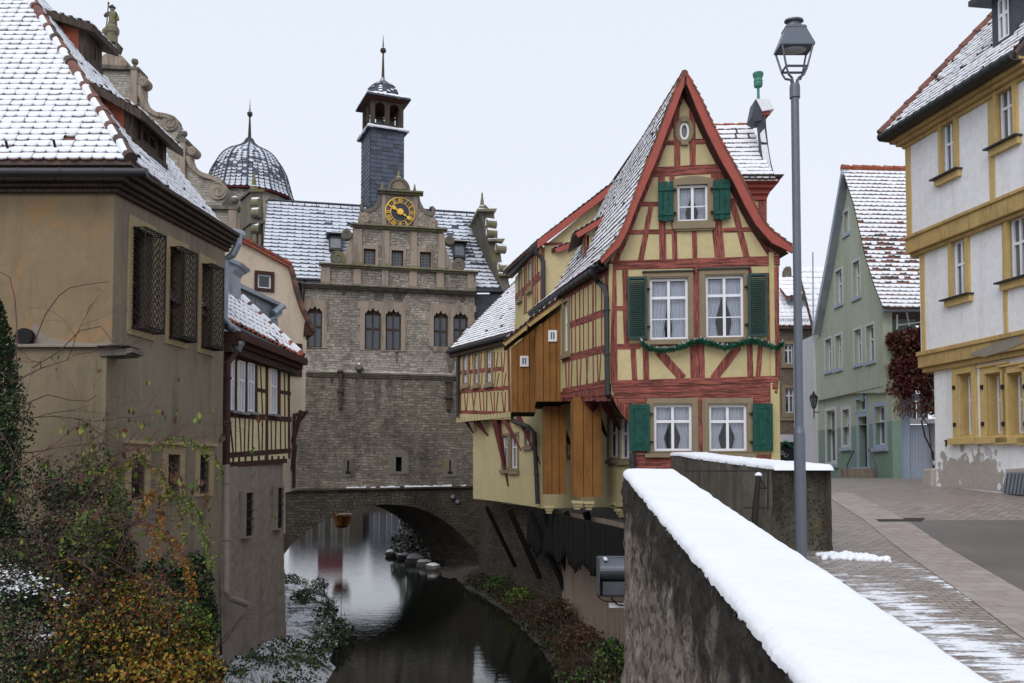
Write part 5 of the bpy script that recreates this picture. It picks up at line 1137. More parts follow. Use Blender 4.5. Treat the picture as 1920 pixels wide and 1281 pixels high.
# gable stage two with the clock
G2 = TF.off(.03); mb = MB()
out_ = [(683, 421), (683, 402), (688, 392), (700, 388), (708, 378), (711, 366), (714, 362), (787, 366), (786, 378), (790, 392), (799, 401), (812, 405), (818, 412), (820, 428), (812, 431)]
mb.prism(G2, G2.qs(out_), -.45, 0, 'stone_tower'); mb.prism(G2, G2.qs([(716, 423), (716, 366), (724, 366), (724, 423)]), -.02, .06, 'stone_trim'); mb.prism(G2, G2.qs([(775, 427), (775, 368), (783, 368), (783, 427)]), -.02, .06, 'stone_trim'); mb.build('clock_gable', gt)
mb = course(G2, (706, 357), (793, 362), 7, .28, 'stone_trim_dark', steps=2); mb.build('clock_gable_cornice', gt, bevel=.01)
mb = MB()
band(mb, G2, [(676, 391), (675, 384), (680, 377), (684, 377), (679, 384), (682, 391), (690, 393), (700, 388), (707, 379), (710, 366)], [(680, 397), (690, 399), (700, 396), (710, 387), (715, 376), (715, 366), (714, 366), (713, 366), (712, 366), (711, 366)][::1], -.4, .05, 'stone_trim_dark')
band(mb, G2, [(786, 366), (788, 378), (794, 390), (803, 397), (810, 397), (809, 391), (806, 388), (812, 387), (817, 393), (816, 400)], [(781, 366), (782, 380), (789, 394), (799, 403), (806, 405), (808, 405), (810, 405), (812, 405), (814, 405), (815, 403)], -.4, .05, 'stone_trim_dark')
scroll(mb, G2, G2.q(683, 410), .27, -.4, .08, 'stone_trim', d=-1, a0=1); scroll(mb, G2, G2.q(811, 421), .25, -.4, .08, 'stone_trim', d=1, a0=2)
mb.build('volute', gt)
# shell lunette, obelisks
mb = MB(); c_ = G2.q(748, 358); rr = G2.q(769, 358)[0] - c_[0]
half = [(c_[0] + rr * cos(pi * i / 20), c_[1] + rr * 1.15 * sin(pi * i / 20)) for i in range(21)]; mb.prism(G2, half, -.3, 0, 'stone_trim')
hin = [(c_[0] + rr * .78 * cos(pi * i / 20), c_[1] + rr * .9 * sin(pi * i / 20)) for i in range(21)]; mb.prism(G2, half + hin[::-1], 0, .10, 'stone_trim_dark')
for i in range(9): a = pi * (i + .5) / 9; mb.tube([G2.w(c_[0] + .04 * cos(a), c_[1] + .08, .03), G2.w(c_[0] + rr * .66 * cos(a), c_[1] + .06 + rr * .72 * sin(a), .04)], [.015, .05], 'stone_trim', 6)
mb.build('shell_lunette', gt)
def obelisk(f, x, y0, y1, wpx, nm='obelisk'):
    b0 = f.q(x, y1); t_ = f.q(x, y0); w_ = wpx * 38 / 1600 / 2; h = t_[1] - b0[1]; p_ = f.w(b0[0], b0[1], -.15); mb = MB()
    mb.lathe(p_, [(w_ * 1.5, 0), (w_ * 1.5, h * .22), (w_ * 1.1, h * .26), (w_ * 1.25, h * .3), (w_ * .9, h * .34), (w_ * .75, h * .55), (w_ * .42, h * .78), (w_ * .45, h * .86), (w_ * .1, h)], 8, 'stone_mossy', pi / 8); mb.lathe(p_ + V((0, 0, h * .22)), [(w_ * 1.45, 0), (w_ * 1.2, h * .05)], 8, 'snow', pi / 8)
    mb.build(nm, gt)
obelisk(G2, 717, 339, 359, 7); obelisk(G2, 778, 343, 364, 7); obelisk(G2, 748, 317, 336, 8)
# clock
cc_ = G2.q(750, 399.5); cr = (G2.q(777.5, 399)[0] - G2.q(722.5, 399)[0]) / 2
mb = MB(); mb.disc(G2, cc_, cr, cr, 0, .10, 'slate_dark', 40); mb.disc(G2, cc_, cr * .62, cr * .62, .10, .108, 'clock_blue', 40); o_ = mb.build('clock', gt)
mb = MB()
for r_, w_ in ((1.0, .022), (.64, .018)):
    pts = [G2.w(cc_[0] + cr * r_ * cos(2 * pi * i / 48), cc_[1] + cr * r_ * sin(2 * pi * i / 48), .12) for i in range(49)]; mb.tube(pts, w_, 'gold', 6, cap=False)
NUM = ['XII', 'I', 'II', 'III', 'IIII', 'V', 'VI', 'VII', 'VIII', 'IX', 'X', 'XI']
for i, s_ in enumerate(NUM):
    a = pi / 2 - i * pi / 6; ra = V((cos(a), sin(a))); ta = V((sin(a), -cos(a))); wd = {'I': .05, 'V': .10, 'X': .10}; tot = sum(wd[c] for c in s_); x = -tot / 2
    def pt2(t_, r_): p_ = V(cc_) + ra * (cr * r_) + ta * t_; return (p_.x, p_.y)
    for c in s_:
        cw = wd[c]; xc = x + cw / 2; segs = []
        if c == 'I': segs = [((xc, .69), (xc, .95))]
        if c == 'V': segs = [((xc, .69), (xc - cw * .36, .95)), ((xc, .69), (xc + cw * .36, .95))]
        if c == 'X': segs = [((xc - cw * .36, .69), (xc + cw * .36, .95)), ((xc + cw * .36, .69), (xc - cw * .36, .95))]
        for (t0, r0_), (t1, r1_) in segs: mb.beam(G2, pt2(t0, r0_), pt2(t1, r1_), .022, .10, .125, 'gold', 0, 1)
        x += cw
    a2 = a + pi / 12; mb.disc(G2, (cc_[0] + cr * .82 * cos(a2), cc_[1] + cr * .82 * sin(a2)), .016, .016, .1, .12, 'gold', 8)
mb.build('numeral_ring', o_)
mb = MB()
for ang, L_, wd in ((148, .66, .05), (-33, .86, .04)):
    a = radians(ang); d_ = (cos(a), sin(a)); mb.beam(G2, cc_, (cc_[0] + cr * L_ * d_[0], cc_[1] + cr * L_ * d_[1]), wd, .14, .17, 'gold', .003)
    for t_, q in ((.35, .05), (L_ - .16, .085), (L_ - .05, .055)): mb.disc(G2, (cc_[0] + cr * t_ * d_[0], cc_[1] + cr * t_ * d_[1]), q, q, .13, .19, 'gold', 10)
for i in range(12): a = 2 * pi * i / 12; mb.disc(G2, (cc_[0] + .11 * cos(a), cc_[1] + .11 * sin(a)), .045, .045, .13, .2, 'gold', 8)
mb.disc(G2, cc_, .12, .12, .12, .23, 'gold', 16); mb.build('clock_hands', o_)
# slate roof of the gate building
d3 = V((TF.d.x, TF.d.y, 0)); inn = V((-TF.n.x, -TF.n.y, 0))
eL = TF.p3(545, 522) ; eL = TF.w(TF.q(488, 520)[0], TF.q(560, 524)[1], -.12); rz = P(700, 391, 41.6).z; run = 3.5; rise = rz - eL.z
up = (inn * run + V((0, 0, rise))); vm_ = up.length; up.normalize(); Lr = 11.0
slope = lambda u, v: eL + d3 * u + up * v
def tl(v): return (0 + .0 * v, Lr - .35 - v * .12)
mb = MB(); q = V((0, 0, -.12)); A_, B_, C_, D_ = slope(0, 0), slope(Lr, 0), slope(Lr - .9, vm_), slope(0, vm_); mb.hexa([A_ + q, B_ + q, C_ + q, D_ + q], [A_, B_, C_, D_], 'slate_dark')
mb.poly([D_, C_, C_ + inn * 3.6 - V((0, 0, rise)), D_ + inn * 3.6 - V((0, 0, rise))], 'slate_dark')
tiles(mb, slope, vm_, .27, .34, tl, 'slate', lambda u, v: (.98 if u < 8.6 else (.35 if .8 < v / vm_ * 3 < 2.6 and u > 9.4 else .95)), ('slate', 'slate_dark'), lift=.03, sth=.015, gap=(.25, .5), sm='snow_thin')
mb.tube([D_ + V((0, 0, .04)), C_ + V((0, 0, .04))], .06, 'slate_dark', 6)
mb.build('slate_roof', gt)
mb = MB()
for t_ in [i / 16 for i in range(17)]:
    p_ = slope(.6 + t_ * 9, vm_ - .35) + V((0, 0, .03)); mb.tube([p_, p_ + V((0, -.05, .2))], .018, 'iron', 5)
mb.build('snow_hooks', gt)
# eave ledge with drifted snow left, roof windows
mb = MB(); a = TF.w(TF.q(545, 524)[0], TF.q(570, 527)[1], .32); b_ = TF.w(TF.q(600, 524)[0], TF.q(600, 528)[1], .32); mb.tube([a, b_], .07, 'zinc_dark', 8); mb.tube([TF.w(TF.q(890, 545)[0], TF.q(890, 549)[1], .3), TF.w(TF.q(942, 545)[0], TF.q(942, 549)[1], .3)], .07, 'zinc_dark', 8); mb.build('gutter', gt)
pipe('downpipe', gt, [TF.p3(572, 526, .25), TF.p3(570, 545, .2), TF.p3(566, 575, .12), TF.p3(558, 600, .12)], .06, 'iron')
for x0, y0, x1, y1 in ((617, 453, 642, 473), (848, 468, 870, 486)):
    r = TF.rc(x0, y0, x1, y1); u0 = r[0]; c_ = hit((x0 + x1) / 2, (y0 + y1) / 2, eL, up.cross(d3)); mb = MB(); nn = (inn * -.35 + V((0, 0, 1))).normalized(); W = (x1 - x0) / 2 * c_.y / 1600; hh_ = .42
    nn = d3.cross(V((0, 0, 1))) ; tu = V((0, 0, 1)) * .92 + inn * .3
    bs = [c_ - d3 * W - tu * hh_, c_ + d3 * W - tu * hh_, c_ + d3 * W + tu * hh_, c_ - d3 * W + tu * hh_]; fo = d3.cross(tu).normalized(); fo = -fo if fo.y > 0 else fo
    mb.hexa([p_ + fo * .02 for p_ in bs], [p_ + fo * .40 for p_ in bs], 'zinc_dark'); bi = [c_ - d3 * W * .75 - tu * hh_ * .8, c_ + d3 * W * .75 - tu * hh_ * .8, c_ + d3 * W * .75 + tu * hh_ * .8, c_ - d3 * W * .75 + tu * hh_ * .8]; mb.hexa([p_ + fo * .38 for p_ in bi], [p_ + fo * .42 for p_ in bi], 'glass_grey')
    t0 = c_ + tu * hh_ + fo * .2; mb.bx(t0 + V((0, 0, .06)), W * 2.9, .9, .05, 'zinc_dark', atan2(d3.y, d3.x)); mb.bx(t0 + V((0, 0, .10)), W * 2.8, .85, .05, 'snow', atan2(d3.y, d3.x)); mb.build('roof_window', gt)
# right end gable wall seen from the side, with scrolls
GE = TF.off(-.1); mb = MB(); mb.prism(GE, GE.qs([(898, 392), (910, 384), (926, 400), (930, 428), (934, 452), (938, 470), (942, 500), (952, 520), (958, 545), (944, 548), (932, 520), (922, 490), (914, 455), (906, 420)]), -2.5, 0, 'stone_trim_dark')
for (x0, x1, y0, y1) in ((894, 930, 394, 399), (914, 945, 450, 455), (934, 961, 514, 519)):
    mb.prism(GE, GE.qs([(x0, y1), (x0, y0 + 1), (x1, y0), (x1 - 4, y1)]), -2.5, .25, 'stone_mossy'); snowcap(mb, GE, GE.q(x0, y0)[0], GE.q(x1, y0)[0], GE.q(x0, y0)[1], -1, .2, .05)
for (x0, x1, y0, y1) in ((911, 929, 413, 430), (912, 930, 431, 447), (929, 947, 460, 476), (934, 950, 496, 512)):
    r = GE.rc(x0, y0, x1, y1); c_ = GE.w(r[0], (r[2] + r[3]) / 2, .1); e_ = GE.w(r[1], (r[2] + r[3]) / 2, .0); mb.tube([c_, e_], (r[3] - r[2]) / 2, 'stone_mossy', 12); mb.tube([c_ + V((0, 0, .1)), e_ + V((-.05, 0, .1))], (r[3] - r[2]) / 2 * .85, 'snow', 12)
mb.build('end_gable', gt)
obelisk(GE, 905, 358, 394, 9); obelisk(GE, 912, 386, 396, 4); obelisk(GE, 929, 442, 453, 4); obelisk(GE, 951, 506, 517, 4)
mb = MB(); mb.prism(TF, TF.qs([(888, 549), (945, 549), (945, 720), (888, 720)]), -2.5, -.3, 'slate_dark'); mb.build('shingled_annex', gt)
# left end gable wall seen from the side
GL = face((465, 39.5), (500, 40.0)); mb = MB(); mb.prism(GL, GL.qs([(470, 356), (492, 356), (494, 400), (494, 470), (468, 470)]), -1.5, 0, 'stone_trim_dark')
mb.prism(GL, GL.qs([(466, 361), (466, 356), (494, 356), (494, 361)]), -1.5, .15, 'stone_trim_dark'); mb.prism(GL, GL.qs([(466, 421), (466, 416), (494, 416), (494, 421)]), -1.5, .2, 'stone_trim_dark')
for y in (382, 401, 431): 
    p_ = GL.p3(481, y); mb.tube([p_ + V((-.18, -.05, 0)), p_ + V((.18, -.1, 0))], .22, 'stone_mossy', 12); mb.tube([p_ + V((-.16, -.05, .1)), p_ + V((.16, -.1, .1))], .17, 'snow', 12)
mb.prism(GL, GL.qs([(474, 470), (474, 440), (479, 440), (479, 470)]), 0, .15, 'stone_trim'); mb.prism(GL, GL.qs([(483, 470), (483, 440), (488, 440), (488, 470)]), 0, .15, 'stone_trim'); mb.build('end_gable', gt)
obelisk(GL, 478, 320, 357, 10)
# ridge turret
A_, B_, C_ = plan(673.5, 42.2), plan(690.5, 40.6), plan(754.5, 41.2); D_ = A_ + C_ - B_
cen = (A_ + C_) / 2; zt_ = lambda y, D=41: P(713, y, D).z
def quad(k, z): return [V((cen.x + (p_.x - cen.x) * k, cen.y + (p_.y - cen.y) * k, z)) for p_ in (B_, C_, D_, A_)]
mb = MB(); mb.hexa(quad(1, zt_(440)), quad(1, zt_(243)), 'slate_dark')
for a, b_ in ((B_, C_), (A_, B_)):
    ff = Face(a, b_); z0_ = zt_(430); hgt = zt_(243) - z0_
    tiles(mb, lambda u, v: ff.w(u, z0_ + v, .0), hgt, .21, .26, lambda v: (0, ff.L), 'slate', lambda u, v: .0, ('slate', 'slate', 'slate_dark'), lift=.025, sm=None)
mb.build('turret_shaft', gt)
mb = MB(); mb.hexa(quad(1.22, zt_(246)), quad(.98, zt_(238)), 'slate'); 
for a, b_ in zip(quad(1.20, zt_(245)), quad(1.20, zt_(245))[1:] + quad(1.2, zt_(245))[:1]):
    for i in range(8): p_, q_ = a.lerp(b_, i / 8), a.lerp(b_, (i + 1.05) / 8); mb.tube([p_ + V((0, 0, .03)), q_ + V((0, 0, .03))], R(.05, .08), 'snow', 6)
mb.build('turret_skirt', gt)
bel = MB(); zb_, ztp = zt_(238.5), zt_(189)
ring = [B_, C_, D_, A_]
for a, b_ in zip(ring, ring[1:] + ring[:1]):
    a = cen + (a - cen) * .94; b_ = cen + (b_ - cen) * .94; ff = Face(a, b_); Lx = ff.L; H_ = ztp - zb_; hs = []
    for c_ in (.27, .73):
        w_ = .155 * Lx; zc = zb_ + H_ * .70; x = Lx * c_
        hs.append([(x - w_, zb_ + .12), (x + w_, zb_ + .12), (x + w_, zc)] + [(x + w_ * cos(pi * i / 8), zc + w_ * sin(pi * i / 8)) for i in range(1, 8)] + [(x - w_, zc)])
    bel.prism(ff, [(0, zb_), (Lx, zb_), (Lx, ztp), (0, ztp)], -.10, 0, 'timber_old', hs); bel.box(ff, (0, .12, zb_, ztp), -.1, .03, 'timber_old'); bel.box(ff, (Lx - .12, Lx, zb_, ztp), -.1, .03, 'timber_old'); bel.box(ff, (Lx / 2 - .05, Lx / 2 + .05, zb_, ztp), -.1, .02, 'timber_old')
bel.poly(quad(.94, zb_ + .02), 'slate_dark'); bo = bel.build('belfry', gt)
mb = MB(); c3 = V((cen.x - .1, cen.y, zb_ + .22)); mb.lathe(c3, [(.30, 0), (.29, .03), (.22, .14), (.18, .36), (.12, .46), (.03, .5)], 16, 'bronze'); mb.tube([V((cen.x - .7, cen.y, zb_ + .78)), V((cen.x + .7, cen.y + .3, zb_ + .78))], .05, 'timber_brown', 6); c3 += V((.5, .1, .1)); mb.lathe(c3, [(.2, 0), (.15, .1), (.12, .25), (.02, .3)], 14, 'bronze'); mb.build('bell', bo)
mb = MB(); mb.hexa(quad(.99, zt_(192)), quad(1.30, zt_(187.5)), 'timber_brown'); q0, q1, q2 = quad(1.32, zt_(187.4)), quad(1.30, zt_(185)), quad(.85, zt_(176))
for a, b_ in ((q0, q1), (q1, q2)):
    for i in range(4): j = (i + 1) % 4; mb.poly([a[i], a[j], b_[j], b_[i]], 'slate_dark')
for i in (0, 3):
    j = (i + 1) % 4; a, b_, c_, d_ = q1[i], q1[j], q2[j], q2[i]
    S = lambda u, v: (a.lerp(b_, u / 2).lerp(d_.lerp(c_, u / 2), v / .7)); tiles(mb, S, .7, .2, .25, lambda v: (0, 2), 'slate', lambda u, v: .97, ('slate',), lift=.02)
mb.build('turret_roof', gt)
mb = MB(); s_ = 41 / 1600
prof = [(30, 177), (31.5, 170), (31, 163), (27, 156), (20, 150), (12, 145.5), (7, 142), (4.5, 138), (3.2, 135)]
mb.lathe((cen.x, cen.y, 0), [(r_ * s_, zt_(y)) for r_, y in prof], 8, 'slate_dark', pi / 8)
pf = [(r_ * s_, zt_(y)) for r_, y in prof]
def Sd(pf, c0, rot, seg):
    ls = [0]
    for a, b_ in zip(pf[:-1], pf[1:]): ls.append(ls[-1] + sqrt((b_[0] - a[0]) ** 2 + (b_[1] - a[1]) ** 2))
    def at(v):
        for i in range(len(ls) - 1):
            if v <= ls[i + 1] or i == len(ls) - 2: t_ = (v - ls[i]) / (ls[i + 1] - ls[i]); return (pf[i][0] + (pf[i + 1][0] - pf[i][0]) * t_, pf[i][1] + (pf[i + 1][1] - pf[i][1]) * t_)
    def S(u, v):
        r_, z = at(v); k_ = int(u // 1) ; fr = u - k_; a0 = rot + 2 * pi * k_ / seg; a1 = rot + 2 * pi * (k_ + 1) / seg
        x = cos(a0) * (1 - fr) + cos(a1) * fr; y = sin(a0) * (1 - fr) + sin(a1) * fr; return V((c0.x + r_ * x, c0.y + r_ * y, z))
    return S, ls[-1], at
S, vm2, at = Sd(pf, cen, pi / 8, 8)
for k_ in (3, 4, 5, 6, 7):
    kk = k_; tiles(mb, lambda u, v: S(min(max(u, kk + .001), kk + .999), v), vm2, .14, .25, lambda v: (kk, kk + .999), 'flat', lambda u, v: .9 if v > vm2 * .35 else .55, ('slate', 'slate_dark'), lift=.015) if False else None
    v = 0
    while v < vm2 - .1:
        r_, _ = at(v); n_ = max(1, int(r_ * .77 / .16))
        for j in range(n_):
            u0, u1 = kk + j / n_ + .02, kk + (j + 1) / n_ - .02; a, b_, c_, d_ = S(u0, v), S(u1, v), S(u1, v + .13), S(u0, v + .13); cn = V((cen.x, cen.y, a.z)); o1 = (a - cn).normalized() * .03
            mb.poly([a + o1, b_ + o1, c_, d_], 'slate'); 
            up_ = (d_ - a).normalized().z
            if R(0, 1) < (.25 if v < vm2 * .35 else .8): o2 = (a - cn).normalized() * .04; mb.poly([a.lerp(d_, .35) + o2, b_.lerp(c_, .35) + o2, c_ + o1 * .7, d_ + o1 * .7], 'snow')
        v += .12
mb.build('turret_dome', gt)
mb = MB(); mb.lathe((cen.x, cen.y, 0), [(3.6 * s_, zt_(139)), (3 * s_, zt_(132)), (2.2 * s_, zt_(110)), (1.6 * s_, zt_(90)), (1.7 * s_, zt_(87)), (5.5 * s_, zt_(84)), (6 * s_, zt_(81)), (4.5 * s_, zt_(78)), (1.6 * s_, zt_(76)), (1.2 * s_, zt_(70)), (.2 * s_, zt_(51))], 10, 'timber_old'); mb.lathe((cen.x, cen.y, 0), [(5 * s_, zt_(79.5)), (3.6 * s_, zt_(77)), (1.5 * s_, zt_(76))], 10, 'snow'); mb.build('spire', gt)
# ================================================================= BRIDGE ARCH below the gate
BF = TF.off(.10); br_ = thing('stone_bridge', BF.w(4, -4.1), 'dark stone arch over the river carrying the gate building', 'bridge')
near = [(528, 1046), (546, 1022), (565, 1004), (588, 988), (613, 972), (642, 960), (670, 953), (690, 949), (712, 947), (748, 947), (776, 951), (805, 961), (833, 977), (854, 993), (872, 1011), (890, 1032), (903, 1056)]
nq = [BF.q(*p_) for p_ in near]; zlow = -5.0
outer = [BF.q(500, 917), (BF.q(500, 917)[0], zlow), (nq[0][0] - .15, zlow)] + nq + [(nq[-1][0] + .1, zlow), (BF.q(1010, 1000)[0], zlow), (BF.q(1010, 909)[0], BF.q(1010, 909)[1])]
mb = MB(); mb.prism(BF, outer, -.4, 0, 'stone_dark')
sk_ = V((-2.7, 4.3, 0)); full = [(nq[0][0] - .15, zlow)] + nq + [(nq[-1][0] + .1, zlow)]
for a, b_ in zip(full[:-1], full[1:]):
    p_, q_ = BF.w(a[0], a[1], -.01), BF.w(b_[0], b_[1], -.01); mb.poly([p_, q_, q_ + sk_, p_ + sk_], 'stone_dark')
fb = Face(V((BF.o.x + sk_.x, BF.o.y + sk_.y)), V((BF.o.x + sk_.x + BF.d.x * BF.L, BF.o.y + sk_.y + BF.d.y * BF.L))); ob = [(a - 6 if i < 2 else a, b_) for i, (a, b_) in enumerate(outer)]; mb.prism(fb, ob, -.2, 0.0, 'stone_dark')
mb.build('arch_wall', br_)
mb = MB()
for i in range(len(nq) - 1):
    a, b_ = V(nq[i]), V(nq[i + 1])
    n_ = max(1, round((b_ - a).length / .17))
    for j in range(n_):
        p_, q_ = a.lerp(b_, j / n_ + .04 / n_), a.lerp(b_, (j + 1) / n_ - .04 / n_); t_ = (b_ - a).normalized(); nn = V((-t_.y, t_.x)); nn = nn if nn.y > 0 else -nn; h = R(.5, .68)
        mb.prism(BF, [tuple(p_), tuple(q_), tuple(q_ + nn * h * 1.02), tuple(p_ + nn * h)], -.05, .03 + R(-.012, .015), 'stone_dark')
mb.build('voussoirs', br_, bevel=.01)
mb = MB()
for x, y in ((849, 932), (858, 941)): p_ = BF.p3(x, y); mb.tube([p_, p_ + V((0, -.15, .02))], [.12, .09], 'iron_grey', 8)
mb.build('drain_stub', br_)
# ================================================================= far side of the river seen through the arch and in the reflection
FX = [(-52, 150, 20, 9.5, 'stone_brick', 'leftmost brown house across the water far beyond the arch'), (-33, 152, 13, 8.6, 'stone_dark', 'dark stone house across the water far beyond the arch'), (-19, 150, 12, 9.0, 'slate_dark', 'dark grey house across the water far beyond the arch'), (-4, 151, 14, 8.2, 'stone_brick', 'rightmost brown house across the water far beyond the arch')]
for x, y, w_, h, m_, lb in FX:
    hb = thing('house', (x, y, -4), lb, 'house', 'houses beyond the arch'); f = Face(V((x - w_ / 2, y)), V((x + w_ / 2, y))); mb = MB(); mb.box(f, (0, w_, -4.2, h - 4), -8, 0, m_); mb.build('wall', hb)
    mb = MB(); zt2 = h - 4; mb.prism(f, [(-.3, zt2), (w_ + .3, zt2), (w_ - 1, zt2 + 2.4), (1, zt2 + 2.4)], -8, .3, 'slate_dark'); mb.build('roof', hb)
    for i in range(int(w_ / 2.2)):
        for z in (-2, 1): 
            if z + 1.4 < zt2: mb = MB(); mb.box(f, (.8 + i * 2.2, 1.8 + i * 2.2, z, z + 1.4), .0, .05, 'paint_grey'); mb.box(f, (.9 + i * 2.2, 1.7 + i * 2.2, z + .1, z + 1.3), .05, .06, 'glass_dark'); mb.build('window', hb)
qw = thing('quay_wall', (-18, 80, -4), 'grey quay wall on the far river side seen under the arch', 'wall'); f = Face(V((-90, 125)), V((8, 125))); mb = MB(); mb.box(f, (0, 98, -4.6, -3.1), -.5, 0, 'stone_dark'); mb.build('wall', qw)
mb = MB(); f = Face(V((-17.2, 76)), V((-14.9, 76))); mb.box(f, (0, 2.2, -1.5, .6), 0, .06, 'red_banner'); o_ = mb.build('red_banner'); tag(o_, 'red banner on the far bank that colours the water under the arch', 'banner')
# hanging basket of copper twigs with snow
p_ = P(641, 975, 46.5); mb = MB(); mb.lathe(p_, [(.15, -.42), (.38, -.3), (.46, 0), (.52, .28), (.44, .34), (.1, .36)], 14, 'leaf_orange')
for i in range(1500):
    a = R(0, 2 * pi); z = R(-.42, .34); r_ = .22 + .3 * min(1, (z + .5) * 1.4); q_ = p_ + V((r_ * cos(a), r_ * sin(a), z)); d_ = V((R(-1, 1), R(-1, 1), R(-1, 1))).normalized() * .09; e_ = V((R(-1, 1), R(-1, 1), R(-1, 1))) * .02; mb.poly([q_ - d_, q_ + d_, q_ + d_ * .4 + e_], 'snow' if z > .24 and R(0, 1) < .6 else random.choice(['leaf_orange', 'leaf_rust', 'leaf_orange']))
mb.tube([p_ + V((0, 0, .3)), p_ + V((0, 0, 3.0))], .015, 'iron', 5); tag(mb.build('hanging_basket'), 'round copper coloured hanging basket topped with snow under the arch', 'hanging basket')
# ================================================================= TOWN HALL with big scrolled gable, dome tower
th = thing('town_hall', (-18, 46, -1), 'large stone town hall gable with scrolls and ball finials rising behind the brown house', 'town hall'); RG = face((150, 42.6), (470, 42.6))
mb = MB(); mb.prism(RG, RG.qs([(150, 500), (150, 130), (262, 130), (262, 176), (266, 186), (274, 199), (285, 210), (296, 216), (312, 219), (326, 222), (335, 234), (334, 250), (328, 262), (350, 268), (352, 295), (357, 308), (366, 319), (377, 327), (397, 334), (414, 340), (426, 352), (426, 366), (420, 376), (414, 388), (446, 392), (452, 500)]), -1.0, 0, 'stone_pale'); mb.build('gable_wall', th)
mb = MB(); 
def B(pts): mb = MB(); mb.prism(RG, RG.qs(pts), -.9, .25, 'stone_trim_dark'); mb.build('cornice', th)
B([(184, 132), (184, 124), (264, 130), (262, 135)]); B([(325, 268), (326, 264), (354, 264), (352, 270)]); B([(380, 393), (380, 386), (452, 390), (448, 396)])
mb.prism(RG, RG.qs([(187, 127), (190, 106), (200, 99), (211, 96), (221, 99), (230, 106), (238, 116), (240, 129)]), -.6, 0, 'stone_trim'); mb.build('pediment', th)
mb = MB()
for x0, x1, y0, y1 in ((248, 260, 134, 200), (339, 350, 268, 345), (430, 446, 396, 460)): mb = MB(); mb.prism(RG, RG.qs([(x0, y1), (x0, y0), (x1, y0), (x1, y1)]), -.1, .22, 'stone_trim'); mb.build('pilaster', th, bevel=.02)
mb = MB(); K = 42.6 / 1600
for x, y, r_, d_, a0 in ((233, 121, 7, 1, 0), (269, 154, 10, -1, 1), (320, 232, 15, -1, 2), (362, 284, 9, -1, 1), (410, 359, 17, -1, 2), (455, 410, 10, -1, 1)): mb = MB(); scroll(mb, RG, RG.q(x, y), r_ * K, -.5, .12, 'stone_trim', d=d_, a0=a0); mb.build('scroll', th)
mb = MB()
def arcb(pts, w_):
    for a, b_ in zip(pts[:-1], pts[1:]): mb.beam(RG, RG.q(*a), RG.q(*b_), w_, -.5, .16, 'stone_trim', 0, 1)
arcb([(262, 162), (264, 178), (270, 194), (280, 207), (294, 216), (314, 219), (327, 224)], .22); arcb([(353, 295), (358, 309), (368, 321), (380, 329), (400, 335), (418, 343)], .22); arcb([(447, 412), (448, 430), (455, 445), (462, 455)], .2); mb.build('volutes', th)
for x, y, r_ in ((253, 116, 6.5), (345, 251, 6.5), (440, 376, 7.5)):
    mb = MB(); p_ = RG.p3(x, y, .0); r_ *= K; mb.lathe(p_, [(r_ * .9, -r_ * 1.9), (r_ * .45, -r_ * 1.5), (r_ * .5, -r_ * .95)] + [(r_ * sin(pi * i / 10 + .001), -r_ * cos(pi * i / 10)) for i in range(1, 11)], 14, 'stone_trim_dark'); mb.lathe(p_ + V((0, 0, .02)), [(r_ * .85, r_ * .5), (r_ * .5, r_ * .86), (.01, r_)], 12, 'snow'); mb.build('ball_finial', th)
# statue
bm_v = []; 
def skin_obj(name, chains, rad, m, parent=None):
    me = bpy.data.meshes.new(name); vs = []; es = []; rs = []
    idx = {}
    for ch in chains:
        prev = None
        for nm_ in ch:
            if nm_ not in idx: idx[nm_] = len(vs); vs.append(rad[nm_][0]); rs.append(rad[nm_][1])
            if prev is not None: es.append((idx[prev], idx[nm_]))
            prev = nm_
    me.from_pydata([tuple(v) for v in vs], es, []); me.materials.append(MATS[m]); o = bpy.data.objects.new(name, me); COL.objects.link(o)
    md = o.modifiers.new('skin', 'SKIN'); sv = me.skin_vertices[0].data if me.skin_vertices else None
    if sv is None: return o
    for i, r_ in enumerate(rs): sv[i].radius = (r_, r_); sv[i].use_root = (i == 0)
    md.use_smooth_shade = True; sb = o.modifiers.new('sub', 'SUBSURF'); sb.levels = 1; sb.render_levels = 1
    if parent is not None:
        o.parent = parent
        if parent.parent is None: o.matrix_parent_inverse.translation = -parent.location
    return o
SPX = lambda x, y, n=0: RG.p3(180 + x / 12.81, y / 12.81, n)
st = thing('statue', SPX(400, 1040), 'stone figure of a soldier with a lance standing on top of the town hall gable', 'statue')
J = {'pel': (SPX(400, 520), .20), 'waist': (SPX(400, 450), .17), 'chest': (SPX(395, 370), .24), 'neck': (SPX(395, 300), .09), 'head': (SPX(395, 240), .13), 'cap': (SPX(393, 195), .14),
     'hipL': (SPX(360, 600), .16), 'kneeL': (SPX(345, 700), .11), 'footL': (SPX(345, 810), .09), 'hipR': (SPX(430, 600), .15), 'kneeR': (SPX(430, 700), .11), 'footR': (SPX(430, 810), .09),
     'shL': (SPX(310, 330), .12), 'elL': (SPX(200, 395), .085), 'haL': (SPX(275, 300, .15), .06), 'shR': (SPX(470, 335), .12), 'elR': (SPX(540, 480), .08), 'haR': (SPX(480, 470, .12), .06)}
skin_obj('figure', [['pel', 'waist', 'chest', 'neck', 'head', 'cap'], ['pel', 'hipL', 'kneeL', 'footL'], ['pel', 'hipR', 'kneeR', 'footR'], ['chest', 'shL', 'elL', 'haL'], ['chest', 'shR', 'elR', 'haR']], J, 'stone_mossy', st)
mb = MB(); mb.tube([SPX(303, 50, .15), SPX(285, 280, .15), SPX(262, 520, .15), SPX(245, 700, .1)], .03, 'stone_trim_dark', 6); mb.tube([SPX(303, 40, .15), SPX(302, 90, .15)], [.02, .06], 'stone_trim_dark', 6); mb.build('lance', st)
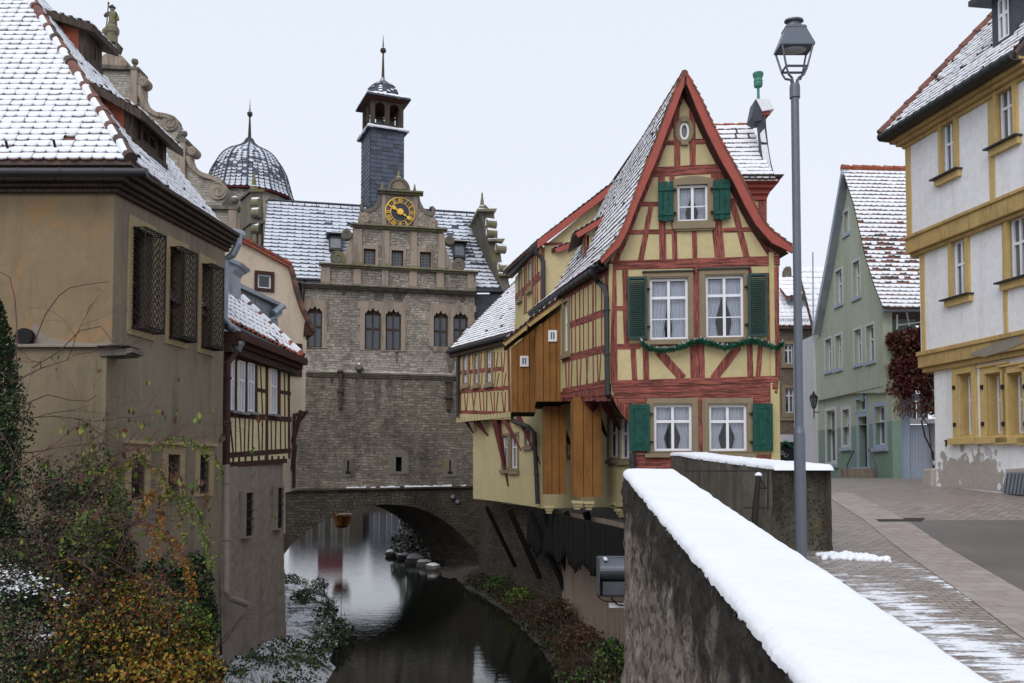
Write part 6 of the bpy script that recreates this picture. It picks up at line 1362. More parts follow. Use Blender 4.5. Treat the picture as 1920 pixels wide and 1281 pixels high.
mb = MB(); mb.tube([SPX(495, 520, .1), SPX(505, 830, .1)], .03, 'stone_trim_dark', 6); mb.tube([SPX(450, 715, .1), SPX(525, 712, .1)], .02, 'stone_trim_dark', 6); mb.build('sword', st)
mb = MB(); mb.lathe(SPX(385, 1050), [(.30, 0), (.28, .15), (.26, .45), (.33, .55), (.35, .75), (.22, .95)], 10, 'stone_mossy'); mb.lathe(SPX(215, 880), [(.10, 0), (.16, .15), (.15, .3), (.08, .42)], 8, 'stone_mossy'); mb.prism(RG, [RG.q(180 + a / 12.81, b_ / 12.81) for a, b_ in ((370, 1045), (550, 1050), (500, 1200), (420, 1200), (370, 1240))], -.5, .1, 'stone_trim_dark'); mb.lathe(SPX(395, 850), [(.28, 0), (.2, .05)], 8, 'snow'); mb.build('pedestal', st)
mb = MB(); mb.lathe(SPX(393, 175), [(.16, -.04), (.17, 0), (.10, .03), (.08, .1), (.02, .14)], 10, 'stone_trim_dark'); mb.build('helmet', st)
# dome tower
dt = thing('domed_tower', (-14, 46, -1), 'round stair tower with snowy slate dome and tall spike beside the town hall gable', 'tower'); cD = 46.0; c0 = plan(460, cD); K = cD / 1600; zd = lambda y: P(460, y, cD).z
prof = [(84, 374), (80, 369), (76, 354), (72, 340), (68, 326), (60, 310), (50, 297), (38, 287), (25, 281), (14, 275), (7, 268), (4, 261)]
pf = [(r_ * K, zd(y)) for r_, y in prof]; mb = MB(); mb.lathe((c0.x, c0.y, 0), pf, 12, 'slate_dark', pi / 12); mb.lathe((c0.x, c0.y, 0), [(84 * K, zd(378)), (84.5 * K, zd(374))], 12, 'timber_dark_red', pi / 12)
S, vm2, at = Sd(pf, c0, pi / 12, 12)
for kk in range(5, 12):
    v = 0
    while v < vm2 - .15:
        r_, _ = at(v); n_ = max(1, int(r_ * .52 / .26))
        for j in range(n_):
            u0, u1 = kk + j / n_ + .02, kk + (j + 1) / n_ - .02; a, b_, c_, d_ = S(u0, v), S(u1, v), S(u1, v + .21), S(u0, v + .21); cn = V((c0.x, c0.y, a.z)); o1 = (a - cn).normalized() * .04
            lob = (a + b_) / 2 + o1 - V((0, 0, .05)); mb.poly([a + o1, lob, b_ + o1, c_, d_], 'slate'); vv = v / vm2
            pr_s = .97 if vv < .13 else (.75 if vv < .2 else (.5 if vv < .42 else (.85 if vv < .6 else .97)))
            if kk < 8: pr_s = min(1, pr_s + .25)
            o2 = o1 * 1.35; g_ = (R(.2, .4) if vv > .13 else .1) if R(0, 1) < pr_s else R(.62, .85); mb.poly([a.lerp(d_, g_) + o2, (lob + o2 * .2).lerp(c_.lerp(d_, .5), g_), b_.lerp(c_, g_) + o2, c_ + o1 * .5, d_ + o1 * .5], 'snow_thin')
        v += .19
for kk in range(5, 13):
    pts = [S(kk + .001 if kk < 12 else 11.999, vm2 * i / 14) for i in range(15)]; mb.tube([p_ + (p_ - V((c0.x, c0.y, p_.z))).normalized() * .04 for p_ in pts], .05, 'slate_dark', 5)
mb.build('dome', dt)
mb = MB(); mb.lathe((c0.x, c0.y, 0), [(4.5 * K, zd(262)), (3.2 * K, zd(256)), (1.6 * K, zd(222)), (1.8 * K, zd(220)), (5 * K, zd(216)), (5.2 * K, zd(212)), (2 * K, zd(208)), (1 * K, zd(204)), (.2 * K, zd(186))], 10, 'timber_old'); mb.lathe((c0.x, c0.y, 0), [(4.2 * K, zd(210.5)), (2 * K, zd(208)), (.5 * K, zd(207))], 8, 'snow'); mb.build('spike', dt)
mb = MB(); mb.lathe((c0.x, c0.y, 0), [(74 * K, zd(470)), (74 * K, zd(377))], 24, 'stone_pale'); mb.build('wall', dt)
mb = MB(); mb.tube([P(500, 378, 44), P(565, 384, 43.2)], .07, 'timber_brown', 6); mb.build('ridge_flashing', dt)
# ================================================================= BIG OCHRE HOUSE, left
oh = thing('rendered_house', (-8, 14, -3.4), 'big ochre brown rendered house with barred windows and snowy hip roof at left', 'house')
A1 = Face(V((-22.0, 13.0)), V((-6.17, 13.0))); A1 = Face(V((-22.0, 13.0)), V((plan(205, 13).x, 13.0))); A2 = face((205, 13), (416, 16.35))
bigw = [(246, 432, 284, 622), (316, 467, 345, 639), (376, 497, 396, 655)]; loww = [(244, 852, 270, 937), (313, 852, 336, 925), (373, 853, 391, 925)]
zc = A2.q(205, 358)[1]
mb = MB(); mb.prism(A2, [(0, -4.6), (A2.L, -4.6), (A2.L, zc), (0, zc)], -.35, 0, 'plaster_ochre_side', [rect(A2.rc(*q)) for q in bigw + loww]); mb.build('side_wall', oh)
mb = MB(); mb.box(A1, (0, A1.L, A1.q(100, 655)[1], zc), -.3, 0, 'plaster_ochre'); mb.build('front_wall', oh)
x198 = A1.off(.22).q(198, 760)[0]; mb = MB(); mb.box(A1.off(.22), (0, x198, -4.6, A1.q(100, 656)[1]), -.5, 0, 'plaster_ochre_low'); mb.build('lower_wall', oh)
mb = MB(); zl = A1.q(100, 656)[1]; mb.hexa([A1.w(0, zl, -.02), A1.w(x198 + .02, zl, -.02), A1.w(x198 + .02, zl, .3), A1.w(0, zl, .3)][::-1], [A1.w(0, zl + .14, -.02), A1.w(x198 + .02, zl + .10, -.02), A1.w(x198 + .02, zl + .03, .3), A1.w(0, zl + .03, .3)][::-1], 'cement_patch'); mb.build('ledge', oh)
mb = MB(); a = A1.off(.1).p3(196, 657); b_ = A1.off(.1).p3(258, 660)
for i, (x0, x1, y0, y1, n1) in enumerate(((196, 254, 652, 655, .34), (196, 250, 655.5, 671, .26), (246, 259, 655.5, 667, .29))): mb.prism(A1.off(.1), A1.off(.1).qs([(x0, y1), (x0, y0), (x1, y0 + .5), (x1, y1 - 3)]), -.2, n1 - .1, 'stone_trim_dark' if i else 'zinc_dark')
mb.build('water_spout', oh, bevel=.015)
mb = MB(); w0 = A1.off(.15).p3(258, 663); pts = [w0 + V((.02 + .10 * t_, 0, -2.6 * t_ * t_)) for t_ in [i / 14 for i in range(15)]]; mb.tube(pts[:9], [.006 - .0004 * i for i in range(9)], 'glass_clear', 5); tag(mb.build('water_jet'), 'thin trickle of water falling from the stone spout of the brown house', 'water trickle')
mb = MB(); p_ = A1.off(.05).p3(48, 632); mb.tube([p_ + V((0, .1, 0)), p_ + V((0, -.06, 0))], .13, 'dark_room', 14); mb.build('wall_vent', oh)
mb = MB(); mb.prism(A1, A1.qs([(55, 650), (58, 622), (64, 606), (72, 612), (84, 630), (96, 634), (120, 638), (160, 643), (203, 647), (203, 651)][::-1]), -.02, .006, 'cement_patch'); mb.build('render_patch', oh)
# cornice along both walls
mb = MB()
for i, (h0, h1, n_) in enumerate(((0, .07, .08), (.07, .13, .15), (.13, .21, .24), (.21, .28, .33), (.28, .36, .42))):
    c1_, c2_ = A2.w(0, 0, n_), A2.w(A2.L + .1, 0, n_ * .62); c3_, c4_ = A2.w(A2.L + .1, 0, -.3), A2.w(0, 0, -.3); mb.hexa([V((p_.x, p_.y, zc + h0)) for p_ in (c1_, c2_, c3_, c4_)], [V((p_.x, p_.y, zc + h1)) for p_ in (c1_, c2_, c3_, c4_)], 'timber_old'); mb.box(A1, (0, A1.L + n_, zc + h0 - .002, zc + h1 - .002), -.3, n_ - .004, 'timber_old')
mb.build('cornice', oh, bevel=.012)
# windows with grilles
def grille(f, r, n1, nm='window_grille'):
    u0, u1, z0, z1 = r; mb = MB(); bw_ = .009
    for z in (z0, z1): mb.tube([f.w(u0, z, .0), f.w(u0, z, n1), f.w(u1, z, n1), f.w(u1, z, .0)], bw_ * 1.3, 'iron', 5)
    for z in (z0 + (z1 - z0) * .02, z1 - .03, z0 + .05): mb.tube([f.w(u0, z, n1), f.w(u1, z, n1)], bw_, 'iron', 5)
    for u in (u0, u1): mb.tube([f.w(u, z0, n1), f.w(u, z1, n1)], bw_ * 1.2, 'iron', 5)
    nb = 6; H = z1 - z0; step = .12
    def zig(g0, g1, ph, fn):
        n_ = int(H / step); pts = []
        for i in range(n_ + 1): pts.append(fn(.5 + .5 * (1 if (i + ph) % 2 else -1), z0 + H * i / n_))
        mb.tube(pts, bw_ * .85, 'iron', 4)
    for k_ in range(nb):
        c_ = u0 + (u1 - u0) * (k_ + .5) / nb; a_ = (u1 - u0) / nb * .5
        zig(0, 0, k_, lambda s_, z: f.w(c_ + a_ * (2 * s_ - 1), z, n1 + .012 * s_)); zig(0, 0, k_ + 1, lambda s_, z: f.w(c_ + a_ * (2 * s_ - 1), z, n1 + .012 * s_))
    for u in (u0, u1):
        for k_ in range(2):
            c_ = n1 * (k_ + .5) / 2; a_ = n1 / 4
            zig(0, 0, k_, lambda s_, z: f.w(u, z, c_ + a_ * (2 * s_ - 1))); zig(0, 0, k_ + 1, lambda s_, z: f.w(u, z, c_ + a_ * (2 * s_ - 1)))
    for k_ in range(7): t_ = k_ / 6; mb.tube([f.w(u0 + (u1 - u0) * t_, z1, 0), f.w(u0 + (u1 - u0) * t_, z1, n1)], bw_ * .8, 'iron', 4); mb.tube([f.w(u0 + (u1 - u0) * t_, z0, 0), f.w(u0 + (u1 - u0) * t_, z0, n1)], bw_ * .8, 'iron', 4)
    return mb.build(nm, oh)
for q, g_, s_ in zip(bigw, ((246, 428, 296, 620), (316, 460, 359, 638), (376, 492, 409, 655)), ((239, 410, 290, 632), (309, 449, 350, 648), (368, 478, 400, 662))):
    r = A2.rc(*q); ro = (A2.q(s_[0], 500)[0], A2.q(s_[2], 500)[0], r[2] - .10, r[3] + .16); ro = (r[0] - .10, r[1] + .10, r[2] - .10, r[3] + .16)
    surround(oh, A2, ro, r, -.05, .025, 'stone_frame_cream'); window(oh, A2, r, 2, (.5,), (), .06, 'timber_brown', -.20)
    grille(A2, (r[0] - .01, r[1] + .01, r[2] + .0, r[3] - .03), .24)
for q in loww:
    r = A2.rc(*q); surround(oh, A2, (r[0] - .14, r[1] + .16, r[2] - .06, r[3] + .16), r, -.05, .02, 'stone_frame_cream'); mb = MB(); mb.box(A2, (r[0] - .2, r[1] + .2, r[3] + .16, r[3] + .22), -.02, .09, 'stone_frame_cream'); mb.build('lintel', oh)
    mb = MB(); mb.box(A2, r, -.34, -.3, 'glass_dark')
    for k_ in range(1, 6): u = r[0] + (r[1] - r[0]) * k_ / 6; mb.tube([A2.w(u, r[2], -.06), A2.w(u, r[3], -.06)], .012, 'iron', 5)
    for k_ in range(1, 5): z = r[2] + (r[3] - r[2]) * k_ / 5; mb.tube([A2.w(r[0], z, -.05), A2.w(r[1], z, -.05)], .013, 'iron', 5)
    mb.build('barred_window', oh)
# roof
E = V((plan(235, 12.55).x, 12.55, P(235, 303, 12.55).z)); ad = V((A2.d.x, A2.d.y, 0)); bi = V((-A2.n.x, -A2.n.y, 0)); tpF = 1.43; tpS = 1.256
ad = V((.015, 1, 0)).normalized(); bi = V((-ad.y, ad.x, 0)); upF = V((0, 1, tpF)).normalized(); upS = (bi + V((0, 0, tpS))).normalized(); cs = upF.y; csS = cos(math.atan(tpS))
hx_ = -(tpF / tpS - bi.y) / (-bi.x); hip = V((hx_, 1, 0))   # plan direction of the hip
Lf = 16.0; L0 = E + V((-Lf, 0, 0))
def ur_f(v): y = v * cs; return (0, Lf + hx_ * y - .04)
mb = MB(); VMf = 7.6; ytop = VMf * cs
tp_ = [L0, E, E + hip * ytop + V((0, 0, tpF * ytop)), L0 + upF * VMf]; q = V((0, 0, -.05)); mb.hexa([p_ + q for p_ in tp_], tp_, 'tile_brown')
tiles(mb, lambda u, v: L0 + V((1, 0, 0)) * u + upF * v, VMf, .158, .18, ur_f, 'beaver', lambda u, v: .997, ('tile_red', 'tile_red', 'tile_brown'), lift=.035, sth=.028, gap=(.08, .18), thick=.02, skip=lambda u, v: u < 7.5)
mb.build('roof', oh)
mb = MB(); Ls_ = 4.65
def ur_s(v):
    y = v * upS.z / tpF; pt_ = hip * y; a_ = pt_.dot(ad); return (a_ + .04, Ls_)
tp_ = [E, E + ad * Ls_, E + ad * Ls_ + upS * (VMf * upF.z / upS.z), E + hip * ytop + V((0, 0, tpF * ytop))]; mb.hexa([p_ + q for p_ in tp_], tp_, 'tile_brown')
tiles(mb, lambda u, v: E + ad * u + upS * v, VMf * upF.z / upS.z, .172, .19, ur_s, 'beaver', lambda u, v: .985 if v < 2.2 else .9, ('tile_brown', 'tile_brown', 'slate_dark'), lift=.035, sth=.03, gap=(.12, .3), thick=.02)
mb.build('roof_slope', oh)
mb = MB(); h0 = E + V((0, 0, .05)); h1 = E + hip * ytop + V((0, 0, tpF * ytop + .05)); n_ = 20; t_ = (h1 - h0).normalized()
for i in range(n_):
    a, b_ = h0.lerp(h1, i / n_), h0.lerp(h1, (i + 1.12) / n_); mb.tube([a, b_], [.10, .075], random.choice(['tile_red', 'tile_brown', 'tile_red']), 10)
    if R(0, 1) < .85: mb.tube([a + t_ * R(.03, .12) + V((-.025, -.02, .012)), b_ - t_ * R(0, .06) + V((-.02, -.01, .022))], [R(.07, .088), R(.06, .072)], 'snow', 10)
mb.build('hip_tiles', oh)
mb = MB(); gz = P(100, 322, 12.4).z; mb.tube([V((-20, 12.42, gz)), V((plan(266, 12.42).x, 12.42, gz + .0))], .062, 'zinc_dark', 12); 
for i in range(12): x = plan(266, 12.42).x - .05 - i * .62; mb.tube([V((x, 12.42, gz)), V((x + .03, 12.42, gz))], .068, 'zinc_dark', 12)
mb.build('gutter', oh)
mb = MB()
for x, y in ((16, 285), (105, 283), (-60, 285)): p_ = hit(x, y, E, upF.cross(V((1, 0, 0)))); mb.tube([p_, p_ + V((0, -.08, .14))], .02, 'iron', 5)
mb.build('snow_hooks', oh)
# shed dormers on the river slope
nS = ad.cross(upS); 
def shed(foot, ftop, apexp, vl, vh, far, farb, nm):
    p0 = hit(foot[0], foot[1], E, nS); a0 = (p0 - E).dot(ad); b0 = (p0 - E).dot(bi)
    f = Face(V((p0.x, p0.y)), V((p0.x + ad.x * 4, p0.y + ad.y * 4)))   # front plane, looks to the river
    zt = P(ftop[0], ftop[1], p0.y).z; pf_ = hit(far[0], far[1], V((p0.x, p0.y, 0)), V((f.n.x, f.n.y, 0))); Lx = (pf_ - p0).dot(ad)
    z0 = p0.z; mb = MB()
    ap = hit(apexp[0], apexp[1], E, nS); a_off = (p0 - E).dot(ad) - .2; best = None
    for i_ in range(1, 200):
        b_t = b0 + i_ * .02; sp_ = E + ad * a_off + bi * b_t + V((0, 0, b_t * tpS)); py_ = HZ - F * sp_.z / sp_.y
        if best is None or abs(py_ - apexp[1]) < best[0]: best = (abs(py_ - apexp[1]), sp_, b_t)
    ap = best[1]; dep = best[2] - b0
    mb.box(f, (0, Lx, z0 - .1, zt), -.12, 0, 'timber_old')
    for k_ in range(2 if Lx > 2 else 1):
        n_ = 2 if Lx > 2 else 1; u0 = Lx * (k_ + .2) / n_; u1 = Lx * (k_ + .72) / n_
        mb.prism(f, rect((u0, u1, z0 + .12, zt - .12)), 0, .05, 'timber_old', [rect((u0 + .09, u1 - .09, z0 + .2, zt - .2))]); mb.box(f, (u0 + .08, u1 - .08, z0 + .18, zt - .18), 0, .02, 'glass_dark' if Lx > 2 else 'boards_shade_black'); mb.box(f, ((u0 + u1) / 2 - .03, (u0 + u1) / 2 + .03, z0 + .18, zt - .18), .02, .04, 'timber_old')
    mb.box(f, (-.02, .14, z0 - .1, zt), -.1, .05, 'timber_old'); mb.box(f, (Lx - .14, Lx, z0 - .1, zt), -.1, .05, 'timber_old'); mb.box(f, (0, Lx, z0 - .08, z0 + .1), 0, .08, 'timber_old')
    o_ = mb.build(nm, oh)
    # cheeks
    for uu in (0, Lx - .1):
        mb = MB(); pA = f.w(uu, z0 - .15, -.12); pB = f.w(uu, zt - .02, -.12); pC = V((p0.x, p0.y, 0)) + ad * uu + bi * dep; pC.z = ap.z
        mb.hexa([pA, pB, pC], [p_ + ad * .1 for p_ in (pA, pB, pC)], 'brick_red'); mb.build('dormer_cheek', o_)
    # roof
    mb = MB(); ov = .26; fr = f.w(-.2, zt + .02, ov); zb_ = zt + .02; bk = V((p0.x, p0.y, 0)) + ad * -.2 + bi * (dep - .05); sl = (ap.z - zt + .05) / dep
    bk.z = zt + .02 + sl * (dep - .05); fr.z = zt + .02 - sl * ov; up_ = (bk - fr); LL_ = up_.length; up_.normalize(); W_ = Lx + .45
    th_ = V((0, 0, -.10)); mb.hexa([fr + th_, fr + ad * W_ + th_, bk + ad * W_ + th_, bk + th_], [fr, fr + ad * W_, bk + ad * W_, bk], 'timber_old')
    mb.hexa([fr + th_ * 1.3 - ad * .03, bk + th_ * 1.3 - ad * .03, bk - ad * .03 + V((0, 0, .01)), fr - ad * .03 + V((0, 0, .01))], [fr + th_ * 1.3, bk + th_ * 1.3, bk + V((0, 0, .01)), fr + V((0, 0, .01))], 'timber_old')
    tiles(mb, lambda u, v: fr + ad * u + up_ * v, LL_, .172, .19, lambda v: (0, W_), 'beaver', lambda u, v: .93, ('tile_brown', 'tile_brown'), lift=.03, sth=.03); mb.build('dormer_roof', o_)
    return zt, dep, Lx
random.seed(5)
shed((245, 268), (229, 205), (150, 138), 0, 0, (306, 338), 0, 'dormer')
shed((158, 118), (143, 52), (88, 8), 0, 0, (186, 142), 0, 'dormer')
# downpipe at the far corner
P2 = A2.off(.3); pipe('downpipe', oh, [P(447, 438, 16.5), P(446, 458, 16.5), P(436, 478, 16.5), P(421, 488, 16.5), P(420, 598, 16.5), P(432, 612, 16.6), P(445, 622, 16.8), P(446, 640, 16.9)], .075, 'zinc')
mb = MB(); mb.tube([P(425, 436, 16.2), P(452, 441, 16.9)], .10, 'zinc', 10); mb.lathe(P(446, 650, 16.95), [(.06, -.1), (.13, .05), (.14, .22)], 10, 'zinc'); mb.build('hopper', oh)
# ================================================================= little half timbered house next to it
bh = thing('half_timbered_house', (-5.4, 18.5, -3.6), 'small yellow and dark brown timbered house on a grey rendered base', 'house')
BH = face((414, 16.7), (546, 20.4))
bw = [(429, 673, 438, 770), (446, 677, 458, 773), (464, 681, 476, 773), (507, 692, 518, 777)]
mb = MB(); mb.prism(BH, BH.qs([(416, 876), (420, 640), (540, 690), (545, 700), (545, 855), (538, 864)]), -.25, 0, 'plaster_light_yellow', [rect(BH.rc(*q)) for q in bw]); mb.build('upper_wall', bh)
mb = MB(); TB = [(423, 640, 422, 872, 9), (442, 672, 442, 778, 5), (461, 676, 461, 778, 5), (480, 680, 480, 778, 5), (488, 682, 492, 776, 2), (500, 686, 500, 862, 5), (523, 692, 523, 780, 6), (541, 698, 542, 860, 4),
      (425, 776, 546, 787, 9), (425, 854, 546, 845, 8), (425, 872, 538, 864, 8), (424, 664, 546, 694, 9), (482, 731, 500, 734, 5), (524, 735, 545, 738, 5), (533, 696, 534, 780, 2)]
TB += [(430, 782, 437, 850, 2.5), (441, 783, 442, 850, 2), (449, 784, 452, 850, 2), (459, 785, 458, 850, 2), (467, 786, 465, 850, 2), (474, 786, 473, 850, 2), (484, 786, 486, 850, 2), (492, 787, 491, 850, 2), (508, 788, 509, 848, 2), (517, 789, 516, 848, 2), (526, 789, 526, 847, 2), (534, 789, 535, 847, 2)]
TB += [(x, 855, x, 868, 3.5) for x in (437, 448, 460, 472, 485, 498, 510, 522, 532)]
pbeams(mb, BH, TB, -.02, .008, 'timber_brown', .003); mb.build('timber_frame', bh)
for q in bw:
    r = BH.rc(*q); window(bh, BH, r, 2, (.62,), (), .06, 'paint_white', .02, mull=.05, gl='glass_grey'); mb = MB(); mb.box(BH, (r[0] - .04, r[1] + .04, r[2] - .05, r[2]), 0, .12, 'zinc'); mb.build('sill', bh)
# base
mb = MB(); bs = face((411, 16.4), (538, 20.1)); k_ = mb.mi('plaster_grey'); top0, top1 = bs.q(418, 878), bs.q(536, 864)
def bg_(s_, v):
    zt_ = top0[1] + (top1[1] - top0[1]) * s_; z = zt_ + (-4.5 - zt_) * v; n_ = .05 + .16 * v ** 1.5
    u = top0[0] + (top1[0] - .02 * v * 0 - top0[0]) * s_; p_ = bs.w(u, z, n_ - .12); nn = V((bs.n.x, bs.n.y, 0)); return p_ + nn * .02 * noise.noise(V((u * 6, z * 6, 3)))
hole_r = [(456, 924, 470, 1005), (516, 915, 526, 990)]
vgrid(mb, 90, 90, bg_, k_); fe = bs.w(top1[0], 0); e2 = V((-1, .15, 0)) * 3; vgrid(mb, 8, 20, lambda s_, v: V((0, 0, 0)) + bg_(1, v) + e2 * s_, k_); mb.build('base_wall', bh, smooth=True)
for q in hole_r:
    r = bs.off(.0).rc(*q); mb = MB(); f_ = bs; n_ = .07; mb.prism(f_, rect(grow(r, .04)), -.05, n_, 'plaster_grey', [rect(r)]); mb.box(f_, r, -.05, n_ - .05, 'dark_room')
    for k2_ in range(1, 3): u = r[0] + (r[1] - r[0]) * k2_ / 3; mb.tube([f_.w(u, r[2], n_ - .02), f_.w(u, r[3], n_ - .02)], .014, 'iron', 5)
    for k2_ in range(1, 5): z = r[2] + (r[3] - r[2]) * k2_ / 5; mb.tube([f_.w(r[0], z, n_ - .01), f_.w(r[1], z, n_ - .01)], .012, 'iron', 5)
    mb.build('barred_slit', bh)
# eave, gutter, roof
eA, eB = P(418, 598, 16.5), P(565, 671, 20.6); mb = MB(); fe_ = BH.off(.05)
for i, (dz, n_) in enumerate(((0, .12), (.14, .2), (.24, .32))): mb.beam(fe_, (BH.q(418, 650)[0], BH.q(418, 650)[1] - .02 + dz), (BH.q(549, 700)[0], BH.q(549, 698)[1] - .0 + dz), .16, -.2, n_, 'timber_brown' if i else 'timber_old', 0)
mb.tube([eA + V((.02, 0, -.10)), eB + V((.0, 0, -.08))], .085, 'zinc_dark', 10); mb.build('gutter', bh)
dd = (eB - eA); LB = dd.length; dd.normalize(); dpl = V((dd.x, dd.y, 0)).normalized(); inn = V((-dpl.y, dpl.x, 0)); up = (inn + V((0, 0, .93))).normalized(); up = (up - dd * up.dot(dd)).normalized()
S = lambda u, v: eA + dd * (u - 2) + up * v
mb = MB(); tp_ = [S(0, 0), S(LB + 2, 0), S(LB + 2, 3.2), S(0, 3.2)]; mb.hexa([p_ + V((0, 0, -.12)) for p_ in tp_], tp_, 'tile_brown')
tiles(mb, S, 3.1, .30, .22, lambda v: (1.0, LB + 2), 'pan', lambda u, v: 1.0, ('tile_red', 'tile_orange'), lift=.03, sth=.03, gap=(.28, .42)); mb.build('roof', bh)
mb = MB(); a, b_ = S(LB + 1.98, -.05) + V((0, 0, .06)), S(LB + 1.98, 3.2) + V((0, 0, .06)); n_ = 9
for i in range(n_): p_, q_ = a.lerp(b_, i / n_), a.lerp(b_, (i + 1.1) / n_); mb.tube([p_, q_], [.10, .085], random.choice(['tile_orange', 'tile_red']), 10); mb.tube([p_.lerp(q_, .2) + V((-.01, -.04, .055)), p_.lerp(q_, .85) + V((-.01, -.04, .055))], .075, 'snow', 8)
mb.build('verge_tiles', bh)
pipe('downpipe', bh, [P(446, 655, 16.95), BH.off(.12).p3(436, 668), BH.off(.12).p3(426, 682), BH.off(.1).p3(425, 872)], .065, 'timber_brown')
pipe('lower_downpipe', bh, [BH.off(.16).p3(425, 872), bs.off(.22).p3(425, 1110), bs.off(.26).p3(432, 1122), bs.off(.34).p3(462, 1133)], .065, 'plaster_grey')
# ================================================================= cream mansard gabled house behind
ch = thing('gabled_house', (-7, 25, -2), 'cream rendered house with a curved red tiled gable edge beside the stone gate', 'house')
CF = face((400, 23.9), (576, 25.0))
cw = [(483, 515, 508, 541), (545, 650, 560, 700)]
mb = MB(); mb.prism(CF, CF.qs([(395, 1000), (395, 425), (435, 447), (500, 478), (540, 498), (546, 520), (552, 550), (562, 580), (573, 604), (574, 650), (572, 772), (549, 776), (551, 920), (535, 924), (535, 1000)]), -4.0, 0, 'plaster_cream', [rect(CF.rc(*q)) for q in cw]); mb.build('wall', ch)
mb = MB()
for q in cw: mb.prism(CF, rect(grow(CF.rc(*q), .09)), -.02, .05, 'timber_brown', [rect(CF.rc(*q))])
mb.build('window_surround', ch)
for q in cw: window(ch, CF, CF.rc(*q), 1, (), (), .07, 'paint_white', -.03)
mb = MB(); o2 = CF.off(.1); top = [(415, 424), (440, 437), (480, 458), (520, 480), (546, 494), (549, 503)]; bt = [(415, 433), (438, 446), (478, 466), (518, 488), (540, 499), (545, 505)]
mb.prism(o2, o2.qs(top + bt[::-1]), -4.2, .03, 'tile_orange')
low = [(541, 498), (547, 520), (553, 548), (562, 576), (573, 600), (585, 622)]; lb_ = [(546, 498), (552, 518), (558, 545), (567, 572), (578, 596), (590, 618)]
mb.prism(o2, o2.qs(low + lb_[::-1]), -4.2, .03, 'tile_red'); mb.prism(o2, o2.qs([(572, 604), (590, 620), (588, 628), (570, 630)]), -4.2, .0, 'timber_brown')
for i in range(22):
    t_ = i / 22; a = lerp_tab([(0, 498), (1, 620)])(t_); xs_ = lerp_tab([(498, 546), (518, 552), (545, 558), (572, 567), (596, 578), (620, 590)])(a); mb.prism(o2, o2.qs([(xs_ - 6, a + 1), (xs_ + 2, a), (xs_ + 5, a + 7), (xs_ - 2, a + 8)]), -.3, .06 + R(-.01, .01), random.choice(['tile_red', 'tile_brown']))
for i in range(18):
    t_ = i / 18; x = 415 + (546 - 415) * t_; y = 424 + (494 - 424) * t_; mb.prism(o2, o2.qs([(x, y - 1.5), (x + 8, y + 2.3), (x + 8, y + 6.3), (x, y + 4)]), -.4, .06 + R(-.01, .01), random.choice(['tile_orange', 'tile_orange', 'tile_red']))
mb.build('verge', ch)
mb = MB()
for x0, y0, x1, y1 in ((565, 770, 549, 830), (572, 774, 551, 800), (553, 834, 549, 880)): mb.tube([CF.p3(x0, y0, .05), CF.p3(x1, y1, .05)], .07, 'timber_brown', 4)
mb.prism(CF, CF.qs([(549, 776), (576, 770), (578, 775), (549, 781)]), -1, .1, 'timber_brown'); mb.tube([CF.p3(552, 780, .1), CF.p3(551, 915, .1)], .05, 'timber_brown', 8); mb.build('jetty_bracket', ch)
# zinc dormer
zf = face((425, 21.5), (528, 23.5)); mb = MB(); mb.prism(zf, zf.qs([(428, 640), (428, 532), (455, 545), (520, 578), (522, 620), (505, 600), (430, 530)][:5]), -2.0, 0, 'zinc')
for x in (452, 478, 502): mb.prism(zf, zf.qs([(x, 640), (x, 536 + (x - 428) * .5), (x + 1.3, 536.6 + (x - 428) * .5), (x + 1.3, 640)]), 0, .03, 'zinc')
mb.prism(zf, zf.qs([(424, 532), (424, 523), (528, 573), (530, 580)]), -2.2, .14, 'zinc'); mb.tube([zf.p3(512, 588, .12), zf.p3(529, 574, .12)], .10, 'zinc', 8)
mb.tube([zf.p3(527, 576, .12), zf.p3(526, 588, .12), zf.p3(515, 597, .12), zf.p3(503, 600, .1), zf.p3(500, 620, .08), zf.p3(500, 640, .08)], .045, 'zinc', 8)
o_ = mb.build('zinc_dormer', ch)
mb = MB(); f_ = face((415, 19.5), (452, 19.5)); mb.prism(f_, f_.qs([(418, 484), (452, 497), (446, 503), (440, 505), (436, 512), (436, 600), (418, 600)]), -.6, 0, 'zinc'); mb.prism(f_, f_.qs([(416, 484), (418, 479), (455, 494), (452, 500)]), -.6, .1, 'zinc'); mb.build('zinc_cornice', o_)
# ================================================================= WHITE AND YELLOW HOUSE, right
random.seed(11)
wh = thing('timbered_town_house', (9, 17, -.3), 'white rendered house with yellow timber frames and jettied storeys at the right', 'house')
L0 = face((1755, 17.8), (1985, 14.75)); L1 = L0.off(.14); L2 = L0.off(.28); UR = L0.L
zg = L0.q(1755, 912)[1] - .25; zj0, zj1 = L1.q(1740, 688)[1], L1.q(1737, 662)[1]; zk0, zk1 = L2.q(1720, 470)[1], L2.q(1709, 444)[1]; fe = L0.off(.72); ze = fe.q(1651, 256)[1]; zt = ze - .04
u0 = 0; u1 = L1.q(1725, 560)[0]; u2 = L2.q(1700, 350)[0]
gwin = [(1798, 700, 1826, 818), (1851, 699, 1884, 816), (1890, 698, 1925, 816), (1932, 697, 1975, 816)]
def wrect(f, q, u_=None): return f.rc(*q)
mb = MB(); mb.prism(L0, rect((0, UR, zg, zj0)), -.4, 0, 'plaster_white', [rect(L0.rc(*q)) for q in gwin]); mb.build('ground_floor_wall', wh)
w1 = [(1788, 450, 1813, 556), (1894, 405, 1926, 522)]; w2 = [(1769, 226, 1792, 326), (1873, 152, 1902, 266)]
mb = MB(); mb.prism(L1, rect((u1, UR, zj1, zk0)), -.4, 0, 'plaster_white', [rect(L1.rc(*q)) for q in w1]); mb.build('first_floor_wall', wh)
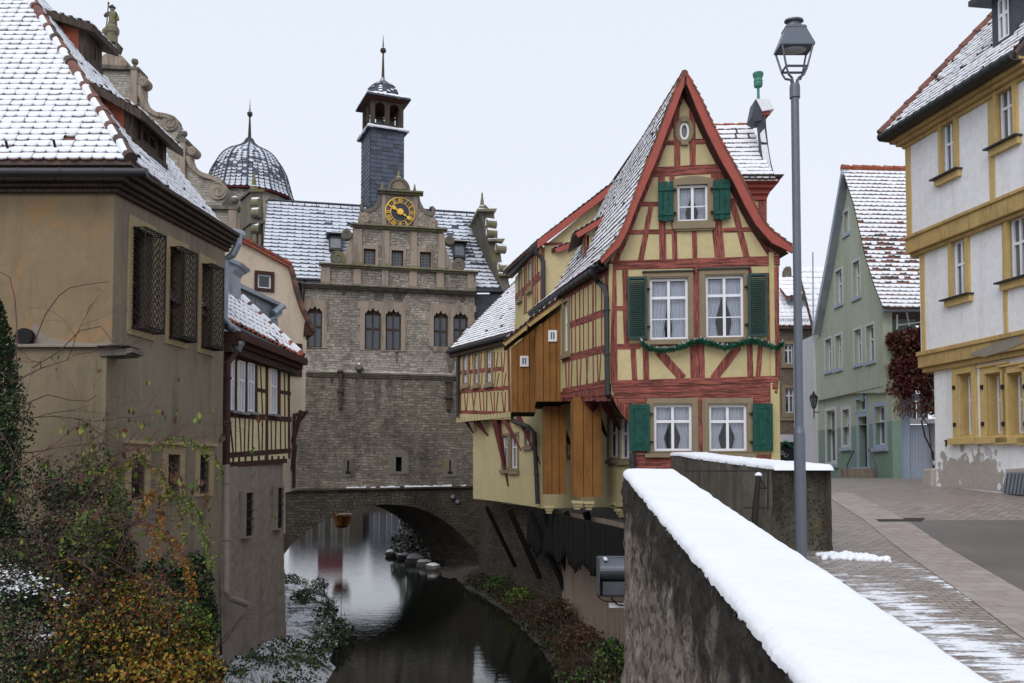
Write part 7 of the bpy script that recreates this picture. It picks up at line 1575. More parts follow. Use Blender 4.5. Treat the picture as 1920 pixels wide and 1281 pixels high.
mb = MB(); mb.prism(L2, rect((u2, UR, zk1, zt)), -.4, 0, 'plaster_white', [rect(L2.rc(*q)) for q in w2]); mb.build('second_floor_wall', wh)
# end wall (left side) so that the body is solid
mb = MB(); bk = V((-L0.n.x * 7, -L0.n.y * 7, 0))
for f, u, z0, z1 in ((L0, 0, zg, zj0), (L1, u1, zj1 - .2, zk0), (L2, u2, zk1 - .2, zt)):
    a = f.w(u, z0, -.02); mb.hexa([a, a + V((L0.d.x, L0.d.y, 0)) * .1, a + V((L0.d.x, L0.d.y, 0)) * .1 + bk, a + bk], [V((p_.x, p_.y, z1)) for p_ in (a, a + V((L0.d.x, L0.d.y, 0)) * .1, a + V((L0.d.x, L0.d.y, 0)) * .1 + bk, a + bk)], 'plaster_white')
mb.build('end_wall', wh)
mb = MB(); yl = 'timber_yellow'
mb.box(L1, (u1 - .05, UR, zj0, zj1), -.3, .05, yl); mb.box(L1, (u1 - .02, UR, zj0 - .10, zj0), -.3, -.03, yl); mb.box(L1, (u1 - .06, UR, zj1 - .05, zj1 + .04), -.3, .09, 'timber_yellow')
mb.box(L2, (u2 - .04, UR, zk0, zk1), -.3, .04, yl); mb.box(L2, (u2 - .05, UR, zk1 - .04, zk1 + .03), -.3, .08, 'timber_yellow'); mb.box(L2, (u2, UR, zk0 - .07, zk0), -.3, -.04, yl)
for f, px0, px1, z0, z1 in ((L2, 1700, 1710, zk1, zt), (L2, 1857, 1868, zk1, zt), (L1, 1724, 1732, zj1, zk0), (L1, 1878, 1886, zj1, zk0)):
    a, b_ = f.q(px0, 400)[0], f.q(px1, 400)[0]; mb.beam(f, ((a + b_) / 2, z0), ((a + b_) / 2, z1), b_ - a, -.02, .02, 'paint_yellow', .01)
mb.build('timber_frame', wh, bevel=.01)
mb = MB(); p_ = L1.q(1850, 640); mb.prism(L1, [(L1.q(1822, 650)[0], zj0 + .06), (L1.q(1850, 650)[0], zj0 - .02), (L1.q(1890, 650)[0], zj0 + .02), (L1.q(1925, 650)[0], zj0 + .1), (L1.q(1915, 650)[0], zj1 - .05), (L1.q(1870, 650)[0], zj1 - .10), (L1.q(1830, 650)[0], zj1 - .18)], 0, .062, 'cement_patch'); mb.build('render_patch', wh)
mb = MB()
for i, (h0, h1, n_) in enumerate(((-.33, -.25, .06), (-.25, -.17, .15), (-.17, -.09, .24), (-.09, -.02, .33))): mb.box(L2, (u2 - n_, UR, ze + h0, ze + h1), -.3, n_, 'timber_yellow')
mb.build('cornice', wh, bevel=.012)
def ywin(f, q, dn=.10, sash=None, gr='glass_dark', deep=-.04, sill=True):
    r = f.rc(*q); mb = MB(); mb.prism(f, rect((r[0] - dn, r[1] + dn, r[2] - .03, r[3] + dn)), -.3, .05, 'paint_yellow', [rect(r)]); 
    mb.prism(f, rect((r[0] - dn * .55, r[1] + dn * .55, r[2] - .02, r[3] + dn * .55)), 0, .065, 'paint_yellow', [rect(grow(r, .015))])
    if sill: mb.box(f, (r[0] - dn - .08, r[1] + dn + .05, r[2] - .16, r[2] - .03), -.05, .09, 'paint_yellow'); mb.box(f, (r[0] - dn - .14, r[1] + dn + .08, r[2] - .03, r[2] + .0), -.05, .17, 'zinc_dark')
    mb.build('window_surround', wh, bevel=.006)
    rs = f.rc(*sash) if sash else r; rs = (rs[0], rs[1], r[2], r[3]) if sash else r
    window(wh, f, rs, 2, (.58,), (), .05, 'paint_white', deep, gl='glass_grey', mull=.05)
for q in w1: ywin(L1, q)
for q in w2: ywin(L2, q)
for q in gwin:
    r = L0.rc(*q); mb = MB(); mb.prism(L0, rect((r[0] - .13, r[1] + .11, r[2] - .03, r[3] + .13)), -.02, .05, 'paint_yellow', [rect(r)]); mb.prism(L0, rect(grow(r, .0)), -.3, -.02, 'paint_yellow', [rect(grow(r, -.025))]); mb.box(L0, (r[0] - .2, r[1] + .18, r[2] - .16, r[2] - .03), -.05, .13, 'paint_yellow')
    mb.box(L0, (r[0] - .16, r[1] + .14, r[3] + .13, r[3] + .17), -.05, .09, 'paint_yellow')
    for z in (.2, .8): zz_ = r[2] + (r[3] - r[2]) * z; mb.box(L0, (r[0] - .07, r[0] - .03, zz_ - .05, zz_ + .03), .05, .10, 'iron')
    mb.build('window_surround', wh, bevel=.008); window(wh, L0, grow(r, -.03), 2, (.58,), (), .05, 'paint_white', -.20, gl='glass_grey', mull=.05)
# eaves and roof
ue, ze = fe.q(1651, 256); a = fe.w(ue, ze); mb = MB(); d3 = V((L0.d.x, L0.d.y, 0)); inn = V((-L0.n.x, -L0.n.y, 0)); upR = (inn + V((0, 0, 1.15))).normalized()
LU = fe.L - ue; mb.tube([a + V((0, 0, -.03)), a + d3 * LU + V((0, 0, -.03))], .085, 'zinc_dark', 10); 
for i in range(16): p_ = a + d3 * (LU * i / 16); mb.tube([p_ + V((0, 0, -.03)), p_ + d3 * .03 + V((0, 0, -.03))], .095, 'zinc_dark', 10)
mb.hexa([a + V((0, 0, -.12)), a + d3 * LU + V((0, 0, -.12)), a + d3 * LU + inn * .8 + V((0, 0, -.06)), a + inn * .8 + V((0, 0, -.06))], [a + V((0, 0, -.04)), a + d3 * LU + V((0, 0, -.04)), a + d3 * LU + inn * .8 + V((0, 0, .2)), a + inn * .8 + V((0, 0, .2))], 'timber_old'); mb.build('gutter', wh)
nR = d3.cross(upR); hp = hit(1858, 40, a, nR); hv = (hp - a).dot(upR); hu = (hp - a).dot(d3); VR = 8.0; kk = hu / hv
mb = MB(); tp_ = [a, a + d3 * LU, a + d3 * LU + upR * VR, a + d3 * kk * VR + upR * VR]; mb.hexa([p_ + V((0, 0, -.1)) for p_ in tp_], tp_, 'tile_brown')
tiles(mb, lambda u, v: a + d3 * u + upR * v, VR, .17, .19, lambda v: (kk * v, LU), 'beaver', lambda u, v: .95, ('tile_red', 'tile_brown'), lift=.03, sth=.022, gap=(.2, .38))
ridge_tiles(mb, a + V((0, 0, .05)), tp_[3] + V((0, 0, .05)), .10, 'tile_red', snow=.15); mb.build('roof', wh)
# end hip slope
mb = MB(); mb.poly([a, a + d3 * kk * VR + upR * VR, a + inn * 9 + d3 * kk * VR * .6 + V((0, 0, 4)), a + inn * 9][::-1], 'tile_red'); mb.build('roof_slope', wh)
dw = hit(1880, 84, a, nR); fd = Face(V((dw.x, dw.y)), V((dw.x + d3.x, dw.y + d3.y))); wl, wr = fd.q(1861, 80)[0], fd.q(1899, 62)[0]; z0_ = fd.q(1880, 96)[1]; ztp = fd.q(1880, -12)[1]
mb = MB(); ri = (fd.q(1872, 60)[0], fd.q(1892, 50)[0], fd.q(1882, 72)[1], fd.q(1882, -6)[1]); mb.prism(fd, rect((wl, wr, z0_ - .3, ztp)), -2.2, 0, 'slate_dark', [rect(ri)]); mb.hexa([fd.w(wl - .25, ztp, .3), fd.w(wr + .3, ztp, .3), fd.w(wr + .3, ztp + .1, -2.5), fd.w(wl - .25, ztp + .1, -2.5)], [fd.w(wl - .25, ztp + .1, .3), fd.w(wr + .3, ztp + .1, .3), fd.w(wr + .3, ztp + .3, -2.5), fd.w(wl - .25, ztp + .3, -2.5)], 'slate_dark'); o_ = mb.build('dormer', wh)
window(o_, fd, ri, 2, (.6,), (), .06, 'paint_white', .0, gl='glass_grey', sub=False)
# plinth damage, corner stone, cellar hatch
mb = MB(); ol = []
for (x, y) in ((1758, 912), (1757, 880), (1768, 868), (1776, 872), (1783, 856), (1800, 862), (1808, 850), (1822, 858), (1838, 848), (1846, 866), (1862, 858), (1872, 880), (1880, 900), (1884, 922)): ol.append(L0.q(x, y))
ol = [(p_[0] + R(-.03, .03), p_[1] + R(-.03, .03)) for p_ in ol]
fine = []
for i in range(len(ol)):
    p_, q_ = V(ol[i]), V(ol[(i + 1) % len(ol)])
    for j in range(5): t_ = p_.lerp(q_, j / 5); fine.append((t_.x + (R(-.035, .035) if j else 0), t_.y + (R(-.035, .035) if j else 0)))
mb.prism(L0, fine, -.02, .006, 'plaster_bare')
for i in range(40):
    c_ = V(random.choice(fine)) + V((R(-.15, .15), R(-.1, .15))); n_ = 9; r_ = R(.02, .09); mb.prism(L0, [(c_.x + r_ * R(.5, 1.2) * cos(2 * pi * k / n_), max(zg, c_.y + r_ * 1.4 * R(.5, 1.2) * sin(2 * pi * k / n_))) for k in range(n_)], -.01, R(.008, .014), random.choice(['plaster_bare', 'plaster_white', 'plaster_pale']))
mb.build('damaged_plinth', wh)
mb = MB(); mb.prism(L0, L0.qs([(1738, 925), (1739, 880), (1757, 878), (1757, 925)]), -.45, .12, 'plaster_bare'); mb.build('corner_stone', wh, bevel=.03)
fh = L0.off(.05); mb = MB(); mb.prism(fh, fh.qs([(1888, 880), (1960, 876), (1960, 884), (1888, 888)]), -.05, .03, 'plaster_bare')
pts = fh.qs([(1886, 924), (1894, 886), (1950, 884), (1950, 930)]); mb.prism(fh, pts, .04, .09, 'zinc')
for x in range(1898, 1950, 7): mb.prism(fh, fh.qs([(x - 6, 926), (x, 888), (x + 1.2, 888), (x - 4.8, 926)]), .09, .105, 'iron_grey')
mb.build('cellar_hatch', wh)
mb = MB()
for x, y in ((1774, 828), (1838, 824)): 
    p_ = L0.q(x, y); mb.box(L0, (p_[0], p_[0] + .08, p_[1], p_[1] + .03), 0, .04, 'iron'); mb.box(L0, (p_[0] + .01, p_[0] + .025, p_[1] - .1, p_[1]), 0, .03, 'iron')
mb.build('shutter_hook', wh)
# ================================================================= GREEN HOUSE
gh = thing('town_house', (12, 30, -.1), 'pale green gabled house with blue framed windows and snowy tiled roof further up the street', 'house')
K1 = face((1531, 33.6), (1657, 28.0)); K0 = K1.off(-.12); 
pw = [(1583, 397, 1591, 438), (1567, 507, 1579, 570), (1600, 490, 1612, 557), (1548, 636, 1559, 695), (1567, 629, 1578, 691), (1603, 618, 1615, 682), (1625, 610, 1639, 677)]
gwk = [(1551, 770, 1567, 866), (1581, 768, 1593, 834), (1606, 749, 1624, 770), (1611, 781, 1627, 879), (1642, 762, 1660, 834)]
mb = MB(); mb.prism(K1, K1.qs([(1531, 740), (1527, 622), (1551, 482), (1577, 324), (1581, 326), (1600, 386), (1621, 480), (1638, 536), (1655, 577), (1657, 736)]), -.3, 0, 'plaster_green', [rect(K1.rc(*q)) for q in pw]); mb.build('gable_wall', gh)
K0w = K0; zb = K0w.q(1535, 912)[1] - .3; uR = K0w.q(1673, 800)[0]; uL = K0w.q(1534, 800)[0]; zm = K0w.q(1600, 799)[1]; ztk = K0w.q(1600, 738)[1]
mb = MB(); mb.prism(K0w, rect((uL, uR, zm, ztk + .2)), -.3, 0, 'plaster_green', [rect((K0w.rc(*q)[0], K0w.rc(*q)[1], max(zm + .01, K0w.rc(*q)[2]), K0w.rc(*q)[3])) for q in gwk]); mb.build('ground_floor_wall', gh)
mb = MB(); mb.prism(K0w, rect((uL, uR, zb, zm)), -.3, 0.004, 'plaster_green_dark', [rect((K0w.rc(*q)[0], K0w.rc(*q)[1], K0w.rc(*q)[2], zm - .01)) for q in gwk if q[3] > 800]); mb.build('plinth_wall', gh)
mb = MB(); mb.box(K1, (0, K1.L + .02, ztk + .0, ztk + .18), -.3, .02, 'plaster_green'); mb.build('jetty', gh)
for q in pw:
    r = K1.rc(*q); mb = MB(); mb.prism(K1, rect(grow(r, .09)), -.02, .02, 'plaster_pale', [rect(r)]); mb.box(K1, (r[0] - .12, r[1] + .12, r[2] - .12, r[2]), 0, .06, 'plaster_blue'); mb.build('window_surround', gh); window(gh, K1, r, 2, (.62,), (), .05, 'paint_white', -.12, gl='glass_grey', mull=.05)
for i, q in enumerate(gwk):
    r = K0w.rc(*q); mb = MB(); mb.prism(K0w, rect(grow(r, .14 if i != 2 else .1)), -.02, .03, 'plaster_blue' if i >= 2 else 'plaster_pale', [rect(r)])
    if i in (0, 1, 4): mb.box(K0w, (r[0] - .2, r[1] + .2, r[2] - .22, r[2] - .10), -.02, .09, 'plaster_blue')
    mb.build('window_surround' if i != 3 else 'door_surround', gh)
    if i == 3:
        mb = MB(); mb.box(K0w, r, -.3, -.22, 'door_brown')
        for k in range(2): mb.prism(K0w, rect((r[0] + .1, r[1] - .1, r[2] + .15 + k * (r[3] - r[2]) * .5, r[2] + (k + 1) * (r[3] - r[2]) * .48)), -.22, -.20, 'door_brown', [rect((r[0] + .16, r[1] - .16, r[2] + .22 + k * (r[3] - r[2]) * .5, r[2] - .07 + (k + 1) * (r[3] - r[2]) * .48))])
        mb.build('door', gh); mb = MB(); mb.box(K0w, (r[0] - .5, r[1] + .5, zb, r[2]), -.1, .5, 'stone_trim'); mb.box(K0w, (r[0] - .2, r[1] + .2, r[2], r[2] + .06), -.1, .25, 'plaster_blue'); mb.build('doorstep', gh)
    else: window(gh, K0w, r, 2, (.62,) if i != 2 else (), (), .05, 'paint_white', -.14, gl='glass_grey', mull=.05)
mb = MB()
for (x0, y0), (x1, y1) in (((1588, 873), (1601, 845)), ((1629, 842), (1644, 875))): mb.tube([K0w.p3(x0, y0, .5), K0w.p3(x1, y1, .5 if x0 < 1600 else .5)], .025, 'iron_grey', 6); mb.tube([K0w.p3(x1 if x0 < 1600 else x0, y1 if x0 < 1600 else y0, .5), K0w.p3(x1 if x0 < 1600 else x0, (y1 if x0 < 1600 else y0) + 4, .1)], .02, 'iron_grey', 6); mb.tube([K0w.p3(x0 if x0 < 1600 else x1, y0 if x0 < 1600 else y1, .5), K0w.p3(x0 if x0 < 1600 else x1, (y0 if x0 < 1600 else y1) + 20, .5)], .02, 'iron_grey', 6)
mb.build('handrail', gh)
mb = MB(); ov = K1.off(.25); mb.prism(ov, ov.qs([(1579, 318), (1552, 476), (1524, 626), (1527, 628), (1555, 482), (1580, 328)]), -.25, .04, 'zinc'); mb.build('verge_board', gh)
kp = [K1.off(.22).p3(*q) for q in ((1655, 578), (1638, 535), (1621, 479), (1600, 384), (1578, 317))]; lk = arcl(kp); XR = 6.5
Sk = lambda u, v: crv(kp, lk, v) + V((u, u * .06, 0))
mb = MB()
for p_, q_ in zip(kp[:-1], kp[1:]): mb.poly([p_, p_ + V((XR, XR * .06, 0)), q_ + V((XR, XR * .06, 0)), q_], 'tile_brown')
kb = V((.02, 5.0, 0)); mb.poly([kp[-1], kp[-1] + V((XR, .4, 0)), kp[-1] + V((XR, 3, -5)), K1.w(0, K1.q(1527, 622)[1])][::-1], 'tile_brown')
tiles(mb, Sk, lk[-1], .185, .20, lambda v: (0, XR), 'beaver', lambda u, v: (.97 if v < 1.0 or v > 3.1 + .5 * noise.noise(V((u, v, 0))) else .45), ('tile_red', 'tile_red', 'tile_brown'), lift=.03, sth=.02, gap=(.25, .42))
ridge_tiles(mb, kp[-1] + V((0, 0, .05)), kp[-1] + V((XR, .4, .05)), .11, 'tile_orange', snow=.1); mb.build('roof', gh)
S0 = face((1657, 28.0), (1775, 28.6)); mb = MB(); mb.prism(S0, S0.qs([(1657, 584), (1672, 584), (1674, 740), (1657, 736)]), -.3, .02, 'plaster_pale'); mb.prism(S0, S0.qs([(1672, 584), (1775, 584), (1775, 745), (1672, 745)]), -1.6, -1.5, 'plaster_green_dark'); mb.prism(S0, S0.qs([(1674, 740), (1705, 745), (1705, 905), (1674, 905)]), -.4, .03, 'plaster_blue')
mb.prism(S0, S0.qs([(1705, 738), (1775, 738), (1775, 750), (1705, 750)]), -.4, .0, 'plaster_blue'); mb.prism(S0, S0.qs([(1703, 786), (1775, 786), (1775, 794), (1703, 794)]), -.3, .05, 'plaster_pale'); mb.prism(S0, S0.qs([(1752, 794), (1775, 794), (1775, 905), (1752, 905)]), -.3, .02, 'plaster_pale'); mb.build('side_wall', gh)
mb = MB(); mb.prism(S0, S0.qs([(1705, 796), (1752, 796), (1752, 905), (1705, 905)]), -.25, -.18, 'plaster_blue')
for x in range(1709, 1752, 5): mb.prism(S0, S0.qs([(x, 798), (x + .8, 798), (x + .8, 905), (x, 905)]), -.18, -.165, 'plaster_pale')
mb.build('garage_door', gh)
for x0, x1 in ((1705, 1722), (1725, 1744)): window(gh, S0, S0.rc(x0, 752, x1, 785), 2, (), (), .05, 'paint_grey', -.1, gl='glass_grey')
mb = MB(); z_ = S0.q(1700, 584)[1]; mb.tube([S0.p3(1655, 581, .35), S0.p3(1775, 580, .35)], .08, 'zinc', 8)
mb.tube([S0.p3(1682, 590, .1), S0.p3(1682, 680, .1)], .03, 'paint_white', 6); mb.tube([S0.p3(1682, 610, .1), S0.p3(1775, 598, .1)], .025, 'paint_white', 6); mb.tube([S0.p3(1682, 648, .1), S0.p3(1775, 628, .1)], .02, 'paint_white', 6); mb.tube([S0.p3(1700, 586, .1), S0.p3(1705, 612, .1)], .025, 'paint_white', 6); mb.build('balcony_rail', gh)
# ================================================================= BRICK-COLOURED STONE HOUSE in the gap
jh = thing('stone_house', (15, 42, 0), 'brownish stone house with a shop front and snowy roof in the gap behind the lamp', 'house'); JF = face((1440, 42), (1560, 42))
jw = [(1471, 646, 1487, 682), (1515, 646, 1532, 682), (1472, 728, 1489, 774), (1516, 728, 1533, 774)]
mb = MB(); mb.prism(JF, JF.qs([(1440, 815), (1440, 612), (1560, 612), (1560, 815)]), -.4, 0, 'stone_brick', [rect(JF.rc(*q)) for q in jw]); mb.build('wall', jh)
for q in jw:
    r = JF.rc(*q); mb = MB(); mb.prism(JF, rect(grow(r, .16)), -.05, .05, 'stone_frame', [rect(r)]); mb.box(JF, (r[0] - .2, r[1] + .2, r[2] - .22, r[2] - .1), 0, .12, 'stone_frame'); mb.build('window_surround', jh); window(jh, JF, r, 2, (.7,), (), .07, 'paint_white', -.1, cur='tie', mull=.07)
mb = MB(); mb.prism(JF, JF.qs([(1440, 789), (1440, 783), (1560, 783), (1560, 789)]), 0, .1, 'stone_frame'); mb.prism(JF, JF.qs([(1440, 618), (1440, 610), (1560, 610), (1560, 618)]), 0, .3, 'timber_old'); mb.prism(JF, JF.qs([(1440, 829), (1440, 815), (1560, 815), (1560, 829)]), -.3, .08, 'plaster_pale'); mb.build('mouldings', jh)
mb = MB(); mb.prism(JF, JF.qs([(1440, 905), (1440, 829), (1560, 829), (1560, 905)]), -.6, -.2, 'glass_dark')
for x0, x1 in ((1440, 1450), (1492, 1500), (1509, 1518), (1535, 1560)): mb.prism(JF, JF.qs([(x0, 905), (x0, 829), (x1, 829), (x1, 905)]), -.2, .03, 'plaster_pale')
mb.prism(JF, JF.qs([(1531, 822), (1531, 818), (1546, 819), (1546, 823)]), .08, .12, 'paint_white'); o_ = mb.build('shop_front', jh)
for i, (ch_, x, y, ro) in enumerate((('C', 1461, 851, -.2), ('B', 1466, 853, -.3), ('U', 1472, 857, -.5))):
    cu = bpy.data.curves.new('letter', 'FONT'); cu.body = ch_; cu.size = .30; cu.align_x = 'CENTER'; cu.extrude = .005; tob = bpy.data.objects.new('tmp', cu); COL.objects.link(tob); bpy.context.view_layer.update()
    me = bpy.data.meshes.new_from_object(tob.evaluated_get(bpy.context.evaluated_depsgraph_get())); bpy.data.objects.remove(tob); me.name = 'letter'; me.materials.clear(); me.materials.append(MATS['paint_grey'])
    lo = bpy.data.objects.new('letter', me); COL.objects.link(lo); lo.parent = o_; lo.location = JF.p3(x, y, -.17); lo.rotation_euler = (radians(90), 0, 0); lo.rotation_euler.rotate_axis('Z', ro)
mb = MB(); pts = [JF.p3(1450 + i * 4.2, 834 + 5 * sin(i * .9), .1) for i in range(22)]; mb.tube(pts, .06, 'garland_green', 6)
for i in range(700): t_ = R(0, 20.9); k = int(t_); c_ = pts[k].lerp(pts[k + 1], t_ - k); d_ = V((R(-1, 1), R(-1, 1), R(-1, 1))).normalized() * .16; e_ = V((R(-1, 1), 0, R(-1, 1))) * .02; mb.poly([c_ - e_, c_ + e_, c_ + d_], 'garland_green')
tag(mb.build('garland'), 'small dark green garland hanging over the distant shop front', 'garland')
mb = MB(); e0_, e1_ = JF.off(.35).p3(1440, 612), JF.off(.35).p3(1560, 612); upj = V((0, 1, 1.1)).normalized(); mb.hexa([p_ - V((0, 0, .12)) for p_ in (e0_, e1_, e1_ + upj * 4, e0_ + upj * 4)], [e0_, e1_, e1_ + upj * 4, e0_ + upj * 4], 'tile_brown'); tiles(mb, lambda u, v: e0_ + V((1, 0, 0)) * u + upj * v, 4.0, .34, .26, lambda v: (0, (e1_ - e0_).x), 'pan', lambda u, v: 1, ('tile_orange', 'tile_red'), gap=(.15, .25), sth=.04)
for x in range(30): p_ = e0_ + V((.12 * x + .2, .12, .22)); mb.tube([p_, p_ + V((0, 0, .16))], .01, 'iron', 4)
mb.tube([e0_ + V((0, .1, .38)), e1_ + V((0, .1, .38))], .015, 'iron', 4); mb.build('roof', jh)
JD = JF.off(.0); mb = MB(); df = face((1478, 42.6), (1535, 42.6)); mb.prism(df, df.qs([(1478, 556), (1535, 548), (1535, 600), (1500, 600)]), -1.5, 0, 'zinc')
for x in range(1484, 1534, 4): mb.prism(df, df.qs([(x, 590), (x, 556), (x + .6, 556), (x + .6, 590)]), 0, .03, 'zinc')
a0_, a1_ = df.p3(1474, 557, .3), df.p3(1536, 550, .3); uq = V((0, 1, .65)).normalized(); mb.hexa([p_ - V((0, 0, .1)) for p_ in (a0_, a1_, a1_ + uq * 1.2, a0_ + uq * 1.2)], [a0_, a1_, a1_ + uq * 1.2, a0_ + uq * 1.2], 'tile_red'); tiles(mb, lambda u, v: a0_ + (a1_ - a0_).normalized() * u + uq * v, 1.2, .3, .26, lambda v: (0, (a1_ - a0_).length), 'pan', lambda u, v: 1, ('tile_orange', 'tile_red'), gap=(.15, .25), sth=.04); mb.build('dormer', jh)
cf = face((1466, 46), (1490, 46)); mb = MB(); mb.prism(cf, cf.qs([(1470, 560), (1471, 506), (1484, 506), (1486, 560)]), -.4, .0, 'stone_trim_dark'); mb.prism(cf, cf.qs([(1469, 524), (1469, 518), (1487, 518), (1487, 524)]), -.45, .05, 'stone_trim_dark'); mb.prism(cf, cf.qs([(1472, 506), (1474, 500), (1482, 500), (1484, 506)]), -.4, .02, 'stone_trim_dark'); mb.build('chimney', jh)
nh = thing('tiled_house', (15, 37, 0), 'sliver of snowy red tiled roof with thin metal pole left of the green house', 'house'); nf = face((1522, 37), (1560, 37)); mb = MB(); a0_ = nf.p3(1527, 622); dn_ = V((1, 0, 0)); un = (nf.p3(1531, 480) - a0_ + V((0, 2.4, 0))); Ln = un.length; un.normalize()
mb.hexa([p_ + V((0, .15, -.1)) for p_ in (a0_, a0_ + dn_ * 3, a0_ + dn_ * 3 + un * Ln, a0_ + un * Ln)], [a0_, a0_ + dn_ * 3, a0_ + dn_ * 3 + un * Ln, a0_ + un * Ln], 'tile_brown'); tiles(mb, lambda u, v: a0_ + dn_ * u + un * v, Ln, .38, .25, lambda v: (0, 3), 'pan', lambda u, v: 1, ('tile_orange', 'tile_red'), gap=(.15, .25), sth=.04); mb.build('roof', nh)
mb = MB(); mb.tube([nf.p3(1525, 640), nf.p3(1524, 473)], .03, 'zinc', 6); mb.build('pole', nh); mb = MB(); mb.box(nf, (nf.q(1530, 640)[0], nf.q(1530, 640)[0] + 3, -1, a0_.z - .1), -3, -.3, 'plaster_pale'); mb.build('wall', nh)
# wall lantern
wl_ = thing('wall_lantern', P(1530, 760, 31.5), 'small old lantern on a bracket by the corner of the green house', 'lantern'); p_ = P(1526, 765, 31.5); s_ = 31.5 / 1600; mb = MB()
mb.lathe(p_ + V((0, 0, 0)), [(1 * s_, -20 * s_), (1.2 * s_, -2 * s_), (3.5 * s_, 0), (4 * s_, 1 * s_)], 6, 'iron'); mb.lathe(p_ + V((0, 0, 20 * s_)), [(8.5 * s_, 0), (5 * s_, 5 * s_), (2 * s_, 7 * s_), (2 * s_, 9 * s_), (.3 * s_, 12 * s_)], 6, 'iron')
for i in range(6): a_ = i * pi / 3; mb.tube([p_ + V((4 * s_ * cos(a_), 4 * s_ * sin(a_), s_)), p_ + V((7.5 * s_ * cos(a_), 7.5 * s_ * sin(a_), 20 * s_))], .012, 'iron', 4)
mb.tube([p_ + V((0, 0, -8 * s_)), p_ + V((10 * s_, 0, -8 * s_))], .02, 'iron', 5); mb.build('frame', wl_); mb = MB(); mb.lathe(p_, [(3.4 * s_, 1.5 * s_), (6.8 * s_, 19.5 * s_)], 6, 'glass_grey'); mb.build('glass', wl_)
# drain cover in the street
gpts = [gp(1638, 973), gp(1735, 973), gp(1728, 979), gp(1648, 979)]; mb = MB(); mb.hexa([p_ + V((0, 0, .004)) for p_ in gpts[::-1]], [p_ + V((0, 0, .016)) for p_ in gpts[::-1]], 'iron')
tag(mb.build('drain_cover'), 'dark iron drain cover set in the cobbles beside the asphalt', 'drain cover')
# ================================================================= PLANTS
random.seed(23)
def leaf(mb, p, s, m, d=None):
    d = d or V((R(-1, 1), R(-1, 1), R(-1, 1))).normalized(); e = d.cross(V((R(-1, 1), R(-1, 1), R(-1, 1)))).normalized()
    mb.poly([p, p + d * s * .5 + e * s * .32, p + d * s, p + d * s * .5 - e * s * .32], m)
def cloud(mb, c, r, n, s, mats, shell=.35, cond=None):
    for i in range(n):
        v = V((R(-1, 1), R(-1, 1), R(-1, 1)))
        while v.length > 1: v = V((R(-1, 1), R(-1, 1), R(-1, 1)))
        if R(0, 1) < shell: v = v.normalized() * R(.8, 1.05)
        p = V((c[0] + v.x * r[0], c[1] + v.y * r[1], c[2] + v.z * r[2]))
        if noise.noise(p * 2.6) < -.18 and R(0, 1) < .75: continue
        leaf(mb, p, s * R(.6, 1.3), random.choice(mats))
def branch(mb, p, d, L_, r, lev, tips, droop=.04, m='bark', seg=5, spread=.7):
    pts = [p]; q = p; dd = d.normalized()
    for i in range(seg):
        dd = (dd + V((R(-.22, .22), R(-.22, .22), R(-.16, .16) - droop))).normalized(); q = q + dd * L_ / seg; pts.append(q)
    mb.tube(pts, [r * (1 - .75 * i / seg) for i in range(seg + 1)], m, 4 if lev > 1 else 3, cap=False)
    if lev <= 0: tips.append((pts[-1], dd)); return
    for k in range(random.choice([2, 3, 3])):
        i = random.randint(1, seg); dn = (dd + V((R(-1, 1), R(-1, 1), R(-.5, .9))) * spread).normalized(); branch(mb, pts[i], dn, L_ * R(.5, .8), r * .55, lev - 1, tips, droop * 1.4, m, seg, spread)
    tips.append((pts[-1], dd))
# dark conifer at the left edge
cn = thing('conifer', P(0, 1000, 11.2) + V((0, 0, -2.4)), 'dark green columnar conifer at the left edge in front of the brown house', 'conifer'); mb = MB(); c0 = P(-38, 750, 11.2)
for i in range(16000):
    z = R(-1.9, 1.5); rr = .52 * (1 - max(0, (z - .2) / 1.45) ** 1.6 * .9) * (.85 + .25 * noise.noise(V((z * 3, i % 7, 0)))); a = R(0, 2 * pi); q = rr * sqrt(R(.35, 1))
    p = V((c0.x + q * cos(a), c0.y + q * sin(a), c0.z + z)); leaf(mb, p, R(.03, .07), random.choice(['leaf_dark', 'leaf_dark', 'leaf_dark', 'leaf_green']), V((cos(a) * .6, sin(a) * .6, R(.2, 1))).normalized())
mb.build('crown', cn); mb = MB(); mb.tube([V((c0.x, c0.y, -3.4)), V((c0.x, c0.y, c0.z + 1.2))], [.09, .02], 'bark', 6); mb.build('trunk', cn)
# bare shrub with a few hanging leaves
sh = thing('bare_shrub', P(60, 1281, 10.6), 'leafless twiggy shrub with few drooping leaves in front of the brown wall', 'shrub'); mb = MB(); tips = []
for x, y, dx, dz in ((-20, 1180, .35, 1), (20, 1150, .2, 1), (60, 1120, .25, 1), (90, 1160, .5, .9), (30, 960, .6, .5), (60, 930, .6, .4), (110, 1010, .6, .6), (40, 1050, .55, .8), (0, 800, .8, .35), (30, 850, .9, .2), (60, 980, .8, .3), (120, 960, .6, .4), (20, 720, .8, .2), (80, 900, .8, .1), (10, 1060, .9, .3), (150, 1040, .5, .5), (-10, 1000, .4, 1), (70, 1000, .7, .7), (10, 900, .5, .9), (120, 1130, .5, .8)):
    branch(mb, P(x, y, R(9.8, 10.9)), V((dx, R(-.15, .15), dz)), R(.9, 1.4), .010, 4, tips, .03, random.choice(['bark', 'twig_red']))
for pl2 in ([(60, 760), (90, 690), (140, 640), (200, 590), (240, 570), (262, 545), (300, 535), (400, 528)],): pass
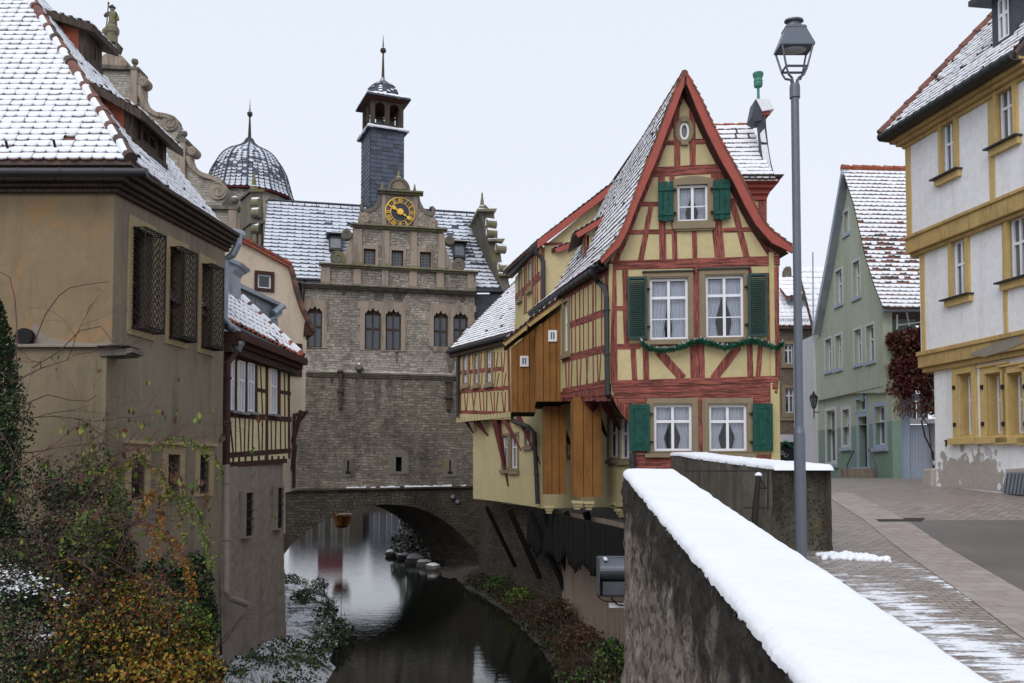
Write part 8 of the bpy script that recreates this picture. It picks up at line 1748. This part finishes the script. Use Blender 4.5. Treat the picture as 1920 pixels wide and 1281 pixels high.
for cane in ([(30, 700), (32, 620), (28, 560), (18, 520), (0, 510)], [(65, 640), (85, 590), (110, 555), (130, 540), (165, 533), (205, 528)], [(40, 760), (90, 740), (130, 750), (165, 752), (182, 740)], [(60, 690), (110, 660), (150, 620), (190, 612), (210, 640)]):
    mb.tube([P(x, y, 10.4) for x, y in cane], [.008 * (1 - .1 * i) for i in range(len(cane))], 'twig_red', 4, cap=False); tips += [(P(x, y, 10.4), V((0, 0, -1))) for x, y in cane[2:]]
mb.build('branches', sh); mb = MB()
for p, d in tips:
    if R(0, 1) < .07:
        for k in range(random.choice([2, 3, 4])): leaf(mb, p + V((R(-.05, .05), R(-.05, .05), R(-.06, .03))), R(.05, .11), random.choice(['leaf_green', 'leaf_rust', 'leaf_rust', 'leaf_brown', 'leaf_lime']), V((R(-.3, .3), R(-.3, .3), -1)).normalized())
mb.build('leaves', sh)
# rose bush mass
rb = thing('rose_bush', P(250, 1281, 10.4) + V((0, 0, -.9)), 'large tangled rose bush with yellow and orange leaves and red hips at the lower left', 'bush')
mb = MB(); tips = []
for i in range(26):
    x = R(-20, 370); branch(mb, P(x, 1281 + R(0, 60), R(9.6, 11.4)), V((R(-.3, .5), R(-.2, .2), 1)), R(.7, 1.4) * (1.1 if x < 200 else .7), .014, 2, tips, .08, random.choice(['bark', 'twig_red', 'bark']))
for i in range(22):
    x, y = R(0, 380), R(1000, 1230); branch(mb, P(x, y, R(9.5, 9.9)), V((R(-.6, .6), R(-.3, .1), R(.2, 1))), R(.4, .9), .008, 2, tips, .08, random.choice(['bark', 'twig_red']))
mb.build('stems', rb)
lv = {'a': ['leaf_orange', 'leaf_yellow', 'leaf_yellow', 'leaf_brown', 'leaf_lime', 'leaf_dark'], 'b': ['leaf_brown', 'leaf_brown', 'leaf_dark', 'leaf_yellow', 'leaf_dark', 'leaf_green'], 'c': ['leaf_dark', 'leaf_brown', 'leaf_dark', 'leaf_dark', 'leaf_green'], 'd': ['leaf_green', 'leaf_lime', 'leaf_green', 'leaf_dark']}
mb = MB()
def PC(x, y, D): p = P(x, y, D); return (p.x, p.y, p.z)
for (x, y, D_, rx, ry, rz, n, s, kx) in ((60, 1200, 10.2, .75, .8, .75, 9000, .05, 'c'), (40, 1060, 10.6, .7, .6, .55, 6000, .05, 'c'), (160, 1110, 10.4, .55, .6, .55, 7000, .05, 'b'), (150, 980, 10.8, .45, .4, .5, 4200, .045, 'c'), (200, 1050, 10.6, .35, .4, .45, 3600, .045, 'b'),
        (230, 1210, 10.0, .72, .6, .50, 6500, .05, 'a'), (200, 1190, 9.9, .6, .5, .45, 3000, .05, 'b'), (330, 1220, 10.3, .42, .5, .46, 4200, .05, 'a'), (320, 1180, 10.3, .4, .5, .4, 1600, .05, 'd'), (275, 1130, 10.5, .40, .45, .34, 2400, .045, 'a'), (180, 1150, 10.1, .5, .45, .30, 2500, .045, 'a'), (150, 1270, 9.6, .6, .5, .4, 6500, .055, 'b'), (370, 1270, 10.0, .28, .4, .35, 3000, .055, 'a'), (255, 1290, 9.6, .7, .5, .35, 6500, .055, 'a'), (375, 1190, 10.5, .18, .3, .30, 1500, .055, 'd'), (110, 905, 11.0, .45, .3, .4, 1400, .04, 'c'), (40, 930, 10.8, .5, .4, .55, 3200, .045, 'c'), (185, 900, 10.9, .28, .3, .45, 1500, .045, 'd'), (170, 1020, 10.4, .35, .4, .4, 1800, .05, 'd'), (20, 800, 10.8, .28, .3, .5, 1100, .045, 'c'), (215, 965, 10.8, .2, .25, .4, 1500, .045, 'd')):
    cloud(mb, PC(x, y, D_), (rx, ry, rz), n, s, lv[kx], .3)
mb.build('leaves', rb)
mb = MB()
for i in range(95):
    x, y = random.gauss(250, 85), random.gauss(1175, 70); x = min(x, 385 - R(0, 60)); p = P(x, y, R(9.5, 10.0)); r = R(.008, .014)
    if i < 90: mb = MB()
    if i == 90: mb = MB()
    mb.lathe(p, [(.001, -r), (r, -r * .3), (r * .9, r * .5), (.001, r)], 5, 'hip_red')
    if i < 90: mb.build('rose_hip', rb)
kind(mb.build('rose_hips', rb), 'stuff')
mb = MB()
for i in range(700):
    x, y = random.choice([(40, 1095), (70, 1100), (20, 1110), (120, 1120), (95, 1190), (15, 1075)]); p = P(x + random.gauss(0, 18), y + random.gauss(0, 9), R(9.7, 10.3)); leaf(mb, p, R(.02, .05), 'snow', V((R(-1, 1), R(-1, 1), R(-.2, .2))).normalized())
mb.build('snow', rb)
# arching canes with sprays of leaflets
for ci, (cane, cols_, lab) in enumerate((([(160, 1000), (200, 930), (240, 870), (290, 830), (330, 815), (370, 822), (400, 845), (420, 880)], ['leaf_green', 'leaf_lime'], 'long rose cane with green leaflets arching over the barred windows'),
        ([(150, 960), (190, 900), (225, 862), (262, 852), (300, 880), (330, 930), (345, 1000)], ['leaf_lime', 'leaf_green', 'leaf_yellow'], 'rose cane with mixed green and yellow leaflets bowed in front of the middle barred window'),
        ([(220, 1050), (260, 960), (290, 910), (300, 935), (296, 990), (290, 1040)], ['leaf_orange', 'leaf_yellow'], 'rose cane hanging down with orange yellow leaflets before the brown wall'),
        ([(200, 990), (270, 975), (330, 1010), (352, 1060), (362, 1110)], ['leaf_orange', 'leaf_yellow', 'leaf_orange'], 'low rose cane with orange leaflets curving towards the ivy'),
        ([(240, 940), (310, 915), (360, 935), (385, 990), (398, 1060)], ['leaf_lime', 'leaf_green'], 'rose cane with lime green leaflets ending nearest the grey downpipe'))):
    ob = thing('rose_cane', P(cane[0][0], cane[0][1], 10.2), lab, 'rose cane', 'rose canes arching out of the bush'); pts = [P(x, y, 10.2) for x, y in cane]; fin = []
    ls = arcl(pts)
    for i in range(41): fin.append(crv(pts, ls, ls[-1] * i / 40))
    for _ in range(4): fin = [fin[0]] + [(a + b * 2 + c) / 4 for a, b, c in zip(fin[:-2], fin[1:-1], fin[2:])] + [fin[-1]]
    mb = MB(); mb.tube(fin, [.009 - .006 * i / 40 for i in range(41)], 'twig_red', 5, cap=False); mb.build('stem', ob); mb = MB()
    for i in range(12, 41):
        for k in range(2):
            d = V((R(-.6, .6), R(-.4, .4), R(-1, -.3))).normalized(); L_ = R(.08, .16)
            for j in range(5):
                q = fin[i] + d * L_ * (j + 1) / 5; leaf(mb, q, R(.025, .045), random.choice(cols_)); leaf(mb, q, R(.025, .045), random.choice(cols_))
    mb.build('leaflets', ob)
# ivy at the foot of the brown wall
def ivy(nm, lab, spots, s=.06, mats=('leaf_dark', 'leaf_dark', 'leaf_green'), cat='ivy'):
    mb = MB()
    for (x, y, D_, rx, ry, rz, n) in spots: cloud(mb, PC(x, y, D_), (rx, ry, rz), n, s, mats, .5)
    return tag(mb.build(nm), lab, cat)
ivy('ivy', 'dark green ivy climbing the foot of the brown wall behind the orange leaves', [(300, 1090, 12.6, .35, .25, .35, 1800), (365, 1110, 13.4, .28, .25, .6, 2600), (250, 1130, 12.2, .4, .3, .3, 1600), (385, 1170, 13.6, .2, .2, .5, 1500)])
# weeds on the left bank
def bankz(x, D): return zbank(x, D)
wd = MB()
def tuft(mb, p, h, n, mats, spread=.5):
    for i in range(n):
        d = V((R(-spread, spread), R(-spread, spread), 1)).normalized(); L_ = h * R(.5, 1.1); b = p + V((R(-.08, .08), R(-.08, .08), 0)); e = V((R(-1, 1), R(-1, 1), 0)).normalized() * .008
        t_ = b + d * L_; mb.poly([b - e, b + e, t_ + V((0, 0, -L_ * .1))], random.choice(mats))
for i in range(1000):
    D_ = R(15.5, 36); x = R(xin(D_) + .3, xw(D_)); p = V((x, D_, bankz(x, D_) - .02)); g = noise.noise(V((x * .8, D_ * .5, 7))); near_edge = (xw(D_) - x) < .7
    if near_edge or g > .2 or x < xin(D_) + (1.0 if D_ < 22 else 3.5): 
        for k in range(random.choice([6, 10, 14])): leaf(wd, p + V((R(-.14, .14), R(-.14, .14), R(0, .22 if near_edge else .14))), R(.05, .10), random.choice(['leaf_dark', 'leaf_green', 'leaf_green', 'leaf_dark', 'leaf_brown']))
    elif R(0, 1) < .5: tuft(wd, p, R(.12, .32), 7, ['leaf_brown', 'grass_dry', 'leaf_dark', 'leaf_green'])
kind(wd.build('bank_weeds'), 'stuff'); 
bw2 = [(548, 1085, 33), (575, 1110, 29), (612, 1135, 25.5), (600, 1085, 32), (640, 1180, 22.8), (628, 1205, 21.5), (560, 1130, 28)]
for i, (x, y, D_) in enumerate(bw2):
    p = V((min(P(x, y, D_).x, xw(D_) + .1), D_, WZ + .1)); mb = MB(); cloud(mb, (p.x, p.y, p.z + .15), (.33, .4, .28), 420, .09, ['leaf_dark', 'leaf_dark', 'leaf_green', 'leaf_brown'], .3); tips = []
    branch(mb, p, V((R(-.2, .2), 0, 1)), .6, .01, 1, tips); o_ = mb.build('river_shrub')
    tag(o_, ['low dark green shrub furthest up the left bank by the arch', 'dark green shrub on the left bank below the grey base wall', 'dark green shrub overhanging the bend of the left bank', 'dark green shrub at the water edge opposite the arch', 'dark green shrub at the water edge beside the snowy weeds', 'lowest dark green shrub dipping into the river on the left', 'dark green shrub against the foot of the grey base wall'][i], 'shrub', 'shrubs along the left bank')
# right bank plants
rg = MB()
for i in range(1300):
    D_ = R(11.5, 34); x = xr_(D_) - .12 + (xw3(D_) - xr_(D_)) * R(0, 1) ** 1.6; p = V((x, D_, max(zb2(x, D_), WZ))); 
    if R(0, 1) < .75:
        m_ = random.choice([['leaf_dark', 'leaf_green', 'leaf_dark'], ['leaf_brown', 'leaf_dark', 'leaf_brown'], ['leaf_dark', 'leaf_brown']])
        for k in range(9): leaf(rg, p + V((R(-.18, .18), R(-.18, .18), R(0, .25))), R(.05, .10), random.choice(m_))
    else: tuft(rg, p, R(.3, .7), 8, ['leaf_rust', 'leaf_brown', 'leaf_dark'], .35)
kind(rg.build('bank_undergrowth'), 'stuff')
rsp = [(940, 1090, 30.5, .6, .3, ['leaf_dark', 'leaf_green', 'leaf_green'], 'low green plants on the right bank near the arch'), (975, 1112, 27.5, .5, .28, ['leaf_green', 'leaf_lime', 'leaf_dark'], 'bright green plants on the right bank between the props'), (1045, 1150, 23, .5, .45, ['leaf_rust', 'leaf_brown', 'leaf_dark'], 'rusty brown withered shrub against the river wall'), (1085, 1190, 20, .5, .4, ['leaf_rust', 'leaf_brown', 'leaf_brown'], 'reddish brown shrub leaning over the water on the right'), (1150, 1215, 17, .35, .5, ['leaf_dark', 'leaf_green'], 'dark green shrub below the floodlight'), (1115, 1250, 16.2, .5, .3, ['leaf_dark', 'leaf_green', 'leaf_brown'], 'low green shrub with snow flecks at the foot of the parapet')]
for x, y, D_, r_, h_, ms, lb in rsp:
    p = P(x, y, D_); z = zb2(p.x, D_); mb = MB(); cloud(mb, (p.x, p.y, z + h_ * .6), (r_, r_, h_), 1500, .085, ms, .3); tips = []
    for k in range(3): branch(mb, V((p.x + R(-.2, .2), p.y, z)), V((R(-.5, .3), R(-.2, .2), 1)), h_ * 2.2, .012, 1, tips, .05, 'twig_red')
    tag(mb.build('bank_shrub'), lb, 'shrub', 'shrubs along the right bank')
# snow on the little flat by the parapet foot
mb = MB()
for i in range(500): p = P(R(1070, 1165), R(1255, 1290), R(15.2, 16.0)); p.z = zb2(p.x, p.y) + R(0, .12); leaf(mb, p, R(.05, .12), 'snow', V((R(-1, 1), R(-1, 1), 0)).normalized())
kind(mb.build('snow_flecks'), 'stuff')
# snowy shrubs and rocks seen through the arch
mb = MB(); c_ = P(775, 1010, 45.5)
for (dx, dz, rx, rz_, n) in ((0, 0, 1.0, .9, 2600), (.6, .45, .8, .9, 2000), (-.5, -.3, .7, .5, 1200), (.9, -.5, .6, .7, 1200), (.2, 1.0, .9, .5, 900)): cloud(mb, (c_.x + dx, c_.y, c_.z + dz), (rx, .8, rz_), n, .16, ['leaf_brown', 'leaf_green', 'snow', 'snow', 'leaf_rust', 'leaf_lime', 'snow'], .6)
tag(mb.build('snowy_shrub'), 'snow covered brown and green shrub on the bank seen through the arch', 'shrub')
def rock(c, r, nm, lb):
    mb = MB(); k = mb.mi('stone_rock'); i0 = len(mb.v); n_ = 8; ss = R(0, 99)
    def f(s, v): a = 2 * pi * s; b_ = pi * v; d = V((cos(a) * sin(b_), sin(a) * sin(b_), cos(b_) * .6)); return V(c) + d * r * (1 + .3 * noise.noise(d * 2 + V((ss, 0, 0))))
    vgrid(mb, 12, 8, f, k); k2 = mb.mi('snow'); vgrid(mb, 12, 3, lambda s, v: f(s, v * .33) + V((0, 0, .03)), k2); tag(mb.build(nm, smooth=True), lb, 'rock', 'rocks at the water edge')
for i, (x, y, D_, r, lb) in enumerate(((737, 1009, 46, .42, 'flat snow topped rock furthest out under the arch'), (778, 1046, 42.5, .55, 'largest dark rock at the water edge under the arch'), (795, 1052, 41, .4, 'dark rock beside the largest one under the arch'), (812, 1058, 39.5, .35, 'small dark rock nearest to us under the arch'), (757, 1024, 44.5, .38, 'snow capped rock below the snowy shrub'), (1000, 1118, 27, .22, 'small rock among plants on the right bank'), (925, 1100, 31, .25, 'dark rock at the water edge right of the arch'))):
    p = P(x, y, D_); p.z = WZ + .08; rock(p, r, 'rock', lb)
# bank under the arch, right side
mb = MB(); k = mb.mi('earth'); vgrid(mb, 20, 12, lambda s, v: V((P(760 + 60 * s, 1000, 46 - 9 * s).x - .4 + 3.5 * v - .0, 50 - 14 * s, WZ - .1 + .4 * v + .15 * noise.noise(V((s * 9, v * 6, 1))))), k); kind(mb.build('far_bank', smooth=True))
# red vine on the green house
vn = thing('vine', P(1715, 760, 27.6), 'dark red leaved vine hanging over the balcony between the green and white houses', 'vine'); mb = MB()
for (x, y, rx, rz_, n) in ((1695, 640, .55, .35, 1500), (1725, 640, .6, .45, 1800), (1700, 690, .55, .6, 2200), (1728, 700, .5, .65, 2300), (1690, 725, .4, .4, 1100), (1742, 680, .4, .7, 1500), (1745, 745, .3, .5, 700)): cloud(mb, PC(x, y, 27.7), (rx, .35, rz_), n, .13, ['leaf_wine', 'leaf_wine', 'leaf_rust', 'leaf_brown', 'leaf_wine'], .5)
for i in range(60):
    x = R(1672, 1752); p = P(x, R(740, 760), 27.5)
    for k in range(8): leaf(mb, p + V((R(-.05, .05), R(-.1, .1), -k * .06)), R(.05, .1), random.choice(['leaf_wine', 'leaf_rust']), V((R(-.3, .3), 0, -1)).normalized())
mb.build('leaves', vn); mb = MB(); mb.tube([P(x, y, 27.4) for x, y in ((1752, 905), (1750, 850), (1735, 820), (1728, 790), (1742, 768), (1750, 740), (1735, 700))], .03, 'bark', 5); mb.tube([P(x, y, 27.4) for x, y in ((1748, 860), (1742, 800), (1722, 770), (1740, 750))], .02, 'bark', 5); mb.build('stem', vn)
